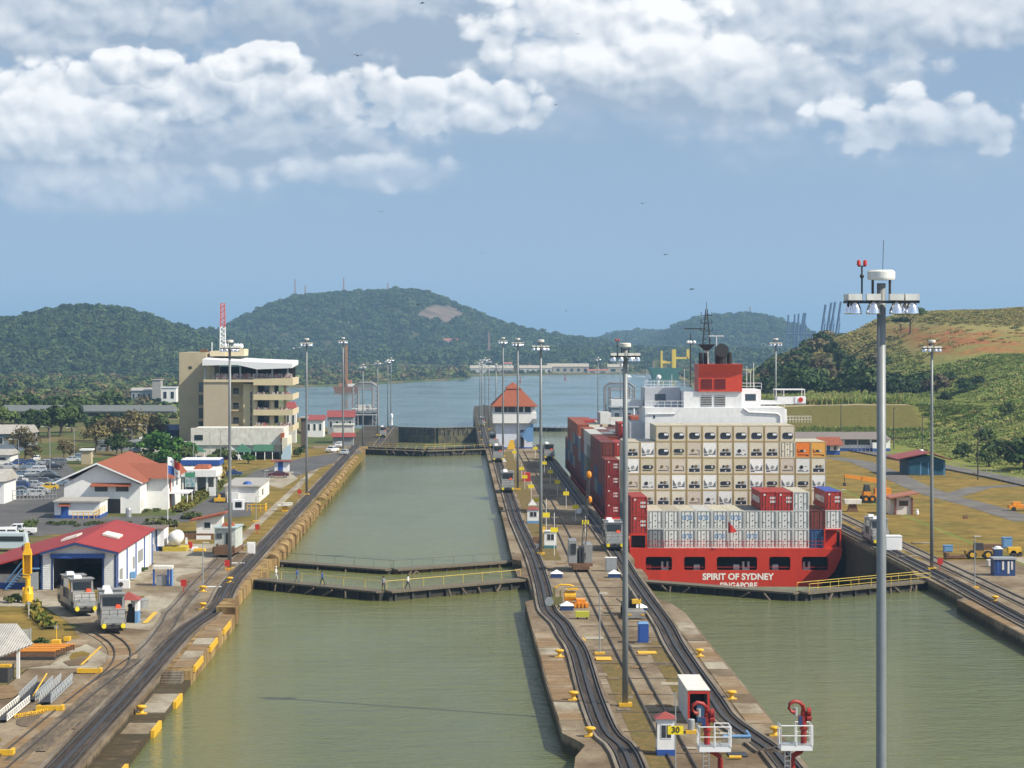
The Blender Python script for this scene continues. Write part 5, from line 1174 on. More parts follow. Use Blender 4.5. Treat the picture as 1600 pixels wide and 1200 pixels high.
for i in range(18):
    t0, t1 = i/18, (i+1)/18; s_ = 1 if i % 2 else -1; bmk.bar(p0.lerp(p1,t0)+Vector((.26*s_*(1-t0*.6),-.26,0)), p0.lerp(p1,t1)+Vector((-.26*s_*(1-t1*.6),-.26,0)), .035, n=4)
bmk.build('lattice_boom', steel_dk, rc, kind='stuff')
MB().sphere(tuple(p1+Vector((0,-.3,-.3))),.36,10,7,1.4).build('hook_ball', orange, rc); MB().sphere(tuple(p1+Vector((.1,-.3,-3.6))),.32,10,6,1.6).build('hook_block', orange, rc); MB().bar(p1+Vector((.1,-.3,-.6)), p1+Vector((.1,-.3,-3.2)), .05).build('hoist_cable', steel_dk, rc)
# orange winch machine
x, y = G(889, 950); om = T('winch_machine', 'orange and yellow winch machine on the centre wall paving with two workers', 'machine', x, y+.8, 0)
MB().box(-.6,2.2,-.6,1.6,.05,.45).box(.9,1.9,-.4,1.2,.453,.9).build('base_frame', orange, om)
for i in range(4): MB().box(.6+i*.42,.85+i*.42,-.95,-.6,.05,.55).build('foot_beam', orange, om)
MB().hcyl((.2,.9,1.2),.55,1.3,'x',14).build('cable_drum', yellow, om); MB().box(-1.9,-.65,.2,2.0,.2,1.0).box(-1.8,-1.5,.4,.7,1.0,2.2).box(-1.0,-.8,.4,.7,1.0,1.9).build('engine', mat('olive_machine',(.16,.15,.05),.7,.2,2), om)
MB().tube([(-1.6,.6,2.1),(-.9,.6,2.5),(.2,.6,2.45),(.6,.6,2.3)], .12, 6).box(-.2,1.1,.3,.9,1.9,2.1).build('boom', yellow, om); MB().hcyl((-2.2,.3,.6),.5,.4,'y',12).build('hose_reel', steel, om)
x, y = G(910,969-1); o = T('cable_reel', 'small yellow green wheeled box on the paving below the orange machine', 'trolley', x, y, 0); MB().box(-.75,.75,0,.9,.25,.85).build('box', mat('lime_paint',(.45,.45,.04),.6,.1,2), o)
for s_ in (-.5,.5): MB().hcyl((s_,.4,.22),.20,.15,'x',10).build('wheel', rubber, o)
# flatbed rail trolley
x, y = G(994, 968); ft = T('flatbed_trolley', 'grey flatbed rail trolley carrying a small black and yellow loader', 'trolley', x, y, 0)
MB().box(-1.0,1.0,0,3.6,.55,.85).box(-.95,.95,-.1,.0,.15,.85).build('deck', silver, ft)
for yy in (.6,2.9):
    for s_ in (-1,1): MB().hcyl((s_*.78,yy,.38),.33,.16,'x',10).build('wheel', rubber, ft)
for s_ in (-1,1): MB().box(s_*.7-.2,s_*.7+.2,-.14,-.103,.45,.62).build('lamp', yellow, ft)
ld = T('small_loader', 'small black loader with yellow tray standing on the flatbed trolley', 'loader', x-.3, y+4.0, 0)
MB().box(-.9,.6,0,2.2,.45,1.3).taper(-.6,.4,.2,1.8,1.303,2.6,.2,.2,.3,.1).build('body', black, ld); MB().box(.1,1.1,-.8,.7,1.35,1.75).build('tray', yellow, ld); MB().bar((.9,-.7,.3),(.9,-.7,2.3),.06).bar((.9,-.1,.3),(.9,-.1,2.3),.06).bar((-1.6,-.4,1.9),(-.5,.4,1.0),.06).bar((-1.6,-1.0,1.9),(-.5,.0,1.0),.06).build('lift_arm', steel_dk, ld)
for yy in (.4,1.8):
    for s_ in (-1,1): MB().hcyl((-.15+s_*.72,yy,.40),.40,.25,'x',12).build('wheel', rubber, ld)
for px, py, lab in ((946,668,'x'),): pass
# flat steel covers and pads
for i, (px, py, w_, d_, m_, lab) in enumerate(((943,1030,.75,2.2,yellow,'yellow painted frame on the paving by the thin lamp post'),(1011,1020.5,.9,1.8,yellow,'pale yellow oval patch of paint below the blue cabinet'),(928,998,1.0,2.2,conc_lt,'pale cover plate left of the middle rails'),(909,1000,.35,2.5,yellow,'yellow strip beside the left track bend'))):
    x, y = G(px, py); tag(MB().box(-w_,w_,-d_/2,d_/2,0,.05).build('cover_plate', m_, loc=(x,y,.05)), lab, 'cover plate')
for px, py, pe, D, lab in ((339,905,0,0,''),): pass
# coloured small gear along the far centre wall
for px, py, c, wd, h_, lab in ((823,752,redp,1.7,1.8,'red box beside the left row of yellow plates'),(787,722,white_cl,1.4,1.0,'white conical bag by the left track before the control house'),(784,706,white_cl,1.5,1.2,'white cover heap at the corner of the control house'),(832,790,white_cl,1.6,1.0,'white parasol shaped cover by the blue kiosk'),(905,803,white_cl,.8,.8,'small white box in the ship shadow'),(858,688+14,blue_lt,1.8,1.6,'light blue box by the far right track'),(848,833,yellow,1.0,.9,'yellow pump by the white kiosk'),(838,850,rust,1.1,1.0,'rusty winch left of the white kiosk')):
    x, y = G(px, py); tag(MB().taper(-wd/2,wd/2,0,wd,0,h_,wd*(.45 if 'con' in lab or 'para' in lab or 'heap' in lab else .06),wd*(.45 if 'con' in lab or 'para' in lab or 'heap' in lab else .06),.1,.1).build('equipment_box', c, loc=(x,y,.03)), lab, 'equipment')
# control house
cy = 655.0; k_ = cy/S
def XX(px): return Xp(px, cy)-15.2
ch = T('control_house', 'white control house with two tier terracotta roof on the centre wall', 'control house', 15.2, cy, 0)
z1 = 31-(661-VY)*k_; z2 = 31-(645-VY)*k_; ze = 31-(636-VY)*k_
MB().box(XX(775),XX(832),0,16,.35,z1).build('wall', mat('shade_blue_wall',(.62,.66,.74),.7,.04,.2,dirt=.1,dcol=(.4,.4,.4)), ch); MB().box(XX(774.6),XX(832.6),-.06,16.06,0,.349).build('wall_band', blue, ch)  # bluish tint puts the shade on the front into the white wall colour
MB().box(XX(770),XX(838),-1.3,17.3,z1+.003,z2).build('balcony', white, ch)
MB().box(XX(772),XX(836),-.9,16.9,z2+.003,ze+.35).build('upper_floor', white, ch)
for px0, px1 in ((773,783),(784,793),(794,805),(806,817),(820,829)): 
    f = MB().box(XX(px0),XX(px1),-.97,-.903,z2+.2,ze+.1).build('window', steel_dk, ch); MB().box(XX(px0)+.12,XX(px1)-.12,-1.0,-.973,z2+.3,ze).build('pane', glass, f)
def hip(mb, x0,x1,y0,y1,z0,z1,ix,iy,th=.15):
    return mb.add([(x0,y0,z0),(x1,y0,z0),(x1,y1,z0),(x0,y1,z0),(x0+ix,y0+iy,z1),(x1-ix,y0+iy,z1),(x1-ix,y1-iy,z1),(x0+ix,y1-iy,z1),(x0,y0,z0-th),(x1,y0,z0-th),(x1,y1,z0-th),(x0,y1,z0-th)],[(4,5,6,7),(0,1,5,4),(1,2,6,5),(2,3,7,6),(3,0,4,7),(8,9,1,0),(9,10,2,1),(10,11,3,2),(11,8,0,3),(8,11,10,9)])
rt = 31-(613-VY)*k_; rp = 31-(604-VY)*k_
hip(MB(), XX(768),XX(840),-2.2,18.2,ze+.3,rt+.7,(XX(840)-XX(768))*.34,6.5).build('roof', tile, ch)
hip(MB(), XX(790),XX(815),4.0,12,rt+.95,rp+1.0,(XX(815)-XX(790))*.46,3.6).build('roof', tile, ch); MB().box(XX(794),XX(811),5,11,rt+.4,rt+.85).build('roof_vent_wall', offw, ch)
MB().box(XX(800),XX(805),-.05,-.003,31-(659-VY)*k_,31-(655-VY)*k_).build('window', glass, ch)
MB().box(XX(813),XX(819),-.05,-.003,.36,31-(672-VY)*k_).build('door', glass, ch)
MB().add([(XX(833),-1.32,z1),(XX(812),-1.32,z1-3.0),(XX(824),-1.32,z1-5.2),(XX(833),-1.32,z1-5.0),(XX(833),-1.25,z1),(XX(812),-1.25,z1-3.0),(XX(824),-1.25,z1-5.2),(XX(833),-1.25,z1-5.0)],[(0,1,2,3),(7,6,5,4),(0,4,5,1),(1,5,6,2),(2,6,7,3),(3,7,4,0)]).build('stair_canopy', blue_lt, ch)
sm = MB()
for i in range(12): sm.box(XX(800)+i*.32,XX(800)+i*.32+.34,-1.6,-.7,.36+i*.42,.36+i*.42+.1)
sm.build('outside_stair', steel, ch, kind='stuff'); tag(MB().taper(-1.2,1.2,0,1,0,2.5,.9,.6,.2,.2).build('yellow_machine', yellow, loc=(Xp(799,650),650,.02)), 'yellow machine standing before the control house door', 'machine')
MB().box(XX(833),XX(839),-1.9,-1.3,z1+.2,z1+1.3).build('floodlight', steel, ch)
# ================================================================== LEFT BANK
def win(parent, x0, x1, y, z0, z1, m=None, axis='y', pane=True, s_=-1):
    """window proud of a wall; axis 'y': wall faces -y at y; axis 'x': wall faces s_*x at position y (x0,x1 run along Y)"""
    if axis == 'y':
        f = MB().box(x0,x1,y-.06,y-.003,z0,z1).build('window', m or white_cl, parent)
        if pane: MB().box(x0+.12,x1-.12,y-.08,y-.063,z0+.12,z1-.12).build('pane', glass, f)
    else:
        a, b_ = (y+.003, y+.06) if s_ > 0 else (y-.06, y-.003); f = MB().box(a,b_,x0,x1,z0,z1).build('window', m or white_cl, parent)
        a, b_ = (y+.063, y+.08) if s_ > 0 else (y-.08, y-.063)
        if pane: MB().box(a,b_,x0+.12,x1-.12,z0+.12,z1-.12).build('pane', glass, f)
    return f
def gable(mb, x0, x1, y0, y1, ze0, ze1, xr, zr_, th=.14):
    """roof with ridge along y at xr; eaves ze0 (left) ze1 (right)"""
    return mb.add([(x0,y0,ze0),(xr,y0,zr_),(x1,y0,ze1),(x1,y0,ze1-th),(xr,y0,zr_-th),(x0,y0,ze0-th),(x0,y1,ze0),(xr,y1,zr_),(x1,y1,ze1),(x1,y1,ze1-th),(xr,y1,zr_-th),(x0,y1,ze0-th)],
        [(0,1,4,5),(1,2,3,4),(6,11,10,7),(7,10,9,8),(0,6,7,1),(1,7,8,2),(5,4,10,11),(4,3,9,10),(0,5,11,6),(2,8,9,3)])
def gwall(x0,x1,y0,y1,ze0,ze1,xr,zr_,z0=0):
    return MB().add([(x0,y0,z0),(x1,y0,z0),(x1,y0,ze1),(xr,y0,zr_),(x0,y0,ze0),(x0,y1,z0),(x1,y1,z0),(x1,y1,ze1),(xr,y1,zr_),(x0,y1,ze0)],[(0,1,2,3,4),(9,8,7,6,5),(0,5,6,1),(1,6,7,2),(0,4,9,5),(4,3,8,9),(3,2,7,8)])
# --- terracotta house
D = 417.0; f_ = D/S; hs = T('tiled_house', 'white two storey house with wide terracotta gable roof behind the blue and white workshop', 'house', -62.6, D, 0)
def hx(px): return Xp(px, D)+62.6
def hz(py): return Zp(py, D)
gwall(hx(100),hx(219),0,40,hz(757),hz(757),0,hz(727)).build('wall', white, hs)
gable(MB(), hx(84),hx(224),-1.1,41.5,hz(753.5),hz(753.5),0,hz(722.5),.22).build('roof', tile, hs)
MB().add([(hx(84),-1.18,hz(753.5)),(0,-1.18,hz(722.5)),(hx(224),-1.18,hz(753.5)),(hx(224),-1.18,hz(756)),(0,-1.18,hz(725.2)),(hx(84),-1.18,hz(756)),(hx(84),-1.11,hz(753.5)),(0,-1.11,hz(722.5)),(hx(224),-1.11,hz(753.5)),(hx(224),-1.11,hz(756)),(0,-1.11,hz(725.2)),(hx(84),-1.11,hz(756))],[(0,1,4,5),(1,2,3,4),(6,11,10,7),(7,10,9,8),(0,6,7,1),(1,7,8,2),(5,4,10,11),(4,3,9,10),(0,5,11,6),(2,8,9,3)]).build('bargeboard', white_cl, hs)
for a, b_ in ((148,168),(181,201)):
    win(hs, hx(a), hx(b_), 0, hz(768), hz(760.5), mat('brown_window_frame',(.10,.045,.03),.7,.1,2))
MB().add([(hx(142),-1.0,hz(759)),(hx(206),-1.0,hz(759)),(hx(204),-.003,hz(754.5)),(hx(144),-.003,hz(754.5)),(hx(142),-1.0,hz(760)),(hx(206),-1.0,hz(760)),(hx(204),-.003,hz(758)),(hx(144),-.003,hz(758))],[(0,1,2,3),(7,6,5,4),(0,4,5,1),(1,5,6,2),(3,7,4,0)]).build('awning', tile, hs)
MB().box(hx(157),hx(188),-.05,-.003,0,hz(779.5)).build('garage_opening', dark, hs)
MB().box(hx(188.5),hx(189.5),-.12,-.052,0,hz(779)).box(hx(155.5),hx(156.7),-.12,-.052,0,hz(779)).build('door_frame', white_cl, hs)
# right wing under a cross gable
wx0, wx1 = hx(219)+.003, hx(219)+3.6
MB().box(wx0,wx1,9,30,0,hz(752)).build('side_wing', white, hs)
MB().add([(0.5,9-1,hz(752)),(wx1+1.2,9-1,hz(752)),(wx1+1.2,30,hz(752)),(.5,30,hz(752)),(2.5,19,hz(733)),(wx1+1.2,19,hz(733))],[(0,1,5,4),(2,3,4,5),(1,2,5),(3,0,4),(0,3,2,1)]).build('wing_roof', tile, hs)
for a in (11,16,22): win(hs, a, a+2.4, wx1, 3.4, 5.2, axis='x', s_=1)
MB().box(wx1+.003,wx1+.12,12.8,14.4,.2,5.6).build('brick_panel', tile, hs); MB().box(wx1+.003,wx1+3.4,12,20,2.6,2.85).build('entrance_canopy', white_cl, hs); MB().bar((wx1+3.2,12.3,0),(wx1+3.2,12.3,2.6),.09).bar((wx1+3.2,19.7,0),(wx1+3.2,19.7,2.6),.09).build('canopy_post', white_cl, hs)
for a in (4.5,6.5): MB().box(hx(219)+.003,hx(219)+.05,a-3.6,a-2.2,.9,2.2).build('louvre_panel', offw, hs)
# left wing
MB().box(hx(88),hx(100)-.003,14,26,0,hz(752)).build('side_wing', white, hs)
hip(MB(), hx(84),hx(142),12,28,hz(753),hz(738.5),3.4,7.9).build('wing_roof', tile, hs)
# lean-to with blue door
D2 = 405.5; lt = T('porch_building', 'small flat roofed white outbuilding with blue door in front of the tiled house', 'outbuilding', Xp(120,D2), D2, 0)
def lx(px): return Xp(px, D2)-Xp(120, D2)
MB().box(lx(85),lx(156),0,9,.55,2.75).build('wall', white, lt); MB().box(lx(85)-.02,lx(156)+.02,-.02,9.02,0,.548).build('wall_band', blue, lt); MB().box(lx(83),lx(158),-.6,9.5,2.753,3.0).build('roof', zinc, lt)
MB().box(lx(95.5),lx(107),-.06,-.022,.02,2.05).build('door', blue, lt); MB().add([(lx(92),-.9,2.1),(lx(111),-.9,2.1),(lx(110),-.003,2.55),(lx(93),-.003,2.55)],[(0,1,2,3)]).build('door_hood', tile, lt)
yr = MB(); rail_fence(yr, (lx(115),-.8,.0), (lx(148),-.8,.0), h=1.1, step=1.0, r=.05); rail_fence(yr, (lx(148),-.8,.0), (lx(163),.8,1.0), h=1.1, step=.7, r=.06); yr.build('yellow_railing', yellow, lt, kind='stuff')
MB().lathe([(.5,0),(.5,1.3),(.35,1.6)], n=10, z=0).build('water_tank', steel, lt, loc=(lx(197),3,0))
# --- blue and white workshop
D3 = 291.7; ws = T('workshop', 'white workshop with blue trim, red sheet roof and a dark drive-in doorway', 'workshop', -46.4, D3, 0)
def wx(px): return Xp(px, D3)+46.4
def wz(py): return Zp(py, D3)
xL, xM, xR = wx(-60), wx(64), wx(183); zA = wz(846); xA = wx(119); zR_ = wz(863); zL = zA-(xA-xL)*(zA-wz(862))/(xA-wx(64))
zM = zA-(xA-xM)*(zA-zL)/(xA-xL)
ddx0, ddx1, dz = wx(83), wx(160), wz(872)
wmb = MB().box(xM,ddx0,0,.3,0,zM-.5).box(ddx1,xR,0,.3,0,zR_-.15).add([(xM,0,dz),(xR,0,dz),(xR,0,zR_-.15),(xA,0,zA-.15),(xM,0,zM-.15),(xM,.3,dz),(xR,.3,dz),(xR,.3,zR_-.15),(xA,.3,zA-.15),(xM,.3,zM-.15)],[(0,1,2,3,4),(9,8,7,6,5)])
wmb = MB().box(xM,ddx0,0,.3,0,dz).box(ddx1,xR,0,.3,0,dz).add([(xM,0,dz+.002),(xR,0,dz+.002),(xR,0,zR_-.15),(xA,0,zA-.15),(xM,0,zM-.15),(xM,.3,dz+.002),(xR,.3,dz+.002),(xR,.3,zR_-.15),(xA,.3,zA-.15),(xM,.3,zM-.15)],[(0,1,2,3,4),(9,8,7,6,5),(0,5,6,1)])
wmb.build('front_wall', white, ws)
MB().box(xR-.3,xR,.303,33,0,zR_-.15).box(xM,xM+.3,.303,33,0,zM-.15).box(xM+.303,xR-.303,32.7,33,0,zR_-.2).build('side_wall', white, ws)
MB().box(xL,xM-.003,1.2,30,.8,zL-.05).build('left_wing_wall', offw, ws); MB().box(xL,xM-.003,1.18,30,0,.798).build('wall_band', blue, ws)
gable(MB(), xL-.5,wx(187),-.9,34.5,zL-.05,wz(861.5),xA,zA,.16).build('roof', redr, ws)
MB().add([(xM,-.95,zM-.05),(xA,-.95,zA-.06),(wx(187),-.95,wz(861.5)-.06),(wx(187),-.95,wz(861.5)-.32),(xA,-.95,zA-.36),(xM,-.95,zM-.34),(xM,-.91,zM-.05),(xA,-.91,zA-.06),(wx(187),-.91,wz(861.5)-.06),(wx(187),-.91,wz(861.5)-.32),(xA,-.91,zA-.36),(xM,-.91,zM-.34)],[(0,1,4,5),(1,2,3,4),(6,11,10,7),(7,10,9,8),(0,6,7,1),(1,7,8,2),(5,4,10,11),(4,3,9,10)]).build('fascia', blue_dk, ws)
MB().box(ddx0-.3,ddx1+.3,-.35,-.003,dz,wz(865)).build('door_lintel', blue, ws)
for px0, px1 in ((64,66.5),(80.5,83),(160,162.5),(179,182.5)): MB().box(wx(px0),wx(px1),-.12,-.003,0,dz if px0 not in (64,179) else zR_-.3).build('pilaster', blue_dk, ws)
for x0, x1 in ((wx(67),wx(80)),(wx(163),wx(178))):
    for i in range(14):
        z = .12+i*(dz-.3)/14; MB().box(x0,x1,-.07,-.003,z,z+(dz-.3)/14-.07).build('wall_block', white, ws)
MB().box(xM+.31,xR-.31,.31,32.6,.02,.06).build('floor_slab', conc, ws)
for yy, h0 in ((0.0,0),(8.2,0),(16.5,0),(24.8,0),(32.6,0)): MB().box(xR+.003,xR+.12,yy,yy+.4,0,zR_-.25).build('pilaster', blue, ws)
for a, b_, z0_, z1_ in ((2,4.5,.9,2.3),(14,15.6,1.2,2.7),(19,23.5,1.5,3.0)): MB().box(xR+.003,xR+.06,a,b_,z0_,z1_).build('window', mat('grey_louvre',(.28,.29,.28),.6,.1,2), ws)
MB().box(xR+.1,xR+.7,11,12,.3,1.1).build('blue_box', blue_lt, ws)
for px, py, ww in ((112,831,13),(176,839,14)):
    # skylight panels lie on the slopes
    yv = 14; xx = Xp(px, D3+yv)+46.4
    zz = zA-(abs(xx-xA))*((zA-wz(861.5))/(wx(187)-xA) if xx > xA else (zA-zL)/(xA-xL)); sl = ((zA-wz(861.5))/(wx(187)-xA)) if xx > xA else -((zA-zL)/(xA-xL))
    MB().add([(xx-1.0,yv-2.2,zz+sl*1.0+.06),(xx+1.0,yv-2.2,zz-sl*1.0+.06),(xx+1.0,yv+2.2,zz-sl*1.0+.06),(xx-1.0,yv+2.2,zz+sl*1.0+.06),(xx-1.0,yv-2.2,zz+sl*1.0+.3),(xx+1.0,yv-2.2,zz-sl*1.0+.3),(xx+1.0,yv+2.2,zz-sl*1.0+.3),(xx-1.0,yv+2.2,zz+sl*1.0+.3)],[(0,3,2,1),(4,5,6,7),(0,1,5,4),(1,2,6,5),(2,3,7,6),(3,0,4,7)]).build('skylight', offw, ws)
MB().box(wx(50),wx(59),1.05,1.19,.9,wz(868)).build('door', blue, ws); MB().box(wx(18),wx(27),1.12,1.19,wz(883),wz(877)).build('window', mat('brown_window_frame',(.1,.04,.03)), ws)
stt = MB(); 
for i in range(8): stt.box(wx(10)+i*.30, wx(10)+i*.30+.32, -.5,.9, .1+i*.32,.18+i*.32)
stt.bar((wx(9),-.5,.9),(wx(36),-.5,3.6),.05).bar((wx(9),-.5,.1),(wx(36),-.5,2.7),.08).bar((wx(9),.9,.9),(wx(36),.9,3.6),.05); stt.build('outside_stair', blue_lt, ws, kind='stuff')
MB().box(wx(36),wx(62),-.6,1.0,2.6,2.72).build('stair_landing', blue_lt, ws)
MB().box(wx(48),wx(60),-.5,.9,.1,2.2).build('meter_cabinet', steel, ws)
acu = T('condenser_unit', 'off-white cooling unit standing by the right corner of the workshop', 'cooling unit', *G(192,921), 0); MB().box(-.75,.75,0,.9,.1,1.15).build('casing', white, acu); MB().lathe([(.3,0),(.3,.05)], 0,0,12).build('fan', steel_dk, acu, loc=(-.25,-.02,.62)).rotation_euler = (R(90),0,0)
# --- yellow column
x, y = G(43.5, 943); yc = T('yellow_column', 'tall bright yellow steel column with a round base left of the workshop door', 'column', x, y, 0); yb = mat('chrome_yellow', (.80,.45,.01), .45, .05, 1)
MB().lathe([(.64,0),(.64,1.15),(.62,1.2),(.34,1.95),(.31,2.1),(.31,3.0)], n=16).build('base', yb, yc, smooth=False)
MB().box(-.52,.28,-.3,.3,3.0,3.16).box(-.52,.28,-.3,.3,3.32,3.44).lathe([(.22,3.16),(.22,3.32)], 0,0,12).build('flange', yb, yc)
MB().box(-.55,-.42,-.3,.35,3.45,5.6).box(.30,.42,-.3,.35,3.45,5.6).box(-.417,.297,.22,.35,3.45,5.6).build('channel_column', yb, yc); MB().taper(-.6,.45,-.35,.4,5.603,6.3,.25,.12,.1,.1).taper(-.35,.22,-.25,.3,6.303,7.0,.06,.06,.05,.05).build('column_head', yb, yc)
MB().tube([(-.35,0,6.8),(-.62,0,6.7),(-.66,0,6.1)], .07, 6).build('hook', steel_dk, yc)
for i in range(4):
    a = i*math.pi/2+.4; MB().box(-.03,.03,.32,.6,1.2,1.9).build('gusset', yb, yc).rotation_euler = (0,0,a)
sheet('yard_patch', pxs([(20,938),(75,936),(80,944),(60,950),(18,948)]), .066, conc_lt)
# --- sentry box by the locomotives
x, y = G(199, 974); sb = T('sentry_box', 'open sentry box with red hip roof and blue and white posts beside the front locomotive', 'sentry box', x, y, 0)
for xx in (-1.12, .82):
    for yy in (0, 1.7): MB().box(xx,xx+.30,yy,yy+.3,1.3,2.5).build('post', white, sb); MB().box(xx-.01,xx+.31,yy-.01,yy+.31,0,1.298).build('post_base', blue_lt, sb)
MB().box(.80,1.14,.3,1.7,1.3,2.5).build('side_panel', white, sb); MB().box(.79,1.15,.3,1.7,0,1.298).build('side_panel_base', blue_lt, sb)
MB().add([(-1.35,-.25,2.5),(1.35,-.25,2.5),(1.35,2.25,2.5),(-1.35,2.25,2.5),(0,1,3.3)],[(0,3,2,1),(0,1,4),(1,2,4),(2,3,4),(3,0,4)]).build('roof', redr_x, sb)
MB().taper(-.3,.7,.6,1.4,0,1.6,.3,.1,.2,.2).sphere((.15,1.0,1.75),.28,8,6).build('covered_equipment', black, sb)
tag(MB().lathe([(.9,0),(1.0,.8),(1.05,.9),(.02,.92)], n=12).build('water_trough', steel, loc=(*G(218,958),.6)), 'grey cylindrical tank standing just behind the sentry box', 'tank')
sheet('yard_patch', pxs([(214,972),(238,952),(252,956),(232,974)]), .068, conc_lt); sheet('painted_line', pxs([(222,975),(231,974),(247,957),(240,957)]), .073, yellow)
# --- booth with blue columns
x, y = G(254, 916); bo = T('valve_booth', 'flat roofed open booth with blue columns in the left yard', 'booth', x, y, 0)
MB().box(-1.25,1.15,-.1,2.0,2.1,2.45).build('roof', offw, bo)
for xx in (-1.2,.55,.9): MB().box(xx,xx+.22,0,.25,0,2.1).build('column', blue, bo)
MB().box(.85,1.10,.25,1.9,0,2.1).build('side_wall', blue_lt, bo); MB().box(-.8,.4,.3,1.2,.05,1.3).build('valve_cabinet', steel, bo)
# --- annex behind the workshop
D4 = 344.; an = T('annex_building', 'small white and blue annex with dark flat roof behind the workshop', 'annex', Xp(226,D4), D4, 0); ax = lambda px: Xp(px,D4)-Xp(226,D4)
MB().box(ax(196),ax(247),0,6,.7,3.1).build('wall', white, an); MB().box(ax(196)-.02,ax(247)+.02,-.02,6.02,0,.698).build('wall_band', blue, an); MB().box(ax(190),ax(256),-.5,6.5,3.103,3.28).build('roof', mat('brown_flat_roof',(.17,.12,.10),.8,.1,.5), an)
MB().box(ax(247)+.003,ax(256),.2,5.5,.7,3.1).build('end_wall', white_cl, an); MB().box(ax(226),ax(233),-.3,-.022,1.5,2.1).build('ac_unit', white, an); MB().box(ax(243),ax(245.5),-.08,-.022,0,3.1).build('pilaster', blue_dk, an)
# --- white horizontal tank on a yellow skid
x, y = G(273, 861.5); tk = T('fuel_tank', 'white horizontal tank on a yellow skid by the annex', 'tank', x, y, 0)
MB().bar((0,.2,1.85),(0,3.4,1.85),1.02,n=20).build('tank', white, tk, smooth=True); MB().box(-1.7,1.65,-.3,3.6,0,.62).build('skid', mat('ochre_yellow',(.48,.36,.03),.7,.15,1), tk); MB().box(-.7,-.5,.4,.7,.62,1.1).box(.5,.7,.4,.7,.62,1.1).bar((.0,1.0,2.8),(.0,1.0,3.5),.05).build('saddle', steel, tk)
for i, (px, py, c, w_, h_, lab) in enumerate(((297,857,redp,.7,.9,'red pump by the white horizontal tank'),(304,861,white_cl,1.0,.5,'white bundle on the ground between tank and old locomotive'),(311,862,yellow,1.8,.35,'low yellow tray in front of the old locomotive'),(291,850,white_cl,.35,.9,'thin white bollard right of the white tank'),(227,877,redp,.9,1.1,'red rounded bin at the back corner of the workshop'),(238,862,mat('leaning_board',(.5,.5,.5)),.9,1.0,'grey board leaning by the annex wall'))):
    tag(MB().taper(-w_/2,w_/2,0,w_*.8,0,h_,w_*.12,w_*.12,.05,.05).build('yard_item', c, loc=(*G(px,py),.05)), lab, 'yard equipment')
# --- hut with slanted terracotta roof
x, y = G(327, 834); hh = T('slant_roof_hut', 'small white hut with a slanted terracotta roof behind the old locomotive', 'hut', x, y, 0)
MB().add([(-2,0,0),(2,0,0),(2,0,2.9),(-2,0,2.1),(-2,3,0),(2,3,0),(2,3,2.9),(-2,3,2.1)],[(0,1,2,3),(7,6,5,4),(0,4,5,1),(1,5,6,2),(2,6,7,3),(3,7,4,0)]).build('wall', white, hh)
MB().add([(-3.0,-.7,1.95),(2.6,-.7,3.15),(2.6,3.6,3.15),(-3.0,3.6,1.95),(-3.0,-.7,2.15),(2.6,-.7,3.4),(2.6,3.6,3.4),(-3.0,3.6,2.15)],[(0,3,2,1),(4,5,6,7),(0,1,5,4),(1,2,6,5),(2,3,7,6),(3,0,4,7)]).build('roof', tile, hh)
win(hh, -.9, .3, 0, .8, 1.9); wl = T('low_wall', 'low dark wall with white piece in front of the slant roofed hut', 'wall', *G(317,843), 0); MB().box(-3.4,1.6,0,.3,0,.9).build('wall', rust, wl); MB().box(-1.0,1.2,-.1,-.003,0,.6).build('white_panel', white_cl, wl)
# --- old locomotive under repair
x, y = G(349, 872); ol = T('old_locomotive', 'worn pale locomotive with rusty exposed underframe beside the left floodlight mast', 'locomotive', x, y+.5, 0, R(-4))
MB().box(-1.6,1.6,0,7.5,.6,1.3).box(-1.3,1.3,-.3,0,.4,1.5).build('underframe', rust, ol)
for i in range(7): MB().box(-1.5+i*.45,-1.2+i*.45,-.25,.3,1.0,1.0+random.uniform(.4,1.0)).build('exposed_machinery', rust, ol)
MB().taper(-1.5,1.5,1.0,7.2,1.303,4.0,.05,.05,.05,.05).build('body', mat('faded_green_white',(.50,.54,.49),.6,.12,.8,dirt=.5), ol); MB().box(.15,.8,.92,1.02,1.7,3.4).build('doorway', dark, ol); MB().box(-1.2,-.4,.93,1.02,2.6,3.3).build('window', glass, ol)
MB().box(-1.65,1.65,.7,7.4,4.003,4.15).build('roof', mat('pale_teal_roof',(.38,.47,.46),.6,.1,1), ol); MB().taper(-.7,.7,2,3.6,4.153,4.7,.3,.3,.3,.3).taper(-.2,.9,3.2,4.6,4.153,4.6,.2,.2,.3,.3).build('roof_equipment', tile, ol)
for yy in (1.2,2.8,5.0,6.5):
    for s_ in (-1,1): MB().hcyl((s_*.85,yy,.48),.45,.2,'x',12).build('wheel', steel_dk, ol)
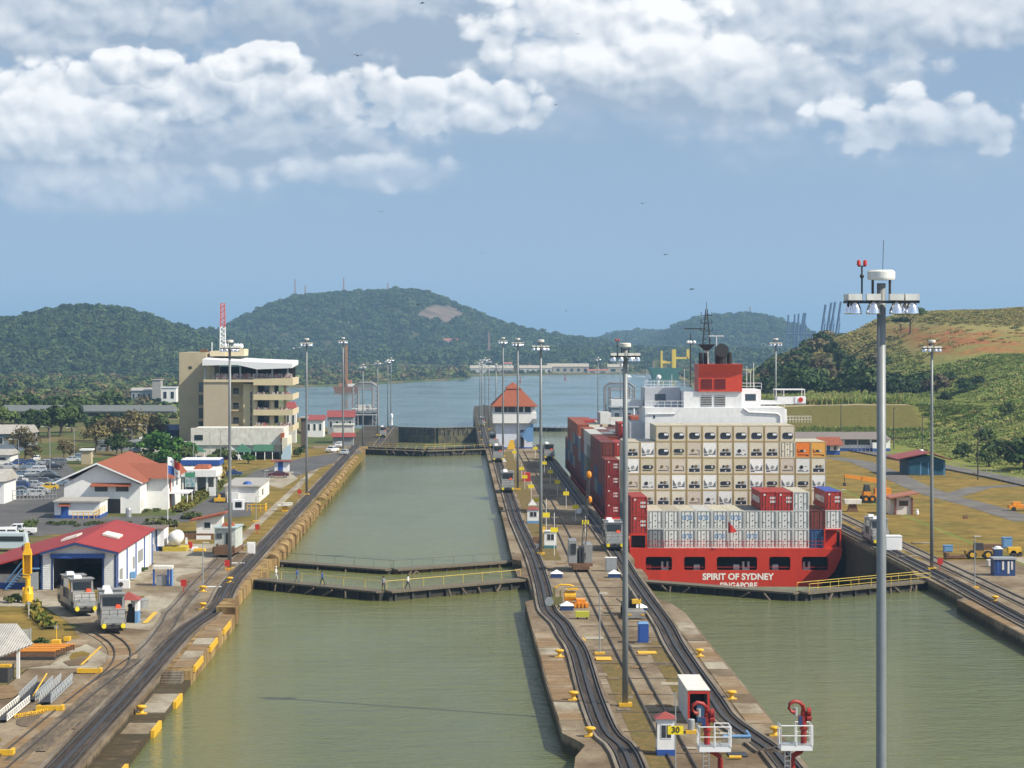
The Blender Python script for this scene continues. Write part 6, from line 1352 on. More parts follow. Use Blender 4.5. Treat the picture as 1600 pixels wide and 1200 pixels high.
# cabinets, painted bars, stand, gatepost signs
x, y = G(392, 866); o = T('white_cabinet', 'tall white cabinet beside the left tow track with debris at its foot', 'cabinet', x, y, 0); MB().box(-.55,.55,0,.8,0,1.65).build('body', white_cl, o); MB().box(-.45,.45,-.03,-.003,.1,1.5).build('door', white, o)
for px0, px1, py, lab in ((350,382,880.8,'white painted bar on the yard at the mast foot'),(317,347,918,'white painted bar on the yard beside the thin white post')): 
    x0, y0 = G(px0, py); x1, _ = G(px1, py); tag(MB().box(0,x1-x0,-.22,.22,0,.10).build('stop_bar', white_cl, loc=(x0,y0,.05)), lab, 'road bar')
x, y = G(445, 799); o = T('mooring_arrow_stand', 'white topped table-like stand on a yellow pedestal on the left lawn', 'stand', x, y, 0); MB().taper(-.55,.55,0,.8,0,.95,.15,.15,.1,.1).build('pedestal', yellow, o); MB().box(-1.3,1.2,-.3,1.4,.953,1.1).box(-.3,1.3,-.1,1.2,1.103,1.5).build('top', offw, o)
for px, py, lab in ((287,925,'red sign box at the foot of the thin white post'),(355,893,'red and white marker beside the left floodlight mast'),(402,834,'red marker post on the left lawn'),(1469,890,'red triangular marker at the foot of the right bank floodlight mast'),(468,777,'red marker on the lawn by the far left mast')):
    x, y = G(px, py); o = T('marker_post', lab, 'marker', x, y, 0); MB().bar((0,0,0),(0,0,.7),.05).build('post', redp, o); MB().taper(-.35,.35,-.05,.05,.7,1.5,-.05 if 'tri' in lab else 0,-.05 if 'tri' in lab else 0,0,0).build('plate', redp, o)
# --- blue tank, white box and long white shed
x, y = G(386.5, 783); o = T('blue_tank', 'upright bright blue tank against the long white shed', 'tank', x, y, 0); MB().lathe([(.78,0),(.80,.1),(.80,3.3),(.6,3.6),(.1,3.72)], n=20).build('shell', blue, o, smooth=True); MB().box(-.9,.9,-.9,.9,-.1,.02).build('pad', conc_lt, o)
x, y = G(372, 797); o = T('white_box_shelter', 'white cube shelter with a black opening in front of the blue tank', 'shelter', x, y, 0); MB().box(-.95,.95,0,1.8,0,1.8).build('body', white_cl, o); MB().box(-.5,.65,-.03,-.003,.45,1.45).build('opening', dark, o)
o = T('long_shed', 'long white shed with grey flat roof behind the blue tank', 'shed', -40, 444, 0); MB().box(-3,3.2,0,24,0,2.9).build('wall', white, o); MB().box(-3.4,3.5,-.5,24.5,2.903,3.15).build('roof', zinc, o)
win(o, 6, 9, 3.2, .8, 2.2, axis='x', s_=1); MB().box(-2.6,-.5,-.9,-.003,0,1.9).build('cloth_cover', white, o); MB().box(3.2+.003,3.26,12,15,0,2.1).build('door', white_cl, o)
yr = MB(); x, y = G(394, 799); rail_fence(yr, (-.9,0,0), (2.2,0,0), h=1.2, step=.8, r=.06); rail_fence(yr, (2.2,0,0), (2.2,4,0), h=1.2, step=.9, r=.06); o = yr.build('yellow_barrier', yellow, loc=(x,y,0)); tag(o, 'yellow pipe barrier beside the white cube shelter', 'barrier')
x, y = G(343, 786); o = T('yellow_cart', 'small yellow cart on the road in the shade beside the blue tank', 'cart', x, y, 0); MB().box(-1,1,0,1.4,.3,.9).box(-.3,.1,.3,.8,.9,1.5).build('body', yellow, o)
for s_ in (-.6,.6): MB().hcyl((s_,.3,.25),.25,.15,'x',10).build('wheel', rubber, o)
# --- pavilion, kiosk, billboard
o = T('pavilion', 'open white flat roofed pavilion beside the hedge with a shady interior', 'pavilion', -54, 462, 0); pv = lambda px: Xp(px,462)+54
MB().box(pv(262),pv(338),-.5,12,3.7,5.0).build('roof_fascia', white, o); MB().box(pv(270),pv(330),11.5,11.8,0,3.7).build('back_wall', steel, o)
for px in (266,284,305,322,334): MB().box(pv(px),pv(px)+.35,0,.35,0,3.7).build('column', white, o)
MB().box(pv(268),pv(281),3,6,0,1.9).build('vending_counter', dark, o); MB().box(pv(326),pv(336),-.1,.25,0,1.7).build('counter', white_cl, o); MB().taper(pv(300),pv(325),2,9,5.003,5.7,.4,.4,1,1).build('roof_clutter', tile, o)
o = T('billboard', 'picture board on two posts in front of the open white pavilion', 'billboard', Xp(297,455), 455, 0)
MB().bar((-.8,0,0),(-.8,0,5.2),.06).bar((.8,0,0),(.8,0,5.2),.06).build('post', steel, o); MB().box(-.98,.98,-.1,-.05,Zp(761,455),Zp(737,455)).build('board', mat('poster_print',(.10,.25,.33),.6,.35,1.6,col2=(.40,.45,.42),cov=.5), o); MB().box(-.9,.9,-.12,-.102,Zp(745,455),Zp(739,455)).build('green_band', mat('poster_green',(.05,.25,.12),.6,.2,2), o)
o = T('blue_canopy_kiosk', 'kiosk with bright blue fascia and white flat roof behind the pavilion', 'kiosk', Xp(312,505), 505, 0); kx = lambda px: Xp(px,505)-Xp(312,505)
MB().box(kx(282),kx(343),0,9,Zp(727,505),Zp(719,505)).build('fascia', blue, o); MB().box(kx(283),kx(342),.1,8.9,Zp(719,505)+.003,Zp(719,505)+.15).build('roof', white_cl, o); MB().box(kx(286),kx(340),3,8,0,Zp(727,505)).build('wall', offw, o)
for px in (284,300,325,341): MB().box(kx(px)-.12,kx(px)+.12,.2,.45,0,Zp(727,505)).build('column', white, o)
# --- flag
x, y = G(262, 822); fg_ = T('flagpole', 'white flagpole flying a quartered white, red and blue flag', 'flagpole', x, y, 0); ft_ = Zp(713, y)
MB().lathe([(.08,0),(.04,ft_)], n=8).build('pole', white_cl, fg_)
def flagpart(name, u0,u1,v0,v1,m):
    mb = MB(); n_ = 6; c = []
    for i in range(n_+1):
        u = lerp(u0,u1,i/n_); 
        for v in (v0, v1): mb.v.append((.06+u*1.95, .25*math.sin(u*5.2), ft_-.15-v*2.6-u*.85+.18*math.sin(u*6)*(1-v)))
    mb.f = [(2*i,2*i+1,2*i+3,2*i+2) for i in range(n_)]; return mb.build(name, m, fg_, smooth=True)
flagpart('flag_quarter',0,.5,0,.5,white_cl); flagpart('flag_quarter',.5,1,0,.5,redp); flagpart('flag_quarter',0,.5,.5,1,blue); flagpart('flag_quarter',.5,1,.5,1,white_cl)
for (u, v, m_) in ((.25,.25,blue),(.75,.75,redp)):
    st_ = []
    for i in range(10):
        a = math.pi/2+i*math.pi/5; r = .22 if i % 2 == 0 else .09; uu = u+r*math.cos(a)/1.95
        st_.append((.06+uu*1.95, .25*math.sin(uu*5.2)-.02, ft_-.15-v*2.6-uu*.85+.18*math.sin(uu*6)*(1-v)+r*math.sin(a)))
    MB().add(st_, [tuple(range(10))]).build('star', m_, fg_)
# --- white annex of the visitor centre with green canopies
DA = 597.; vb = T('restaurant_building', 'low white building with green canopies below the tan visitor centre', 'building', Xp(370,DA), DA, 0); vx = lambda px: Xp(px,DA)-Xp(370,DA); vz = lambda py: Zp(py,DA)
MB().box(vx(298),vx(438),2,20,0,vz(671)).build('wall', offw, vb); MB().box(vx(297),vx(440),1.6,2.0-.003,vz(696),vz(669)).box(vx(440),vx(440)+.4,1.6,20,vz(696),vz(669)).build('parapet', offw, vb)
MB().box(vx(438)+.41,vx(449),0,16,0,vz(684)).build('end_block', mat('pale_lemon_wall',(.66,.63,.50),.8,.06,.3), vb); MB().box(vx(438),vx(443),.5,4,vz(689),vz(677)).build('brick_panel', tile, vb)
MB().add([(vx(440),-1.0,0),(vx(455),-1.0,0),(vx(455),-1.0,vz(692)),(vx(444),-1.0,vz(702)),(vx(440),-1.0,vz(712)),(vx(440),-.5,0),(vx(455),-.5,0),(vx(455),-.5,vz(692)),(vx(444),-.5,vz(702)),(vx(440),-.5,vz(712))],[(0,1,2,3,4),(9,8,7,6,5),(1,6,7,2),(2,7,8,3),(3,8,9,4)]).build('curved_screen_wall', mat('sky_blue_wall',(.45,.60,.70),.7,.05,.4), vb)
MB().box(vx(303),vx(316),1.5,1.58,vz(688),vz(680)).build('ribbon_window', glass, vb)
for a, b_ in ((287,322),(362,396),(396,428)):
    MB().add([(vx(a),-3,vz(705.5)),(vx(b_),-3,vz(705.5)),(vx(b_),1.5,vz(705.5)),(vx(a),1.5,vz(705.5)),((vx(a)+vx(b_))/2,-.5,vz(693)),(vx(b_)-.2,.0,vz(694))] if a != 396 else [(vx(a),-3,vz(704)),(vx(b_),-3,vz(704)),(vx(b_),1.5,vz(695)),(vx(a),1.5,vz(695)),((vx(a)+vx(b_))/2,1.4,vz(694.8)),(vx(b_),1.4,vz(695))],[(0,1,4),(1,2,4),(2,3,4),(3,0,4)]).build('canopy', grn_roof, vb)
for px in (288,308,321,363,374,383,392,401,415,427): MB().bar((vx(px),-2.9,0),(vx(px),-2.9,vz(705.5)),.1).build('canopy_post', white_cl, vb)
MB().box(vx(330),vx(436),1.3,1.58,0,vz(707)).build('shop_front', dark, vb)
sm = MB()
for i in range(9): sm.box(vx(361)+i*.35,vx(361)+i*.35+.4,-6,-4.6,max(0,3.0-i*.33)-.15,3.0-i*.33)
sm.add([(vx(361),-6.2,3.4),(vx(380),-6.2,.2),(vx(380),-6.2,1.2),(vx(361),-6.2,4.2)],[(0,1,2,3)]); sm.build('white_stair', white_cl, vb, kind='stuff')
# --- visitor centre
DV = 650.; vc = T('visitor_centre', 'tan five storey visitor centre with open terraces and slanted white roof', 'building', Xp(358,DV), DV, 0); cxx = lambda px: Xp(px,DV)-Xp(358,DV); cz = lambda py: Zp(py,DV)
tan2 = mat('tan_panel_wall', (.45,.38,.27), .85, .05, .08, dirt=.06, bump=.1)
MB().box(cxx(274),cxx(317.5),9,34,0,cz(551)).build('west_block', tanw, vc)
MB().box(cxx(318),cxx(358),0,9-.003,0,cz(597)).build('front_block', tan2, vc); MB().box(cxx(318),cxx(358),9,30,0,cz(590)).build('core', tanw, vc)
MB().box(cxx(305),cxx(312),8.9,8.997,0,cz(598)).build('window_strip', glass, vc)
for i in range(4): MB().box(cxx(305),cxx(312),8.82,8.897,cz(618+i*21),cz(613.5+i*21)).build('spandrel', tanw, vc)
MB().box(cxx(289),cxx(294),8.9,8.997,cz(577),cz(573)).build('vent', steel_dk, vc)
MB().box(cxx(358)+.003,cxx(379),4,30,0,cz(590)).build('stair_block', cream, vc)
for i, py in enumerate((593,617,640,663)):
    MB().box(cxx(359),cxx(373),2.6,3.997,cz(py+3),cz(py)).build('balcony', tanw, vc); MB().box(cxx(362),cxx(371),3.9,3.997,cz(py-1),cz(py-10)).build('balcony_opening', dark, vc); rail_fence(MB(), (cxx(359),2.65,cz(py)), (cxx(373),2.65,cz(py)), h=1, step=.8, r=.05).build('balcony_railing', steel, vc)
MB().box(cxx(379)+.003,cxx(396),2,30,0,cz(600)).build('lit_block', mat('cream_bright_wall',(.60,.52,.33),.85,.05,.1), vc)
for i in range(5): MB().box(cxx(390),cxx(392.5),1.9,1.997,cz(623+i*12),cz(612+i*12)).build('slot_window', glass, vc)
# open decks
for i, (ya, yb, x1) in enumerate(((602,591,456),(625,616,456),(649,640,456),(674,665,456))):
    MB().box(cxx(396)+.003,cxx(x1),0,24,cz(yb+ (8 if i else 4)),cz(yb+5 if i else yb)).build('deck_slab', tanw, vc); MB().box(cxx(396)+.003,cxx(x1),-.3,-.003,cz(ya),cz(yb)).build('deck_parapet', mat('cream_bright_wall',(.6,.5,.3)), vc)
    MB().box(cxx(x1),cxx(x1)+.3,-.3,24,cz(ya),cz(yb)).build('deck_parapet', cream, vc); MB().box(cxx(396),cxx(430),12,12.3,cz(yb+24),cz(yb+9)).build('glazing', glass, vc)
for px in (398,424): MB().lathe([(.7,0),(.7,cz(602))], cxx(px), 1.5, 14).build('column', cream, vc)
MB().box(cxx(440),cxx(444),8,9,0,cz(602)).build('column', cream, vc)
# terrace floor and roof
MB().box(cxx(318),cxx(396),-.3,30,cz(597),cz(593)).build('terrace_slab', cream, vc); rail_fence(MB(), (cxx(333),-.2,cz(593)), (cxx(456),-.2,cz(592)), h=1.1, step=1.6, r=.05).build('terrace_railing', steel, vc)
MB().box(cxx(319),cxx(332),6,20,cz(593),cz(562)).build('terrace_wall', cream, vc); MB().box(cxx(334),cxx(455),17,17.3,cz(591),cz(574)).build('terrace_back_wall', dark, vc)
for px in (318.5,374,400,424,448): MB().box(cxx(px),cxx(px)+.45,.2,.65,cz(593),cz(573)).build('terrace_post', steel, vc)
white_roof = mat('white_metal_roof', (.76,.77,.78), .45, .03, .5)
MB().add([(cxx(317),-1.5,cz(561)),(cxx(402),-1.5,cz(566)),(cxx(402),-1.5,cz(577)),(cxx(372),-1.5,cz(570)),(cxx(317),-1.5,cz(571)),(cxx(317),24,cz(557)),(cxx(402),24,cz(562)),(cxx(402),24,cz(573)),(cxx(372),24,cz(566)),(cxx(317),24,cz(567))],[(0,1,2,3,4),(9,8,7,6,5),(0,5,6,1),(2,7,8,3),(3,8,9,4),(4,9,5,0)]).build('roof', white_roof, vc)
MB().add([(cxx(402)+.003,-1.5,cz(577)),(cxx(457),-1.5,cz(575)),(cxx(457),-1.5,cz(568)),(cxx(402)+.003,-1.5,cz(566)),(cxx(402)+.003,24,cz(573)),(cxx(457),24,cz(571)),(cxx(457),24,cz(564)),(cxx(402)+.003,24,cz(562))],[(0,1,2,3),(7,6,5,4),(3,2,6,7),(1,5,6,2),(0,4,5,1)]).build('roof', white_roof, vc)
MB().box(cxx(322),cxx(346),10,26,cz(557),cz(549)).box(cxx(346)+.003,cxx(375),12,26,cz(557),cz(546)).build('plant_room', cream, vc)
for px in (345,349,360,364,369): MB().sphere((cxx(px),14,cz(546)+.8),.75,10,6).build('roof_dish', white_cl, vc)
MB().box(cxx(305),cxx(316),12,16,cz(551),cz(551)+.8).build('roof_item', rust, vc); MB().bar((cxx(324),12,cz(549)),(cxx(324),12,cz(535)),.12).build('roof_aerial', white_cl, vc)
# crowd on the terraces
cr = MB()
for i in range(230):
    lv = random.choice([0,0,0,1,2,3]); px = random.uniform(400,454) if lv else random.uniform(336,455); 
    zf_ = (cz(593.5), cz(622), cz(646), cz(670))[lv]; yy = random.uniform(.2,2.5); xx = cxx(px); h_ = random.uniform(1.5,1.8)
    cr.taper(xx-.22,xx+.22,yy-.14,yy+.14,zf_,zf_+h_*.86,.05,.05,.02,.02).sphere((xx,yy,zf_+h_*.93),.13,6,4)
cm = mat('crowd_clothes', (.35,.10,.10), .8, .2, .7, col2=(.62,.60,.58), cov=.5); oc = cr.build('crowd', cm, loc=(Xp(358,DV),DV,0), kind='stuff'); oc['label'] = 'visitors crowding the open terraces of the tan visitor centre'
# lattice tower on the roof
def lattice(label, cat, x, y, z0, z1, w0, w1, n_, cols, name='lattice_tower', group=None, r=.09):
    o = T(name, label, cat, x, y, z0, group=group); H_ = z1-z0
    for k_ in range(len(cols)):
        mb = MB(); a0, a1 = k_/len(cols), (k_+1)/len(cols)
        for sx_, sy_ in ((-1,-1),(1,-1),(1,1),(-1,1)): mb.bar((sx_*lerp(w0,w1,a0)/2,sy_*lerp(w0,w1,a0)/2,H_*a0),(sx_*lerp(w0,w1,a1)/2,sy_*lerp(w0,w1,a1)/2,H_*a1),r,n=5)
        m_ = max(2, n_//len(cols))
        for i in range(m_):
            t0, t1 = lerp(a0,a1,i/m_), lerp(a0,a1,(i+1)/m_); u0, u1 = lerp(w0,w1,t0)/2, lerp(w0,w1,t1)/2
            for sy_ in (-1,1): mb.bar((-u0*(1 if i%2 else -1),sy_*u0,H_*t0),(u1*(1 if i%2 else -1),sy_*u1,H_*t1),r*.6,n=4); mb.bar((-u1,sy_*u1,H_*t1),(u1,sy_*u1,H_*t1),r*.6,n=4)
        mb.build('lattice_section', cols[k_], o, kind='stuff')
    return o
tm = [white_cl, white_cl, mat('mast_orange',(.55,.09,.04),.6,.05,1), mat('mast_orange',(.5,.1,.05))]
lattice('orange and white lattice radio mast on the visitor centre roof', 'radio mast', Xp(348,664), 664, cz(548), Zp(474,664), 1.5, 1.1, 20, tm, r=.09)
# --- small red roofed guard booth, maroon car and others drawn with the cars
x, y = G(440, 737); o = T('guard_booth', 'guard booth with flat red roof and blue door beside the maroon car', 'booth', x, y, 0); MB().box(-1.6,1.6,0,2.5,0,2.3).build('wall', white_cl, o); MB().box(-2.4,2.3,-.6,3,2.303,2.5).build('roof', redr_x, o); MB().box(-.8,.3,-.05,-.003,0,2.2).build('door', blue, o)
# ---- cars
def cmat(n_, c): return mat('car_paint_'+n_, c, .25, .02, 1, spec=.6)
paint = {'white':cmat('white',(.75,.75,.75)),'silver':cmat('silver',(.42,.44,.46)),'grey':cmat('grey',(.13,.14,.15)),'black':cmat('black',(.02,.02,.025)),'blue':cmat('blue',(.03,.06,.18)),'maroon':cmat('maroon',(.09,.01,.02)),'yellow':cmat('yellow',(.65,.42,.03)),'lime':cmat('lime',(.40,.42,.03)),'slate':cmat('slate',(.16,.22,.28))}
CARM = {}
def car(px, py, kind, col, rz, lab, group='cars in the parking area on the left bank', XY=None):
    key = kind; L, W, H_ = {'sedan':(4.5,1.75,1.42),'suv':(4.7,1.85,1.8),'pickup':(5.2,1.85,1.75),'hatch':(3.9,1.7,1.5)}[kind]
    if key not in CARM:
        if kind == 'sedan': lo = [(-2.25,.3),(-2.25,.75),(-2.1,.88),(-1.2,.95),(1.5,.97),(2.2,.85),(2.25,.7),(2.25,.3)]; up = [(-1.35,.94),(-.55,1.40),(.75,1.42),(1.55,.96)]
        elif kind == 'suv': lo = [(-2.35,.38),(-2.35,.9),(-2.2,1.02),(-1.2,1.08),(2.2,1.10),(2.33,.9),(2.35,.38)]; up = [(-1.35,1.07),(-.75,1.72),(2.0,1.78),(2.25,1.09)]
        elif kind == 'pickup': lo = [(-2.6,.4),(-2.6,.95),(-1.4,1.05),(2.6,1.05),(2.6,.4)]; up = [(-1.5,1.04),(-.9,1.70),(.5,1.72),(.75,1.04)]
        else: lo = [(-1.95,.3),(-1.95,.78),(-1.2,.92),(1.85,.98),(1.95,.7),(1.95,.3)]; up = [(-1.25,.92),(-.6,1.45),(1.2,1.48),(1.8,.97)]
        def sh(prof, w0, w1):
            mb = MB(); n_ = len(prof); zs_ = [p[1] for p in prof]; zmn, zmx = min(zs_), max(zs_)
            for s_ in (-1, 1):
                for u, z in prof: t = (z-zmn)/(zmx-zmn); mb.v.append((u, s_*lerp(w0,w1,t)/2, z))
            mb.f = [tuple(range(n_)), tuple(range(2*n_-1,n_-1,-1))]+[(i,(i+1)%n_,n_+(i+1)%n_,n_+i) for i in range(n_)]; return mb
        cab = sh(up, W*.97, W*.78); gl = MB()
        u0, u1, u2, u3 = up[0], up[1], up[2], up[3]
        ym = lambda z: lerp(W*.97,W*.78,(z-u0[1])/(u1[1]-u0[1]))/2+.008
        za, zb = lerp(u0[1],u1[1],.14), lerp(u0[1],u1[1],.84)
        f0 = lambda z: lerp(u0[0],u1[0],(z-u0[1])/(u1[1]-u0[1])); f3 = lambda z: lerp(u3[0],u2[0],(z-u3[1])/(u2[1]-u3[1]))
        for s_ in (-1, 1):
            for a0, a1 in ((.06,.48),(.54,.93)):
                gl.add([(lerp(f0(za),f3(za),a0),s_*ym(za),za),(lerp(f0(za),f3(za),a1),s_*ym(za),za),(lerp(f0(zb),f3(zb),a1),s_*ym(zb),zb),(lerp(f0(zb),f3(zb),a0),s_*ym(zb),zb)],[(0,1,2,3)])
        for ff, sg_ in ((f0,-1),(f3,1)): gl.add([(ff(za)+.015*sg_,-ym(za)*.9,za),(ff(za)+.015*sg_,ym(za)*.9,za),(ff(zb)+.015*sg_,ym(zb)*.9,zb),(ff(zb)+.015*sg_,-ym(zb)*.9,zb)],[(0,1,2,3)])
        whm = MB().hcyl((0,0,.33),.33,.2,'y',14)
        CARM[key] = dict(body=sh(lo,W,W*.94), cab=cab, glass=gl.mesh('window',glass), wheel=MB().bar((0,-.1,0),(0,.1,0),.33,n=14).mesh('wheel',rubber), rim=MB().bar((0,-.115,0),(0,.115,0),.18,n=10).mesh('rim',steel), hl=MB().box(-.03,.03,-.2,.2,-.08,.08), L=lo, W=W)
    c = CARM[key]; x, y = XY or G(px, py); o = T('parked_car' if kind != 'pickup' else 'pickup_truck', lab, 'car' if kind != 'pickup' else 'pickup', x, y, .05, rz, group)
    for nm in ('body','cab'):
        kk = ('m',nm,col)
        if kk not in c: c[kk] = c[nm].mesh(nm, paint[col])
        q_ = bpy.data.objects.new(nm if nm=='body' else 'cabin', c[kk]); COL.objects.link(q_); q_.parent = o
    q_ = bpy.data.objects.new('window', c['glass']); COL.objects.link(q_); q_.parent = o
    ex = c['L'][-1][0]*.63
    for sx_ in (-1,1):
        for sy_ in (-1,1):
            q_ = bpy.data.objects.new('wheel', c['wheel']); COL.objects.link(q_); q_.parent = o; q_.location = (sx_*ex, sy_*(c['W']/2-.08), .33)
            r2 = bpy.data.objects.new('rim', c['rim']); COL.objects.link(r2); r2.parent = q_
    for sy_ in (-1,1):
        if 'hlm' not in c: c['hlm'] = c['hl'].mesh('headlight', white_cl)
        q_ = bpy.data.objects.new('headlight', c['hlm']); COL.objects.link(q_); q_.parent = o; q_.location = (c['L'][0][0]-.01, sy_*.6, .68)
    return o
cars = [(57,740,'suv','silver',8,'silver estate car in the upper row beside the tiled house roof'),(82,734,'sedan','black',12,'black saloon behind the silver estate car'),(14,749,'sedan','slate',15,'dark blue grey hatchback at the left end of the parking rows'),(52,762,'sedan','silver',-5,'silver blue saloon in the middle row'),(68,757,'sedan','grey',-8,'grey saloon behind the middle row'),
  (78,750,'sedan','black',0,'dark saloon half hidden by the tiled roof, rear row'),(76,766,'hatch','yellow',5,'yellow hatchback near the wire fence'),(30,771,'sedan','grey',0,'dark grey saloon behind the wire fence'),(60,772,'sedan','silver',3,'pale silver saloon behind the wire fence'),(92,759,'sedan','slate',0,'blue saloon against the left wall of the tiled house'),
  (8,757,'hatch','black',20,'black hatchback at the very edge of the view'),(112,722,'sedan','silver',10,'silver saloon in the far parking row'),(124,719,'suv','slate',10,'slate blue estate in the far parking row'),(132,716,'sedan','silver',10,'small silver car closest to the tan gatehouse'),(56,721,'hatch','white',90,'small white car alone near the bare trees'),
  (5,842,'suv','white',5,'large white off-road car at the left edge by the road'),(30,836,'pickup','white',0,'white pickup beside the large white off-road car'),(435,746,'sedan','maroon',5,'dark maroon saloon by the guard booth'),(268,774,'hatch','lime',8,'lime yellow hatchback beside the entrance canopy'),(362,744,'sedan','blue',0,'blue saloon on the road behind the floodlight mast'),
  (519,707,'pickup','white',70,'white van-like pickup near the far left mast'),(530,699,'hatch','white',80,'white hatchback on the far left lawn edge'),(538,711,'hatch','silver',80,'silver hatchback by the far gates'),(215,707,'sedan','slate',5,'slate saloon behind the tiled roof ridge')]
random.seed(5); j_ = 0
for (y_, x0_, x1_, n_) in ((727,20,96,5),(733,4,70,4),(745,24,80,3),(754,18,86,4),(763,6,40,3),(777,2,80,4)):
    for i in range(n_):
        px_ = lerp(x0_, x1_, (i+.5)/n_)+random.uniform(-3,3)
        if any(abs(px_-c_[0]) < 15 and abs(y_-c_[1]) < 5 for c_ in cars): continue
        col_ = random.choice(['silver','grey','black','slate','white','blue']); cars.append((px_, y_, random.choice(['sedan','sedan','hatch','suv']), col_, random.uniform(-6,12), f'{col_} car in the crowded parking rows, {ORD[j_ % 16]} {"of the far rows" if y_ < 750 else "of the rows nearer the fence"}')); j_ += 1
for c_ in cars: car(c_[0],c_[1],c_[2],c_[3],R(c_[4]),c_[5])
x, y = G(5, 862); o = T('pale_van', 'pale blue grey van roofline parked above the workshop roof', 'van', x, y, 0); MB().taper(-3,3.4,0,2.2,.5,2.6,.1,.3,.1,.1).build('body', mat('van_pale',(.50,.58,.62),.4,.05,1), o); MB().box(-2.6,2.9,-.02,.05,1.5,2.2).build('window', glass, o)
for s_ in (-1.9,2.1): MB().hcyl((0,0,0),.38,.2,'y',12).build('wheel', rubber, o, loc=(s_,.15,.4))
# --- stores at the lower left
o = T('beam_stack', 'stack of rusty orange edged steel beams on the pale slab at lower left', 'beam stack', *G(45,1032), 0)
for i in range(9): MB().box(-2.8+i*.07,2.5+i*.13,i*.62,i*.62+.30,.35+.05*(i%2),.85+.05*(i%2)).build('beam', rust, o); MB().box(-2.8+i*.07,2.5+i*.13,i*.62-.03,i*.62+.36,.853+.05*(i%2),.92+.05*(i%2)).build('orange_edge', orange, o)
MB().box(-2.6,2.5,-.2,5.2,0,.345).build('timber_base', steel_dk, o)
MB().box(1.2,2.0,5.6,6.6,.4,1.2).build('yellow_frame', yellow, o)
D6 = 214.; o = T('open_shed', 'corner of an open shed with a pale sheet roof at the left edge', 'shed', Xp(10,D6), D6, 0); ox = lambda px: Xp(px,D6)-Xp(10,D6)
MB().add([(ox(-70),-1,2.6),(ox(-2),-1.5,3.3-.9),(ox(38),4.5,2.9),(ox(-2),9,4.2),(ox(-70),9,4.2)],[(0,1,2,3,4)]).add([(ox(-70),-1,2.5),(ox(-2),-1.5,2.3),(ox(38),4.5,2.8),(ox(-2),9,4.1),(ox(-70),9,4.1)],[(4,3,2,1,0)]).build('roof', zinc, o); MB().box(ox(17),ox(22),2.6,2.9,0,2.6).build('column', white, o); MB().box(ox(-20),ox(12),0,3,0,1.3).build('workbench', steel_dk, o); MB().box(ox(-10),ox(14),.5,1.5,1.3,1.5).build('yellow_tray', yellow, o)
def truss(label, p, q_, w_=.8, h_=.6, m_=None):
    o = T('truss_gangway', label, 'gangway', p[0], p[1], .1, group='grey truss gangways lying in the lower left yard'); a = Vector((0,0,0)); b_ = Vector((q_[0]-p[0],q_[1]-p[1],0)); L_ = b_.length; u = b_/L_; nn = Vector((-u.y,u.x,0))
    mb = MB(); N_ = int(L_/.9)
    for s_ in (-1,1):
        for z in (.1,h_): mb.bar(a+nn*s_*w_/2+Vector((0,0,z)), b_+nn*s_*w_/2+Vector((0,0,z)), .05, n=4)
        for i in range(N_+1):
            p_ = a.lerp(b_, i/N_)+nn*s_*w_/2; mb.bar(p_+Vector((0,0,.1)),p_+Vector((0,0,h_)),.035,n=4)
            if i < N_: mb.bar(p_+Vector((0,0,.1)),a.lerp(b_,(i+1)/N_)+nn*s_*w_/2+Vector((0,0,h_)),.03,n=4)
    mb.build('truss_side', m_ or steel, o, kind='stuff'); MB().add([tuple(a+nn*w_/2+Vector((0,0,.16))),tuple(a-nn*w_/2+Vector((0,0,.16))),tuple(b_-nn*w_/2+Vector((0,0,.16))),tuple(b_+nn*w_/2+Vector((0,0,.16)))],[(0,1,2,3)]).build('deck', steel_dk, o); return o
truss('grey truss gangway with yellow rail, nearest the open shed', G(42,1098), G(70,1070), 1.4, .7); truss('pair of slim grey trusses right of the yellow railed gangway', G(70,1102), G(104,1070), 1.0, .9); truss('pale perforated beam lying at the left edge below the shed', G(2,1130), G(38,1100), .9, .6, offw)
tag(MB().bar((0,0,0),(*[a-b_ for a,b_ in zip(G(73,1072),G(52,1098))],.5),.07).build('yellow_pole', yellow, loc=(*G(52,1098),.6)), 'yellow pole resting along the first gangway', 'pole')
ch_ = MB()
for i in range(16): 
    t = i/15; ch_.tube([(t*1.9+.15*math.cos(a),t*2.6+.25*math.sin(a)+random.uniform(-.1,.1),.18+.12*math.sin(a)) for a in np.linspace(0,5,6)], .045, 5)
tag(ch_.build('chain_heap', yellow, loc=(*G(26,1122),0), kind='stuff'), 'heap of yellow chain lying beside the trusses')
for px, py, lab, w_ in ((139,1053,'long yellow guard block by the siding rails',1.1),(77,1112,'long yellow guard block below the slim trusses',1.1),(3,1182,'yellow block at the left edge near the bottom',.8),(104,1003,'small orange block at the lawn corner',.3)):
    x, y = G(px, py); o = T('guard_block', lab, 'guard block', x, y, .03, group='yellow guard blocks beside the left rails'); MB().box(-w_,w_,0,.25,.05,.45).box(-w_,-w_+.25,.25,1.0,.05,.4).build('front_beam', yellow, o); MB().box(w_-.25,w_,.252,1.0,.05,.45).build('side_beam', yellow, o)
for px0,py0,px1,py1,lab in ((127,1040,158,1011,'thin yellow line on the pale slab'),): 
    a, b_ = G(px0,py0), G(px1,py1); struct('painted_line', MB().strip([a,b_], .25, .075), yellow)
o = T('grey_cage', 'pale wire cage standing on the lawn behind the beam stack', 'cage', *G(36,1008), 0); MB().box(-.6,.6,0,.05,0,1.6).build('mesh_panel', mat('pale_wire_mesh',(.42,.42,.36),.7,.3,3), o); MB().box(.62,.68,0,.9,0,1.6).build('side_panel', steel, o)
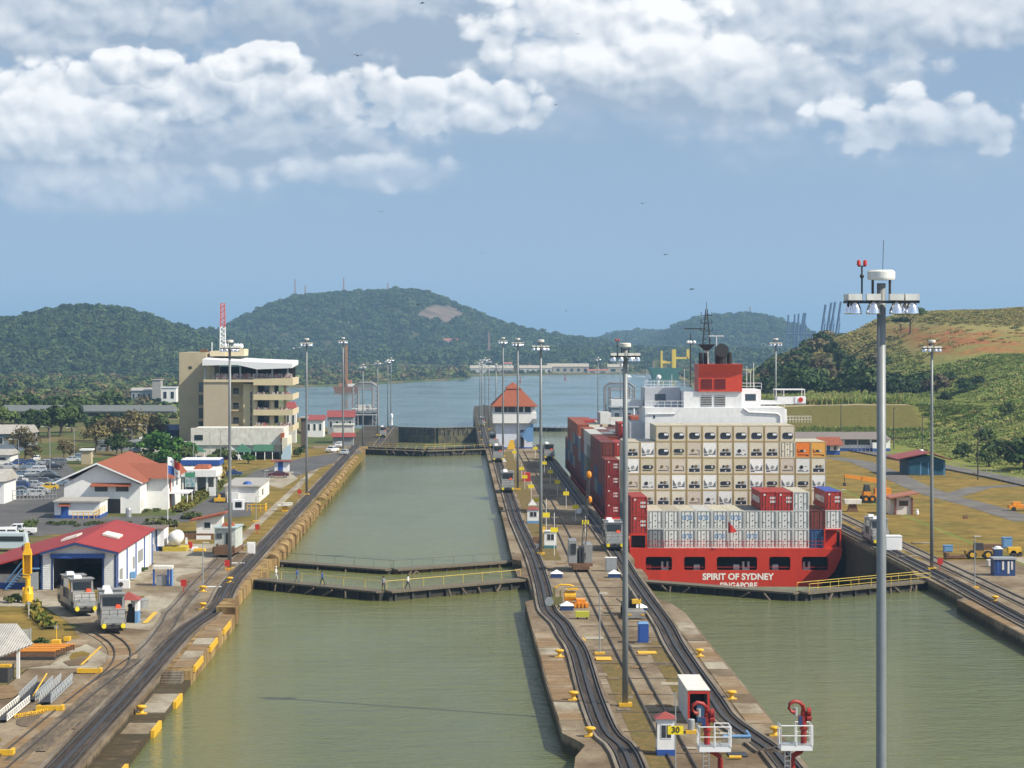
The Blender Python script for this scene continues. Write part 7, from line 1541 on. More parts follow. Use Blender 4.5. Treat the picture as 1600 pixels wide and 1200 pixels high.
for px, py, pt, lab in ((45,966,940,'thin white stake on the lawn below the yellow column'),(88,1004,977,'yellow marker stake with grey head at the lawn edge')):
    x, y = G(px,py); o = T('marker_stake', lab, 'stake', x, y, 0); MB().bar((0,0,0),(0,0,Zp(pt,y)),.06).build('post', offw if 'white' in lab else yellow, o); MB().box(-.2,.2,-.04,.04,Zp(pt,y)-.35,Zp(pt,y)).build('head', steel, o)
# --- background left: flyover, roofs, gatehouse, shed row
o = T('flyover', 'long grey road bridge crossing behind the parking area on a concrete pier', 'bridge', -150, 850, 0); bx = lambda px, D=850: Xp(px,D)+150
zb = Zp(644,850); MB().box(bx(-160),bx(272),0,9,zb-.2,Zp(637,850)).build('deck', mat('bridge_deck',(.17,.18,.19),.8,.1,.1), o); MB().box(bx(-160),bx(272),-.3,-.003,zb+.3,Zp(636,850)+.7).build('parapet', steel, o)
for px in (27,-90,150): MB().taper(bx(px)-1.6,bx(px)+1.6,2,6,-9,zb-.2,.2,.2,0,0).box(bx(px)-2.6,bx(px)+2.6,1.5,7,zb-1.4,zb-.21).build('pier', steel_dk, o)
def bldg(label, px0, px1, pyb, pyt, depth, wallm, roofm, D, base=0.0, rf='flat', name='building', wins=0, rh=1.5, group=None):
    x0, x1 = Xp(px0,D), Xp(px1,D); o = T(name, label, 'building', (x0+x1)/2, D, base, group=group); w_ = (x1-x0)/2; h_ = Zp(pyt,D)-base-(rh if rf != 'flat' else .3)
    h_ = max(h_, 1.2)
    MB().box(-w_,w_,0,depth,-2,h_).build('wall', wallm, o)
    if rf == 'flat': MB().box(-w_-.4,w_+.4,-.4,depth+.4,h_+.003,h_+.35).build('roof', roofm, o)
    elif rf == 'gx': MB().add([(-w_-.5,-.6,h_),(w_+.5,-.6,h_),(w_+.5,depth+.6,h_),(-w_-.5,depth+.6,h_),(-w_-.5,depth/2,h_+rh),(w_+.5,depth/2,h_+rh)],[(0,1,5,4),(2,3,4,5),(1,2,5),(3,0,4),(0,3,2,1)]).build('roof', roofm, o)
    else: hip(MB(), -w_-.5,w_+.5,-.6,depth+.6,h_,h_+rh,min(w_*.6,depth*.45),depth*.42).build('roof', roofm, o)
    for i in range(wins):
        a = -w_+(i+.25)*2*w_/wins; win(o, a, a+w_/wins, 0, h_*.40, h_*.80, pane=w_/wins > .8)
    return o
bldg('long grey roofed shed at the left edge behind the parking', -60, 44, 700, 665, 14, mat('blue_grey_wall',(.20,.24,.30),.8,.1,.3), zinc, 640, rf='gx', wins=6, rh=2.2)
bldg('low grey roofed store at the left edge of the parking', -60, 16, 720, 703, 10, white, zinc, 575, rf='gx', wins=3, rh=1.2)
bldg('corner of a white building with slanted grey roof at the left edge', -70, 6, 785, 735, 12, white, zinc, 440, rf='gx', rh=2.0)
bldg('small tan gatehouse with white roof plate in the parking area', 127, 142, 718, 702, 3, tanw, white_cl, 575)
bldg('long grey warehouse left of the visitor centre trees', 150, 262, 705, 690, 16, steel, mat('dull_grey_roof',(.22,.24,.25),.8,.1,.3), 640, rf='flat', wins=5)
bldg('dark blue framed canopy shed by the west wall of the visitor centre', 248, 276, 695, 664, 8, blue_dk, blue_dk, 665, rf='gx', rh=1.5)
bldg('white roofed covered walkway left of the green trees', 220, 262, 690, 684, 6, offw, white, 630, rf='flat')
bldg('tall grey slab building beyond the bridge', 238, 251, 640, 593, 10, mat('grey_slab',(.34,.33,.30),.8,.1,.2), zinc, 1330, base=-8, wins=0)
bldg('white arched garage beyond the bridge', 252, 275, 640, 605, 10, white, white_cl, 1310, base=-8, wins=2)
bldg('pale shed with grey roof behind the bare trees', 205, 237, 640, 606, 14, steel, zinc, 1340, base=-8, rf='gx', wins=4)
# lower level buildings beside the lower lock
bldg('red roofed white shed on the lower left bank, left of the pair', 478, 505, 672, 649, 12, white, redr_x, 905, base=LOW, rf='gx', rh=1.8, wins=3)
bldg('red roofed open store on the lower left bank behind the lamp mast', 512, 552, 672, 642, 14, steel, redr_x, 930, base=LOW, rf='gx', rh=2.4, wins=4)
bldg('white fenced enclosure on the lower left bank', 521, 552, 676, 663, 6, offw, offw, 860, base=LOW)
bldg('dark brick block beside the right terraces of the visitor centre', 470, 478, 690, 652, 6, mat('dark_brick',(.13,.10,.08),.9,.2,1), zinc, 690)
bldg('small red roofed open shelter on the left lawn near the far gates', 520, 552, 697, 686, 5, steel, redr_x, 700, rf='gx', rh=1.2)
bldg('tan kiosk with red roof behind the restaurant building end', 446, 462, 660, 628, 6, offw, redr_x, 800, base=-3, rf='hip', rh=2.2, wins=2)
# arched lattice frames of the two emergency dams
def archframe(label, px0, px1, py0, py1, D, base):
    x0, x1 = Xp(px0,D), Xp(px1,D); o = T('steel_arch_frame', label, 'steel structure', x0, D, base); w_ = x1-x0; H_ = Zp(py0,D)-base; m_ = mat('grey_lattice',(.22,.22,.23),.7,.15,1)
    for y in (0, 9):
        mb = MB()
        for s_, xx in ((0,0.),(1,w_)):
            for o2 in (0, 2.2): mb.bar((xx+(o2 if s_==0 else -o2),y,0),(xx+(o2 if s_==0 else -o2),y,H_*.9),.28,n=4)
            for i in range(8):
                a = H_*.9*i/8; mb.bar((xx,y,a),(xx+(2.2 if s_==0 else -2.2),y,a+H_*.9/8),.14,n=4)
        mb.bar((0,y,H_*.9),(2.5,y,H_),.28,n=4).bar((w_,y,H_*.9),(w_-2.5,y,H_),.28,n=4).bar((2.5,y,H_),(w_-2.5,y,H_),.28,n=4).bar((2.2,y,H_*.84),(w_-2.2,y,H_*.84),.25,n=4)
        for i in range(7): mb.bar((2.2+(w_-4.4)*i/7,y,H_*.84),(2.2+(w_-4.4)*(i+1)/7,y,H_),.14,n=4)
        mb.build('lattice_side', m_, o, kind='stuff')
    MB().box(-.3,w_+.3,-.5,9.5,H_*.30,H_*.34).build('platform', m_, o); MB().box(1,w_-1,2,8,0,H_*.27).build('machine_house', mat('dark_shed',(.05,.05,.06),.8,.2,.5), o)
    MB().box(-.3,w_+.3,-.6,-.5,H_*.38,H_*.40).box(-.3,w_+.3,-.6,-.5,H_*.24,H_*.255).build('railing', white, o)
    MB().box(1.5,w_-3,1,7,H_*.342,H_*.47).build('cabin', offw, o); return o
archframe('tall grey lattice arch frame on the lower left bank at the waterfront', 551, 590, 598, 668, 1030, LOW)
archframe('tall grey lattice arch frame on the lower right bank behind the bow', 946, 992, 598, 668, 1020, LOW)
bldg('white machinery block by the right arch frame', 960, 985, 668, 622, 10, white, steel, 1015, base=LOW, wins=3)
bldg('blue grey machinery house behind the bow of the ship', 955, 1010, 668, 636, 12, mat('blue_grey_wall',(.2,.24,.3)), steel, 985, base=LOW, wins=3)
# ================================================================== RIGHT BANK
def slat_wall(parent, x0, x1, y, z0, z1, m, n_): 
    for i in range(n_): MB().box(lerp(x0,x1,i/n_)+.04, lerp(x0,x1,(i+1)/n_)-.04, y-.06, y-.003, z0, z1).build('panel', m, parent)
# teal shed
D = 116405/(743-523.); o = T('teal_shed', 'dark teal shed with red gable roof on the right bank lawn', 'shed', Xp(1443,D), D, 0); f = lambda px: Xp(px,D)-Xp(1443,D); z_ = lambda py: Zp(py,D)
x0, x1 = f(1420), f(1477)
gwall(x0,x1,0,11,z_(719),z_(719),f(1452),z_(711)).build('wall', mat('teal_wall',(.015,.085,.15),.7,.1,.4), o); slat_wall(o, x0+.2, x1-.2, 0, .2, z_(723), teal, 5)
gable(MB(), f(1399),f(1487),-1.2,12,z_(716.5),z_(718),f(1452),z_(706),.2).build('roof', redr_x, o); MB().box(x0-.3,x1+.3,-.3,11.3,0,.12).build('plinth', conc_lt, o)
for px in (1438.5,1450.5,1475): MB().box(f(px)-.1,f(px)+.1,-.09,-.063,.1,z_(722)).build('trim', blue_lt, o)
MB().lathe([(.4,0),(.5,.5),(.3,.7)], n=8).build('roof_vent', white, o, loc=(f(1448),6,z_(707)-.3))
# red and white kiosk
D = 116405/(804-523.); o = T('kiosk', 'small white kiosk with slanting terracotta roof and brown corner posts on the right bank', 'kiosk', Xp(1413,D), D, 0); f = lambda px: Xp(px,D)-Xp(1413,D)
MB().box(f(1400),f(1425),0,4,0,3.0).build('wall', mat('pinkish_white_wall',(.66,.60,.57),.8,.06,.3), o); MB().box(f(1394)-.3,f(1400)-.003,.5,3.8,0,2.6).build('side_wall', mat('pinkish_white_wall',(.6,.6,.6)), o)
MB().add([(f(1388),-1.2,2.75),(f(1434),-1.2,3.6),(f(1434),4.8,3.6),(f(1388),4.8,2.75),(f(1388),-1.2,3.0),(f(1434),-1.2,3.85),(f(1434),4.8,3.85),(f(1388),4.8,3.0)],[(0,3,2,1),(4,5,6,7),(0,1,5,4),(1,2,6,5),(2,3,7,6),(3,0,4,7)]).build('roof', mat('dull_terracotta',(.33,.13,.08),.8,.1,.4), o)
for px in (1399,1425): MB().box(f(px)-.13,f(px)+.13,-.35,-.003,0,2.9).build('corner_post', mat('brown_post',(.20,.07,.05),.8,.1,1), o)
win(o, f(1405), f(1419), 0, 1.5, 2.4, mat('brown_post',(.2,.07,.05))); tag(MB().lathe([(.3,0),(.3,.5),(.2,.7),(.35,.9)], n=8).build('standpipe', white_cl, loc=(*G(1433,804),.02)), 'small white standpipe right of the slant roofed kiosk', 'standpipe')
# long white and blue building with grey roof + tiled end
D = 116405/(705-523.); o = T('long_building', 'long white and blue barrack with grey roof behind the lawn on the right bank', 'building', Xp(1350,D), D, 0); f = lambda px: Xp(px,D)-Xp(1350,D); z_ = lambda py: Zp(py,D)
MB().box(f(1296),f(1391),0,11,z_(700.5),z_(685)).build('wall', white, o); MB().box(f(1296)-.02,f(1391)+.02,-.02,11.02,0,z_(700.5)-.003).build('wall_band', blue, o)
MB().add([(f(1240),-1.2,z_(686)),(f(1392),-1.2,z_(686)),(f(1392),12,z_(686)),(f(1240),12,z_(686)),(f(1240),5.5,z_(676)),(f(1384),5.5,z_(676))],[(0,1,5,4),(2,3,4,5),(1,2,5),(3,0,4),(0,3,2,1)]).build('roof', mat('grey_brown_roof',(.20,.17,.155),.85,.1,.3,wave=('X',1.2,.3)), o)
for a, b_ in ((1320,1339),(1341,1359),(1362,1375)): win(o, f(a), f(b_), 0, z_(695), z_(687), steel_dk)
MB().box(f(1361),f(1383),-2.5,-.003,z_(700),z_(691.5)).build('porch_wall', white_cl, o); MB().box(f(1361),f(1383),-2.52,-.003,0,z_(700)-.003).build('porch_band', blue, o)
D = 116405/(711-523.); o = T('tiled_annex', 'small white and blue annex with orange tiled roof beside the long barrack', 'building', Xp(1300,D), D, 0); f = lambda px: Xp(px,D)-Xp(1300,D); z_ = lambda py: Zp(py,D)
MB().box(f(1286),f(1312),0,6,z_(704),z_(694)).build('wall', white, o); MB().box(f(1286)-.02,f(1312)+.02,-.02,6,0,z_(704)-.003).build('wall_band', blue, o); MB().add([(f(1278),-1.2,z_(695)),(f(1318),-1.2,z_(695)),(f(1316),5,z_(684)),(f(1280),5,z_(684)),(f(1278),-1.2,z_(695.8)),(f(1318),-1.2,z_(695.8))],[(0,1,2,3),(4,5,1,0)]).build('roof', tile, o)
MB().box(f(1292),f(1297),-.06,-.023,.1,z_(696.5)).build('door', blue, o); win(o, f(1303), f(1307), -.02, z_(703), z_(697), blue_dk)
# mobile crane
D = 116405/(786-523.); o = T('mobile_crane', 'yellow orange mobile crane with a long boom pointing left on the right bank', 'crane', Xp(1372,D), D, 0); f = lambda px: Xp(px,D)-Xp(1372,D); z_ = lambda py: Zp(py,D)
MB().box(f(1350),f(1396),0,2.4,.7,1.5).box(f(1350),f(1361),0,2.4,1.5,2.1).build('chassis', orange, o); MB().taper(f(1351),f(1361),.2,2.2,2.103,3.3,.2,.2,.1,.1).build('driver_cab', steel_dk, o)
for px in (1353,1363,1383,1392):
    for yy in (0,2.2): w_ = MB().hcyl((0,0,0),.72,.5,'y',14).build('wheel', rubber, o, loc=(f(px),yy+.1,.72)); MB().hcyl((0,-.27,0),.3,.06,'y',8).build('rim', orange, w_)
MB().box(f(1368),f(1393),.3,2.1,1.503,2.7).box(f(1376),f(1386),.5,1.9,2.7,4.1).build('superstructure', orange, o)
bm_ = MB(); a = Vector((f(1382),1.2,3.9)); b_ = Vector((f(1321),1.2,z_(744)));
d_ = (b_-a); nn = Vector((-d_.z,0,d_.x)).normalized()
for t0, t1, hh_ in ((0,.55,.42),(.5,1.0,.30)):
    p_, q_ = a+d_*t0, a+d_*t1; vs = []
    for c_ in (p_, q_):
        for sy_ in (-.35,.35):
            for sn in (-1,1): vs.append(c_+nn*hh_*sn+Vector((0,sy_*(hh_/.42),0)))
    bm_.add(vs, [(0,1,3,2),(4,6,7,5),(0,4,5,1),(2,3,7,6),(0,2,6,4),(1,5,7,3)])
bm_.build('boom', orange, o); MB().bar(b_, b_-Vector((0,0,1.3)), .07).box(b_.x-.25,b_.x+.25,1.0,1.4,b_.z-1.9,b_.z-1.3).build('hook', steel_dk, o)
o = T('stone_pedestal', 'grey topped rusty pedestal on the right lawn beside the mobile crane', 'pedestal', *G(1333,800), 0); MB().taper(-.9,.9,0,1.2,0,1.4,.35,.35,.1,.1).build('pedestal', rust, o); MB().taper(-1.4,1.4,-.3,1.5,1.403,2.2,-.1,-.1,0,0).build('top', offw, o)
# right yard things
def box_thing(name, px, py, w_, h_, d_, m_, lab, cat, lid=None):
    x, y = G(px, py); o = T(name, lab, cat, x, y, .03); MB().box(-w_/2,w_/2,0,d_,.05,h_).build('body', m_, o); MB().box(-w_/2-.05,w_/2+.05,-.05,d_+.05,h_+.003,h_+.12).build('lid', lid or m_, o); MB().box(-w_*.4,w_*.4,-.03,-.003,.12,h_*.9).build('door', m_, o); return o
box_thing('blue_bin', 1482, 863, 1.25, .85, .9, blue_lt, 'small blue bin alone at the lawn edge near the right rails', 'bin')
box_thing('blue_cabinet', 1574.5, 857, 1.35, 1.45, 1.0, blue_lt, 'tall light blue cabinet behind the tractor in the right yard', 'cabinet')
box_thing('water_cooler', 1560, 872, 1.2, 1.2, 1.0, blue_dk, 'white domed dark blue container between tractor and dark booth', 'container', white_cl)
tag(MB().sphere((0,.5,1.35),.55,12,6,.5).build('white_dome', white_cl, loc=(*G(1560,872),.02), smooth=True), 'white dome cover resting on the dark blue container', 'cover')
box_thing('generator', 1396, 861, 2.5, 2.0, 2.2, white_cl, 'white generator box behind the right bank locomotive', 'generator')
box_thing('white_crate', 1549, 886, .9, .8, .8, offw, 'small white crate left of the dark blue booth', 'crate')
x, y = G(1570, 900); o = T('dark_booth', 'dark blue booth with grey flat roof at the edge of the right yard', 'booth', x, y, 0); MB().box(-1.35,1.35,0,2.2,0,2.1).build('wall', blue_dk, o); MB().box(-1.5,1.5,-.15,2.35,2.103,2.3).build('roof', steel, o)
for i, a in enumerate((-1.0,-.35,.35,.8)): MB().box(a,a+.25,-.04,-.003,.8 if i % 2 else .3,1.9).build('panel', offw if i > 0 else blue, o)
x, y = G(1530, 874); o = T('tractor', 'dark and yellow wheeled tractor with flat blade in the right yard', 'tractor', x, y, 0)
MB().box(-1.8,1.9,0,1.4,.6,1.2).build('chassis', mat('worn_yellow',(.35,.20,.03),.7,.3,1), o); MB().taper(-.6,.7,.1,1.3,1.203,2.2,.1,.1,.05,.05).build('cab', steel_dk, o)
for s_ in (-1.0,1.2):
    for yy in (-.05,1.3): w_ = MB().hcyl((0,0,0),.62,.35,'y',14).build('wheel', rubber, o, loc=(s_,yy,.62)); MB().hcyl((0,-.2,0),.34,.06,'y',8).build('rim', yellow, w_)
MB().box(-4.2,-1.9,-.2,1.5,.15,.5).box(-4.6,-4.2,-.4,1.7,.15,.9).build('blade', rust, o); tag(MB().box(-1.9,1.9,0,1.5,0,1.2).build('rusty_skip', rust, loc=(*G(1545,864),.02)), 'rusty brown skip behind the tractor', 'skip')
o = T('yellow_roller', 'small yellow compactor at the right edge of the yard', 'machine', *G(1586,870), 0); MB().box(-.9,.9,0,1.1,.5,1.3).build('body', yellow, o); MB().hcyl((-.2,.5,.45),.45,1.0,'y',12).hcyl((.7,.5,.35),.35,1.0,'y',12).build('drum', steel_dk, o)
o = T('orange_trailer', 'orange machine parked by the right bank road at the edge of the view', 'trailer', *G(1594,799), 0); MB().box(-1.9,2,0,1.6,.5,1.1).box(-1.2,.2,.2,1.4,1.1,1.6).build('body', orange, o); 
for s_ in (-1.1,1.1): MB().hcyl((s_,.1,.4),.4,.3,'y',12).build('wheel', rubber, o)
for px, py, lab in ((1509,811,'small rusty stub on the right lawn'),(1523,743,'dark rusty object by the perimeter fence')):
    tag(MB().taper(-.4,.4,0,.6,0,.6,.1,.1,.1,.1).build('rusty_stub', rust, loc=(*G(px,py),.02)), lab, 'stub')
for px, py, w_, lab in ((1442,849,1.6,'pale painted slab on the right lawn edge'),(1417,870,1.5,'pale slab near the generator')): tag(MB().box(-w_,w_,-.7,.7,0,.1).build('cover_slab', conc_lt, loc=(*G(px,py),.04)), lab, 'slab')
# timber poles and fence along the perimeter road
def ppole(px, py, pt, lab):
    x, y = G(px, py); z = Zp(pt, y); o = T('utility_pole', lab, 'pole', x, y, 0, group='dark utility poles along the right perimeter road')
    MB().lathe([(.16,0),(.10,z)], n=8).build('pole', mat('dark_timber_pole',(.06,.055,.05),.85,.1,1), o); MB().box(-.08,.9,-.08,.08,z-.18,z-.02).build('lamp_arm', steel_dk, o); MB().box(.6,1.1,-.14,.14,z-.25,z-.1).build('lamp', steel, o)
for px, py, pt, lab in ((1314,688,630,'dark pole by the grey barrack roof'),(1396.5,702,637,'dark pole just right of the long barrack'),(1441,712,652,'dark pole behind the teal shed roof'),(1528,750,668,'dark pole with lamp nearest the right edge'),(1482,640,615,'short thin pole up on the green slope')): ppole(px, py, pt, lab)
fp = [(119.0,300),(117.8,420),(114.3,520),(106.5,610),(99,700)]
o = T('perimeter_fence', 'long thin wire fence along the right perimeter road', 'fence', 0, 0, 0)
for i in range(len(fp)-1):
    p_, q_ = fp[i], fp[i+1]; L_ = math.dist(p_, q_); n_ = int(L_/4)
    MB().add([(*p_,0),(*q_,0),(*q_,.35),(*p_,.35)],[(0,1,2,3)]).build('fence_plinth', steel_dk, o)
    for k_ in range(n_): x, y = lerp(p_[0],q_[0],k_/n_), lerp(p_[1],q_[1],k_/n_); part('fence_post','fpost',lambda: MB().box(-.05,.05,-.05,.05,0,2.0), steel, o).location = (x,y,0)
    for z in (1.0,2.0): MB().bar((*p_,z),(*q_,z),.025,n=4).build('fence_wire', steel, o)
# other left bank lamps with arms
for px, py, pt, lab in ((29,745,688,'street lamp by the bare trees'),(78,738,668,'street lamp near the far parking row'),(116,722,670,'street lamp left of the tan gatehouse'),(206,712,672,'street lamp behind the tiled roof ridge'),(229,715,665,'street lamp right of the tiled roof ridge'),(302,742,692,'street lamp beside the blue canopy kiosk'),(345,735,672,'grey lamp post behind the main floodlight mast'),(181,700,656,'dark utility pole in the bare trees'),(470,775,740,'low lamp near the maroon car'),(328,720,676,'lamp post in front of the low white restaurant')):
    x, y = G(px, py); z = Zp(pt, y); o = T('street_lamp', 'grey '+lab if not lab.startswith(('grey','dark')) else lab, 'street lamp', x, y, 0, group='street lamps on the left bank'); MB().lathe([(.10,0),(.06,z)], n=8).build('pole', steel, o); MB().tube([(0,0,z),(-.8,0,z+.3),(-1.5,0,z+.25)], .05, 5).build('arm', steel, o); MB().box(-2.1,-1.4,-.16,.16,z+.18,z+.34).build('lamp_head', offw, o)
o = T('wire_fence', 'low wire mesh fence in front of the parked cars', 'fence', 0, 0, 0); a, b_ = G(8,783), G(88,781)
for i in range(15): part('fence_post','fp2',lambda: MB().box(-.06,.06,-.06,.06,0,2.0), steel, o).location = (lerp(a[0],b_[0],i/14), lerp(a[1],b_[1],i/14), .03)
for z in (.2,1.0,1.95): MB().bar((*a,z),(*b_,z),.04,n=4).build('fence_wire', steel, o)
# ================================================================== FAR WATER AND FAR SHORE
def far(px, py): return G(px, py, SEA)
x, y = far(537, 613); o = T('dredger', 'brown drilling dredger with one tall rusty spud column on the far water', 'dredger', x, y, SEA); k_ = y/S; br = mat('dredger_brown',(.22,.10,.05),.8,.2,.2)
MB().add([(-14*k_,0,0),(20*k_,0,0),(24*k_,0,9*k_),(-17*k_,0,9*k_),(-14*k_,22,0),(20*k_,22,0),(24*k_,22,9*k_),(-17*k_,22,9*k_)],[(0,1,2,3),(7,6,5,4),(0,4,5,1),(1,5,6,2),(2,6,7,3),(3,7,4,0)]).build('hull', br, o); MB().box(-8*k_,-2*k_,2,12,9*k_,14*k_).box(3*k_,12*k_,3,14,9*k_,19*k_).build('deckhouse', mat('dredger_orange',(.40,.17,.07),.7,.2,.3), o); MB().box(6*k_,16*k_,2,8,9*k_,13*k_).build('white_house', white, o)
for a, h_ in ((-3.5,62),(1.5,74)): MB().box(a*k_,(a+4)*k_,5,9,2*k_,h_*k_).build('spud_column', mat('spud_rust',(.35,.16,.06),.8,.2,.1) if a > 0 else steel_dk, o)
x, y = far(1042, 592); o = T('dredge_ship', 'green hulled ship with bright yellow cranes beyond the bridge', 'ship', x, y, SEA); k_ = y/S; gh = mat('green_hull',(.02,.12,.075),.6,.1,.1); yl = mat('ship_yellow',(.78,.55,.02),.5,.05,.3)
MB().add([(-20*k_,0,0),(18*k_,0,0),(25*k_,0,17*k_),(-27*k_,0,17*k_),(-20*k_,30,0),(18*k_,30,0),(25*k_,30,17*k_),(-27*k_,30,17*k_)],[(0,1,2,3),(7,6,5,4),(0,4,5,1),(1,5,6,2),(2,6,7,3),(3,7,4,0)]).build('hull', gh, o); MB().box(-20*k_,2*k_,8,24,17*k_,28*k_).build('deckhouse', mat('ship_tan',(.42,.33,.14),.7,.2,.1), o)
MB().box(9*k_,15*k_,5,12,17*k_,46*k_).box(15*k_,34*k_,6,11,31*k_,34*k_).box(32*k_,36*k_,6,11,31*k_,46*k_).box(-9*k_,-6*k_,5,9,17*k_,44*k_).box(-6*k_,9*k_,6,9,24*k_,27*k_).build('deck_crane', yl, o)
x, y = far(983, 589); o = T('motor_launch', 'small white motor launch leaving a white wake on the far water', 'boat', x, y, SEA); k_ = y/S; MB().taper(-5*k_,4*k_,0,6,0,1.6*k_,0,.5,1,1).box(-2*k_,2*k_,2,5,1.6*k_,3.6*k_).build('hull', white_cl, o); MB().add([(3*k_,3,.12),(26*k_,14,.12),(26*k_,-10,.12)],[(0,1,2)]).build('wake', mat('foam',(.7,.75,.75),.8,.1,1), o)
for px, py, lab in ((813,597,'red channel buoy in the middle of the far water'),(883,593,'red channel buoy nearest the far warehouses')):
    x, y = far(px, py); k_ = y/S; o = T('buoy', lab, 'buoy', x, y, SEA, group='red channel buoys'); MB().lathe([(1.6*k_,0),(1.6*k_,1.8*k_),(.5*k_,3*k_),(.4*k_,6*k_)], n=10).build('float', mat('buoy_red',(.30,.05,.04),.6,.1,1), o); MB().box(-.9*k_,.9*k_,-1,1,6*k_,8*k_).build('topmark', mat('buoy_red',(.3,.05,.04)), o)
tag(MB().lathe([(.5,0),(.3,3),(.6,3.1),(.6,4.3),(.1,5)], n=10).build('beacon_light', white_cl, loc=(*G(612,664,LOW),LOW)), 'white beacon light on the end of the lower left wall', 'beacon')
pale = mat('far_pale_wall',(.55,.55,.52),.8,.05,.05); pinkr = mat('far_red_roof',(.38,.13,.09),.8,.1,.05); greyr = mat('far_tan_roof',(.38,.34,.27),.8,.1,.05)
for i, (px0,px1,pyb,pyt,m_,rm,lab,D) in enumerate((
    (735,802,584,571,pale,greyr,'long pale roofed warehouse at the far shore, left end',2905),(812,862,583,571,pale,greyr,'low pale warehouse in the middle of the far shore',2925),(856,920,582,568,greyr,greyr,'largest tan roofed warehouse on the far shore',2950),
    (786,800,572,566,pale,pinkr,'small red roofed house over the far warehouses',3060),(950,982,582,569,greyr,greyr,'gabled tan shed right of the largest warehouse',2960),(918,950,583,577,pale,pinkr,'low red roofed row on the far quay',2940),
    (395,470,549,543,pale,white_cl,'long white roofed block on the far left slope',3350),(505,560,553,545,pale,pinkr,'red roofed barrack row on the left slope',3400),(540,556,556,549,pale,white_cl,'white end building of the left slope row',3330),
    (652,690,558,550,pale,greyr,'pale warehouse among the dark far trees',3320),(681,716,538,529,pale,pinkr,'red roofed long house halfway up the quarry hill',4100),(507,520,522,518,pale,white_cl,'small white house high on the quarry hill',4250),
    (590,612,556,548,pale,white_cl,'white roofed shed beside the dark far trees',3300),(850,862,548,545,pale,white_cl,'small white roof in the dark tree belt',3350),(885,894,548,544,pale,white_cl,'tiny white roof in the dark tree belt, right one',3350))):
    if pyb < 560:
        pc_ = (px0+px1)/2; D = 2900.
        while D < 4700 and hill_z(pc_, D) < Zp(pyb, D): D += 10
    base = Zp(pyb, D)-1; bldg(lab, px0, px1, pyb, pyt, 22, m_, rm, D, base=base-2, rf='gx', rh=max(1.5,(pyb-pyt)*D/S*.35), name='far_building', wins=6 if px1-px0 > 40 else 2, group='distant buildings beyond the water')
tan_t = mat('tower_red_grey',(.35,.22,.20),.7,.05,.1)
for px, pt, pb, D, lab in ((461,436,470,4700,'leftmost lattice tower on the quarry hill'),(477,446,468,4700,'thin short tower on the quarry hill'),(537,434,463,4700,'tallest lattice tower on the quarry hill'),(606,442,459,4700,'small tower with dish on the quarry hill crest'),(764,520,552,3500,'pale lattice tower among the far shore trees'),(1072+100,479,497,5400,'thin mast on the distant right hill'),(867,517,530,4700,'red tower on the tail of the quarry hill')):
    lattice(lab, 'radio tower', Xp(px,D), D, Zp(pb,D)-3, Zp(pt,D), 3.5, 1.2, 12, [tan_t, tan_t], name='radio_tower', r=.5)
tag(MB().sphere((0,0,3.5),3.6,12,8).build('radome', white_cl, loc=(Xp(126,3050),3050,Zp(484,3050)-2), smooth=True), 'white radome on top of the left hill', 'radome')
# port cranes
cb = mat('crane_blue_steel',(.035,.065,.16),.6,.05,.1)
def gantry(px, pt, lean, D, lab, sc_=1.0):
    x = Xp(px,D); o = T('port_crane', lab, 'port crane', x, D, -14, group='blue ship to shore cranes of the distant port'); zt_ = Zp(pt,D)+14; zb_ = Zp(522,D)+14; k_ = D/S
    MB().bar((0,0,0),(0,0,zb_),1.6,n=4).bar((16*sc_,0,0),(16*sc_,0,zb_),1.6,n=4).bar((-2,0,zb_*.72),(18*sc_,0,zb_*.72),1.2,n=4).build('portal_leg', cb, o); MB().bar((-2,0,zb_),(26*sc_,0,zb_),1.8,n=4).bar((4,0,zb_),(6,0,zb_+16),1.0,n=4).build('bridge_girder', cb, o); MB().bar((0,0,zb_),(lean*k_,0,zt_),1.7,n=4).build('raised_boom', cb, o); MB().bar((6,0,zb_+16),(lean*k_*.7,0,lerp(zb_,zt_,.7)),.5,n=4).build('stay', cb, o)
for px, pt, ln, D, lab in ((1230,492,2,4300,'leftmost crane with upright boom'),(1240,491,2,4300,'second crane from the left with upright boom'),(1246,490,2,4280,'third crane with upright boom'),(1251,489,5,4260,'fourth crane, boom close to the next'),(1254,489,5,4240,'fifth crane in the cluster, boom almost touching its twin'),(1283,476,7,3700,'first of the four tall leaning booms'),(1291,473,8,3700,'second of the four tall leaning booms'),(1297,472,8,3700,'third of the four tall leaning booms'),(1306,471,8,3700,'rightmost crane with the tallest leaning boom')): gantry(px, pt, ln, D, 'dark blue port crane, '+lab, 1.0)
# ================================================================== BIRDS
bw = MB().taper(-.16,.16,-.5,.6,-.1,.12,.08,.08,.15,.2); bird_b = bw
def bird(px, py, D, rz, s_, lab):
    o = T('bird', lab, 'bird', Xp(px,D), D, Zp(py,D), rz, group='dark frigate birds soaring over the canal'); o.scale = (s_,)*3
    part('body','bb',lambda: MB().tube([(0,-.55,.02),(0,-.35,.05),(0,0,.04),(0,.35,0),(0,.8,-.02)],[.03,.09,.13,.09,.02],8).bar((0,-.5,.03),(0,-.72,.0),.03,.008), black, o)
    for q_ in (-1,1): part('wing','bw'+str(q_),lambda: MB().add([(0,-.22,.06),(q_*.6,-.32,.22),(q_*1.25,.05,.10),(q_*.62,-.02,.20),(0,.2,.05),(0,-.2,.02),(q_*.6,-.3,.19),(q_*1.25,.06,.08),(q_*.62,-.03,.17),(0,.18,.02)],[(0,1,2,3,4),(9,8,7,6,5),(0,5,6,1),(1,6,7,2),(2,7,8,3),(3,8,9,4)]), black, o)
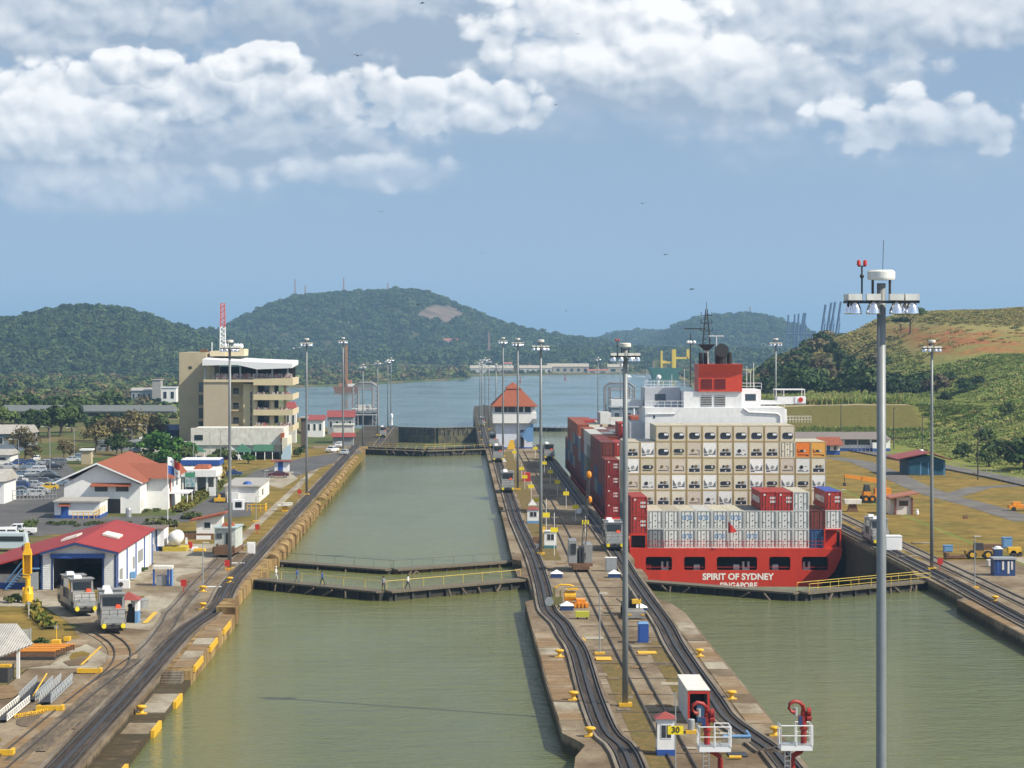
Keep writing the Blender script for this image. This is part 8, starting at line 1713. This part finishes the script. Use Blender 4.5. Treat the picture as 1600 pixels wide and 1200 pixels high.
for px, py, D, rz, s_, wh in ((559,87,300,.3,.62,'large one left of centre under the grey cloud'),(660,5,300,1.3,.5,'at the very top edge of the sky'),(1040,398,330,.4,.5,'above the ship masts'),(1081,452,330,.9,.55,'low near the distant right hill'),(1004,318,360,.2,.5,'alone in the blue, right of centre'),(595,331,360,.2,.4,'below the left cloud bank'),(869,164,380,.6,.4,'under the bright central cloud'),(903,53,380,.2,.35,'small one near the bright cloud top'),(717,110,420,.1,.35,'faint speck left of the bright cloud'),(885,486,420,.5,.4,'close above the far shore trees'),(653,476,420,.8,.5,'in front of the quarry hill'),(753,395,450,.2,.3,'tiny speck over the quarry hill tail')): bird(px, py, D, rz, s_, 'dark seabird in flight, '+wh)

# ================================================================== VEGETATION
def leafmat(name, c1, c2, rnd=.15):
    m = bpy.data.materials.new(name); m.use_nodes = True; t = m.node_tree; k = NT(t); b = t.nodes['Principled BSDF']; b.inputs['Roughness'].default_value = .7; b.inputs['Specular IOR Level'].default_value = .2
    pos = k.n('ShaderNodeTexCoord').outputs['Object']; n_ = k.m('ADD', k.noise(pos, 1.6, 3, .6), k.m('MULTIPLY', k.m('SUBTRACT', k.noise(k.n('ShaderNodeNewGeometry').outputs['Position'], .009, 4, .6), .5), .8)); oi = k.n('ShaderNodeObjectInfo').outputs['Random']
    c = k.mix(k.mapr(k.m('ADD', n_, k.m('MULTIPLY', k.m('SUBTRACT', oi, .5), .25)), .35, .65), c1, c2); h = k.n('ShaderNodeHueSaturation'); k.put(h.inputs['Color'], c); k.put(h.inputs['Value'], k.mapr(oi, 0, 1, 1-rnd, 1+rnd)); t.links.new(h.outputs[0], b.inputs['Base Color']); return m
lf = {'dark':leafmat('dark_leaves',(.022,.045,.012),(.048,.078,.020)),'mid':leafmat('mid_green_leaves',(.036,.070,.016),(.078,.105,.028)),'light':leafmat('light_green_leaves',(.095,.14,.03),(.16,.18,.045)),'dry':leafmat('dry_brown_leaves',(.095,.075,.035),(.15,.125,.05)),'green':leafmat('bright_green_leaves',(.035,.105,.016),(.07,.16,.028)),'straw':leafmat('straw_grass',(.40,.33,.13),(.26,.26,.08)),'grass':leafmat('tall_green_grass',(.19,.27,.06),(.33,.34,.11)),'hedge':leafmat('hedge_leaves',(.10,.13,.02),(.32,.20,.04)),'shrub':leafmat('shrub_leaves',(.05,.085,.02),(.09,.10,.03))}
def crown_mb(nl, ls, seed, shape='round', clumps=13):
    r_ = np.random.default_rng(seed); V = []; F = []
    cs_ = []
    for i in range(clumps):
        if shape == 'umbrella': a = r_.uniform(0,2*np.pi); rr = np.sqrt(r_.uniform(0,1))*.85; c = np.array([rr*np.cos(a), rr*np.sin(a), .55-.35*rr*rr+r_.uniform(-.08,.08)]); cr_ = r_.uniform(.22,.36)
        elif shape == 'bush': a = r_.uniform(0,2*np.pi); rr = np.sqrt(r_.uniform(0,1))*.7; c = np.array([rr*np.cos(a), rr*np.sin(a), .25+r_.uniform(0,.3)]); cr_ = r_.uniform(.28,.42)
        else: v = r_.normal(size=3); v /= np.linalg.norm(v); rr = r_.uniform(.3,.72); c = v*rr; c[2] = abs(c[2])*.9 if r_.random() < .7 else c[2]*.5; cr_ = r_.uniform(.26,.45)
        cs_.append((c, cr_))
    per = nl//clumps
    for c, cr_ in cs_:
        for _ in range(per):
            v = r_.normal(size=3); v /= np.linalg.norm(v); 
            if v[2] < -.35: v[2] *= -.5
            p = c+v*cr_*r_.uniform(.72,1.06)*np.array([1,1,.8]); n_ = v+r_.normal(size=3)*.45+np.array([0,0,.35]); n_ /= np.linalg.norm(n_)
            a = np.cross(n_, r_.normal(size=3)); a /= np.linalg.norm(a); b_ = np.cross(n_, a); s_ = ls*r_.uniform(.6,1.3)
            o_ = len(V); V += [tuple(p-a*s_-b_*s_*.6), tuple(p+a*s_-b_*s_*.5), tuple(p+a*s_*.7+b_*s_*.7), tuple(p-a*s_*.8+b_*s_*.6)]; F.append((o_,o_+1,o_+2,o_+3))
    mb = MB(); mb.v = V; mb.f = F; return mb
CR = {}
def crown_mesh(kind, shape, v, nl=1100, ls=.085):
    key = (kind,shape,v,nl)
    if key not in CR: CR[key] = crown_mb(nl, ls, hash((shape,v)) % 1000 if False else {'round':10,'umbrella':40,'bush':70}[shape]+v, shape, 15).mesh('crown', lf[kind])
    return CR[key]
bark = mat('bark', (.10,.075,.05), .9, .2, 2)
TRK = {}
def trunk_mesh(v, tall):
    key = (v,tall)
    if key not in TRK:
        r_ = random.Random(v*7+1); mb = MB(); mb.tube([(0,0,-.3),(r_.uniform(-.03,.03),0,.3*tall),(r_.uniform(-.06,.06),r_.uniform(-.05,.05),.75*tall),(0,0,1.05*tall)],[.07,.05,.04,.02],7)
        for i in range(6): a = r_.uniform(0,6.28); h0 = r_.uniform(.5,.9)*tall; mb.tube([(0,0,h0),(.3*math.cos(a),.3*math.sin(a),h0+.25),(.62*math.cos(a),.62*math.sin(a),h0+.5)],[.028,.018,.006],5)
        TRK[key] = mb.mesh('trunk', bark)
    return TRK[key]
def tree(x, y, z, r, lab, kind='dark', shape='round', tall=.9, group=None, name='broadleaf_tree', hs=1.0, nl=1100, ls=.085):
    v = random.randrange(4); o = T(name, lab, 'tree', x, y, z, random.uniform(0,6.28), group)
    c = bpy.data.objects.new('crown', crown_mesh(kind, shape, v, nl, ls)); COL.objects.link(c); c.parent = o; c.scale = (r,r,r*hs); c.location = (0,0,r*tall)
    if tall > .1: t_ = bpy.data.objects.new('trunk', trunk_mesh(v, tall)); COL.objects.link(t_); t_.parent = o; t_.scale = (r,r,r)
    return o
def gt(px, D, zf, base=.0): x = Xp(px,D); return x, D, zf(x, D)+base
# green trees by the visitor centre (seen one by one)
for px, D, r, kd, lab in ((238,585,4.6,'green','leftmost of the bright green trees below the visitor centre'),(258,575,5.2,'green','large bright green tree in front of the visitor centre base'),(281,566,4.6,'green','bright green tree beside the green canopy'),(262,540,3.6,'green','lower bright green tree behind the pavilion kiosk'),(290,560,3.4,'mid','shaded green tree left of the green canopy'),(243,545,3.2,'mid','small mid green tree behind the tiled roof'),(330,560,3.0,'mid','small tree among the green canopies'),(349,565,3.2,'mid','bushy tree just behind the main floodlight mast'),(388,578,2.2,'green','small round tree in front of the shop front'),(466,610,2.2,'mid','round shrub tree beyond the sky blue curved wall')):
    tree(*gt(px,D,zl), r, lab, kd, tall=.75 if r > 3 else .4)
for i, (px, D, r, lab) in enumerate(((168,640,6.0,'left one of the row behind the parking'),(186,655,6.5,'second of the row behind the parking'),(205,650,6.5,'third of the row behind the parking'),(224,660,6.8,'fourth and fullest of the row behind the parking'),(240,665,5.0,'right end of the row beside the visitor centre'),(150,630,4.8,'small one at the left end behind the parking'),(40,600,5.0,'standing alone over the grey sheds'),(28,610,4.2,'beside the grey sheds at the left edge'),(50,575,3.2,'low sparse one near the small white car'),(110,590,3.4,'low sparse one by the far parking row'),(100,600,3.0,'thin one above the parked cars'))):
    tree(*gt(px,D,zl), r, 'dry brown leaved tree, '+lab, 'dry', tall=.8, nl=700, ls=.06, name='dry_tree')
for px, D, r, kd, lab in ((76,720,7,'dark','dark green tree under the road bridge'),(95,735,7,'mid','mid green tree right of the bridge pier'),(60,740,6,'mid','mid green tree left of the bridge pier'),(112,760,6,'dark','dark tree partly behind the dry row'),(5,760,6,'light','yellow green scrub at the left edge under the bridge'),(150,700,5,'dark','dark tree in the shadow of the dry row'),(172,690,5,'dark','dark tree between the dry row trunks'),(182,622,3.6,'dark','dark slim tree above the tiled roof'),(190,615,3.2,'mid','slim tree behind the tiled roof ridge'),(240,720,5,'dark','dark tree against the west wall of the visitor centre')):
    tree(*gt(px,D,zl), r, lab, kd, tall=.7)
for i, (px, D) in enumerate([(20,960),(48,980),(75,1000),(100,960),(130,990),(150,1010),(175,1000),(90,1040),(120,1060),(160,1080),(185,1050),(210,1080),(60,1050)]):
    tree(*gt(px,D,zl), random.uniform(6,8.5), f'dense green tree beyond the road bridge, {ORD[i]} from the left of the clump', random.choice(['dark','mid','mid']), tall=.5)
# trees of the right bank belt
tg = 'trees of the dark belt below the right hill'; random.seed(11)
cnt_ = {}; belt = [(px, random.uniform(900,1010)) for px in np.arange(1168,1660,15)]+[(px, random.uniform(835,885)) for px in np.arange(1225,1660,17)]+[(px, random.uniform(1000,1090)) for px in np.arange(1150,1420,17)]
for i, (px, D) in enumerate(belt):
    px += random.uniform(-5,5); lowp = px > 1460; r = random.uniform(5.5,9.5) if not lowp else random.uniform(4.5,6.5)
    x = Xp(px,D); z = zr(x,D); ztop = z-1+r*1.72; lim = interp([(1150,550),(1195,546),(1238,528),(1270,538),(1300,518),(1318,530),(1372,533),(1390,552),(1420,538),(1440,556),(1500,575),(1700,578)], px)+random.uniform(0,9)
    if VY+(CH-ztop)*S/D < lim: r = max(2.5, (Zp(lim,D)-z+1)/1.72)
    if r < 3.2: continue
    kd = random.choice(['dark','dark','dark','mid','dry' if random.random() < .35 else 'mid']); row = ['middle row','front row','back row'][0 if i < 33 else (1 if i < 59 else 2)]
    cnt_[(kd,row)] = cnt_.get((kd,row),0)+1
    tree(x, D, z-1, r, f'{ORD[min(cnt_[(kd,row)]-1,15)]} { {"dark":"dark evergreen","mid":"mid green","dry":"brownish"}[kd] } tree from the left, {row} of the belt below the right hill', kd, tall=.55, group=tg)
for i, (px, D, r, kd, lab) in enumerate(((1600,545,7.5,'dark','big dark tree cut by the right edge above the road'),(1540,640,3.4,'mid','dark bush high on the right slope'),(1505,600,3.0,'dark','rounded bush on the slope above the utility pole'),(1560,590,4.5,'mid','broad green bush on the slope left of the big dark tree'),(1545,565,3.5,'mid','low bush near the road on the right slope'),(1422,1030,6.5,'mid','flat topped tree on the skyline of the right hill'),(1408,1040,4.0,'dark','small skyline tree beside the flat topped one'),(1575,700,3,'mid','small bush on the upper right slope'),(1475,760,3,'dark','dark bush above the embankment end'))):
    tree(*gt(px,D,zr), r, lab, kd, 'umbrella' if 'skyline' in lab else 'round', tall=1.0 if 'skyline' in lab else .45)
# hedges
def hedge(label, pts, w_, h_, kind='hedge', dens=26):
    r_ = np.random.default_rng(len(pts)*13+int(abs(pts[0][0]))); V = []; F = []
    for i in range(len(pts)-1):
        a, b_ = np.array(pts[i]), np.array(pts[i+1]); L_ = np.linalg.norm(b_-a); u = (b_-a)/L_; nn = np.array([-u[1],u[0]])
        for _ in range(int(L_*dens)):
            t = r_.uniform(0,L_); s_ = r_.uniform(-1,1); z = h_*r_.uniform(.1,1.0)*(1-.25*s_*s_) ; p = a+u*t+nn*s_*w_/2; p = np.array([p[0],p[1],z]); q = .16*r_.uniform(.7,1.5); A = r_.normal(size=3); A /= np.linalg.norm(A); B = np.cross(A, r_.normal(size=3)); B /= np.linalg.norm(B)
            o_ = len(V); V += [tuple(p-A*q-B*q),tuple(p+A*q-B*q),tuple(p+A*q+B*q),tuple(p-A*q+B*q)]; F.append((o_,o_+1,o_+2,o_+3))
    mb = MB(); mb.v = V; mb.f = F; o = T('hedge', label, 'hedge', 0, 0, 0); mb.build('leaves', lf[kind], o, kind='stuff'); MB().strip(pts, w_*.7, h_*.35).build('stems', bark, o); return o
hedge('long clipped yellow green hedge curving beside the left road', [G(278,801),G(300,786),G(325,770),G(346,757)], 2.6, 1.1); hedge('orange tinged hedge between pavilion and road', [G(332,753),G(345,744),G(357,735)], 2.6, 1.3)
hedge('low hedge strip at the left edge behind the red workshop roof', [G(26,838),G(38,828),G(50,820)], 2.0, .9, 'shrub'); hedge('dry reddish hedge beside the lawn and the parked locomotives', [G(52,948),G(58,962),G(68,973),G(80,984)], 1.6, .9, 'hedge', 20)
hedge('green hedge at the base of the flagpole', [G(228,820),G(250,818),G(272,824)], 2.4, 1.0, 'shrub'); hedge('hedge behind the slant roofed hut', [G(292,812),G(305,808)], 2.4, 1.0, 'shrub')
def shrub(px, py, r, lab, kind='shrub', z=0, gp=None): x, y = G(px, py, z); o = T('shrub', lab, 'shrub', x, y, z, random.uniform(0,6), gp); c = bpy.data.objects.new('foliage', crown_mesh(kind,'bush',random.randrange(4),300,.14)); COL.objects.link(c); c.parent = o; c.scale = (r,r,r)
for i, px in enumerate((79,90,102,114,136,145,153,162,172,181,190,199)): shrub(px, 820+random.uniform(-1,1.5), .8, f'small clipped shrub, {ORD[i]} from the left in the row above the workshop roof', gp='row of small clipped shrubs')
for px, py, r, lab in ((229,801,.9,'round bush by the right corner of the tiled house'),(245,800,.9,'round bush between house and flagpole'),(120,823,.7,'dark bush below the shrub row'),(20,942,1.3,'dry spiky shrub on the lawn below the yellow column'),(62,1008,1.0,'dark low bush at the lawn edge behind the stake'),(476,702,1.4,'round green bush beyond the guard booth'),(375,829,1.0,'dark bush behind the old locomotive'),(222,893,.8,'patch of green weeds near the blue column booth')): shrub(px, py, r, lab)

# ---- masses nobody could count: instanced over points
tmplcol = bpy.data.collections.new('plant_templates')
def template_set(name, items):
    c = bpy.data.collections.new(name)
    for i, me in enumerate(items): ob = bpy.data.objects.new(f'{name}_plant', me); c.objects.link(ob)
    return c
def scatter(name, pts, scales, coll, label):
    me = bpy.data.meshes.new(name); me.from_pydata([tuple(p) for p in pts], [], []); 
    at = me.attributes.new('sc','FLOAT_VECTOR','POINT'); at.data.foreach_set('vector', np.array(scales,dtype=np.float32).ravel())
    o = bpy.data.objects.new(name, me); COL.objects.link(o); o['kind'] = 'stuff'; o['label'] = label
    ng = bpy.data.node_groups.new(name+'_nodes','GeometryNodeTree'); ng.interface.new_socket('Geometry', in_out='INPUT', socket_type='NodeSocketGeometry'); ng.interface.new_socket('Geometry', in_out='OUTPUT', socket_type='NodeSocketGeometry')
    N = ng.nodes; L_ = ng.links; gi = N.new('NodeGroupInput'); go = N.new('NodeGroupOutput'); m2p = N.new('GeometryNodeMeshToPoints'); iop = N.new('GeometryNodeInstanceOnPoints'); ci = N.new('GeometryNodeCollectionInfo'); ci.inputs['Collection'].default_value = coll; ci.inputs['Separate Children'].default_value = True; ci.inputs['Reset Children'].default_value = True
    na = N.new('GeometryNodeInputNamedAttribute'); na.data_type = 'FLOAT_VECTOR'; na.inputs['Name'].default_value = 'sc'; rv = N.new('FunctionNodeRandomValue'); rv.data_type = 'FLOAT_VECTOR'; rv.inputs[0].default_value = (0,0,0); rv.inputs[1].default_value = (0,0,6.283); ri = N.new('FunctionNodeRandomValue'); ri.data_type = 'INT'; ri.inputs[4].default_value = 0; ri.inputs[5].default_value = 31
    L_.new(gi.outputs[0], m2p.inputs[0]); L_.new(m2p.outputs[0], iop.inputs['Points']); L_.new(ci.outputs[0], iop.inputs['Instance']); iop.inputs['Pick Instance'].default_value = True; L_.new(ri.outputs[2], iop.inputs['Instance Index']); L_.new(na.outputs[0], iop.inputs['Scale']); L_.new(rv.outputs[0], iop.inputs['Rotation']); L_.new(iop.outputs[0], go.inputs[0])
    md = o.modifiers.new('scatter','NODES'); md.node_group = ng; return o
far_set = template_set('forest', [crown_mesh(k_,'round',v,260,.16) for k_, v in (('dark',1),('mid',2),('dark',2),('dark',0),('dark',0),('dark',1),('dark',2),('mid',0),('mid',3),('dark',3),('mid',1),('mid',2))])
near_set = template_set('woods', [crown_mesh(k_,'round',v,260,.16) for k_, v in (('dark',0),('mid',1),('light',2),('dry',0),('mid',3),('dark',3),('light',1),('dry',2))])
def on_hill(H_, n_, rmin, rmax, zmin=-13, keep=None):
    P_, S_ = [], []; ny, nx, _ = H_.shape
    while len(P_) < n_:
        j = rng.integers(0, int(ny*.62)); i = rng.integers(0, nx-1); a, b_ = rng.random(2); p = H_[j,i]*(1-a)*(1-b_)+H_[j,i+1]*a*(1-b_)+H_[min(j+1,ny-1),i]*b_*(1-a)+H_[min(j+1,ny-1),i+1]*a*b_
        if p[2] < zmin or (keep and not keep(p)): 
            if rng.random() < .5: continue
            else: continue
        r = rng.uniform(rmin*.6,rmax*1.15); P_.append((p[0],p[1],p[2]+r*.2)); S_.append((r,r,r*rng.uniform(.7,1.1)))
    return P_, S_
quarry = lambda p: ((p[0]+30)/46)**2+((p[2]-68)/18)**2 > rng.uniform(.6,1.3)
for H_, n_, a, b_, kp, lab in ((H_anc,5200,7,11,quarry,'forest covering the big hill with the quarry scar'),(H_lef,5200,6,9.5,None,'forest covering the left hill with the radome'),(H_sad,500,7,10,None,'forest on the low saddle between the hills'),(H_rg1,700,9,13,None,'forest on the faintest distant ridge'),(H_rg2,1700,8,12,None,'forest on the distant hill behind the ship mast'),(H_low,3000,7,11,None,'dark tree belt along the low far ridge')):
    P_, S_ = on_hill(H_, n_, a, b_, -13, kp); scatter('forest', P_, S_, far_set, lab)
# shore woods on the far land and on the left land
P_, S_ = [], []
def inpoly(x, y, poly):
    c = False; n_ = len(poly); j = n_-1
    for i in range(n_):
        if (poly[i][1] > y) != (poly[j][1] > y) and x < (poly[j][0]-poly[i][0])*(y-poly[i][1])/(poly[j][1]-poly[i][1])+poly[i][0]: c = not c
        j = i
    return c
while len(P_) < 3600:
    y = rng.uniform(2220, 3650); px = rng.uniform(-80, 1500); x = Xp(px, y)
    if not inpoly(x, y-12, far_poly): continue
    if px > 730 and y < 3080 and rng.random() < .93: continue
    if 400 < px < 560 and y < 2420 and rng.random() < .8: continue
    r = rng.uniform(5,9)*(1 if y > 2400 else .8); P_.append((x,y,-15.4+r*.3)); S_.append((r,r,r*.85))
scatter('forest', P_, S_, near_set, 'woods on the low peninsula and plain beyond the water')
P_, S_ = [], []
while len(P_) < 2100:
    y = rng.uniform(1080, 2180)**1.0; px = rng.uniform(-120, 470); x = Xp(px, y)
    sx = interp([(p[0],p[1]) for p in SHORE], y)
    if x > sx-18 or (x < -270 and 1620 < y < 1810): continue
    if y < 1500 and mn.noise(Vector((x*.012,y*.006,0))) > .12: continue
    r = rng.uniform(4.5,8); P_.append((x,y,zl(x,y)+r*.3)); S_.append((r,r,r*.9))
scatter('forest', P_, S_, near_set, 'woods on the left bank between the road bridge and the hill')
P_, S_ = [], []
for px in np.arange(735, 1010, 3.2):
    if rng.random() < .55: D = rng.uniform(2868,2895) if px < 860 else rng.uniform(2950,2985); r = rng.uniform(3,6.5); P_.append((Xp(px,D),D,-15.2)); S_.append((r,r,r*.8))
for _ in range(260):
    px = rng.uniform(462,730); D = interp([(460,2215),(520,2262),(640,2445),(728,2620)], px)+rng.uniform(2,14); r = rng.uniform(3,6); P_.append((Xp(px,D),D,-15.2)); S_.append((r*1.2,r,r*.7))
for _ in range(420):
    y = rng.uniform(1040,2900); x = interp([(1020,90),(1300,150),(2300,225),(3100,270)], y)+rng.uniform(0,60); r = rng.uniform(4,8); P_.append((x,y,max(zr(x,y),-14)+r*.3)); S_.append((r,r,r*.9))
for _ in range(700):
    y = rng.uniform(1090,1500); px = rng.uniform(1130,1330); x = Xp(px,y); z = zr(x,y); r = rng.uniform(4,8)
    if z < -5 or VY+(CH-z-r*1.4)*S/y < interp([(1130,550),(1240,540),(1330,522)], px): continue
    P_.append((x,y,z+r*.3)); S_.append((r,r,r*.9))
scatter('forest', P_, S_, near_set, 'shore scrub and trees along the far waterline and right shore')
# slope grass and scrub on the right
def tuft_mb(seed, n_=34, h_=1.0):
    r_ = np.random.default_rng(seed); mb = MB()
    for _ in range(n_):
        a = r_.uniform(0,6.28); d = r_.uniform(0,.55); x, y = d*np.cos(a), d*np.sin(a); hh_ = h_*r_.uniform(.5,1.1); w_ = .07; t = r_.uniform(0,6.28); lx_, ly_ = .3*np.cos(a), .3*np.sin(a)
        mb.add([(x-w_*np.cos(t),y-w_*np.sin(t),0),(x+w_*np.cos(t),y+w_*np.sin(t),0),(x+lx_*.5+w_*np.cos(t),y+ly_*.5+w_*np.sin(t),hh_*.65),(x+lx_,y+ly_,hh_)],[(0,1,2,3)])
    return mb
def tset(name, k_, extra=()): return template_set(name, [tuft_mb(i+3).mesh('tuft', lf[k_]) for i in range(3)]+[tuft_mb(i+9).mesh('tuft', lf[e]) for i, e in enumerate(extra)])
g_green = tset('green_tufts','grass',('grass','light','straw')); g_straw = tset('straw_tufts','straw',('straw','light'))
P_, S_ = [], []
while len(P_) < 26000:
    y = rng.uniform(330, 1000); x = rng.uniform(125, 330) if y > 420 else rng.uniform(126,190); z = zr(x,y); px = VX+x*S/y
    if px > 1680 or px < 1230: continue
    if (708 < y < 752 and x < 141) or (y > 930 and x > 184 and 18 < z+(x-200)*.075 < 38): continue
    if y < 480 and x < 128: continue
    s_ = rng.uniform(.5,1.1)*(.7+y/1400)*(1.0 if mn.noise(Vector((x*.05,y*.05,2))) > -.1 else .6); P_.append((x,y,z-.1)); S_.append((s_*1.9,s_*1.9,s_*.62))
scatter('slope_grass', P_, S_, g_green, 'tall green grass and weeds covering the right slope')
P_, S_ = [], []
while len(P_) < 9000:
    y = rng.uniform(960, 1260); x = rng.uniform(165, 420); z = zr(x,y); px = VX+x*S/y
    if px > 1680 or z < 14: continue
    lv = z+mn.noise(Vector((x*.02,y*.02,1)))*8+(x-200)*.075
    if 19 < lv < 37 and x > 186 and rng.random() < .9: continue
    s_ = rng.uniform(.7,1.4); P_.append((x,y,z-.1)); S_.append((s_*2.0,s_*2.0,s_*.65))
scatter('hill_grass', P_, S_, g_straw, 'straw coloured tall grass on the crown of the right hill')
P_, S_ = [], []
for _ in range(1500):
    x = rng.uniform(76,142); y = rng.uniform(754,790); s_ = rng.uniform(1.6,2.8); P_.append((x,y,zr(x,y)-.1)); S_.append((s_*1.1,s_*1.1,s_*1.1))
for _ in range(2200):
    x = rng.uniform(80,142); y = rng.uniform(700,716); s_ = rng.uniform(1.2,2.2); P_.append((x,y,zr(x,y)-.1)); S_.append((s_*1.3,s_*1.3,s_*.9))
scatter('reeds', P_, S_, g_green, 'reeds at the foot and along the crest of the grassy embankment')
# ================================================================== AIR
hz_m = bpy.data.materials.new('hazy_air'); hz_m.use_nodes = True; ht = hz_m.node_tree; ht.nodes.clear()
pv_ = ht.nodes.new('ShaderNodeVolumePrincipled'); pv_.inputs['Color'].default_value = (.42,.70,1,1); pv_.inputs['Density'].default_value = 1.0e-4; pv_.inputs['Anisotropy'].default_value = .1
ho = ht.nodes.new('ShaderNodeOutputMaterial'); ht.links.new(pv_.outputs[0], ho.inputs['Volume'])
hb_ = MB().box(-15500,15500,-900,27000,-24,210).build('haze', hz_m, kind='stuff')
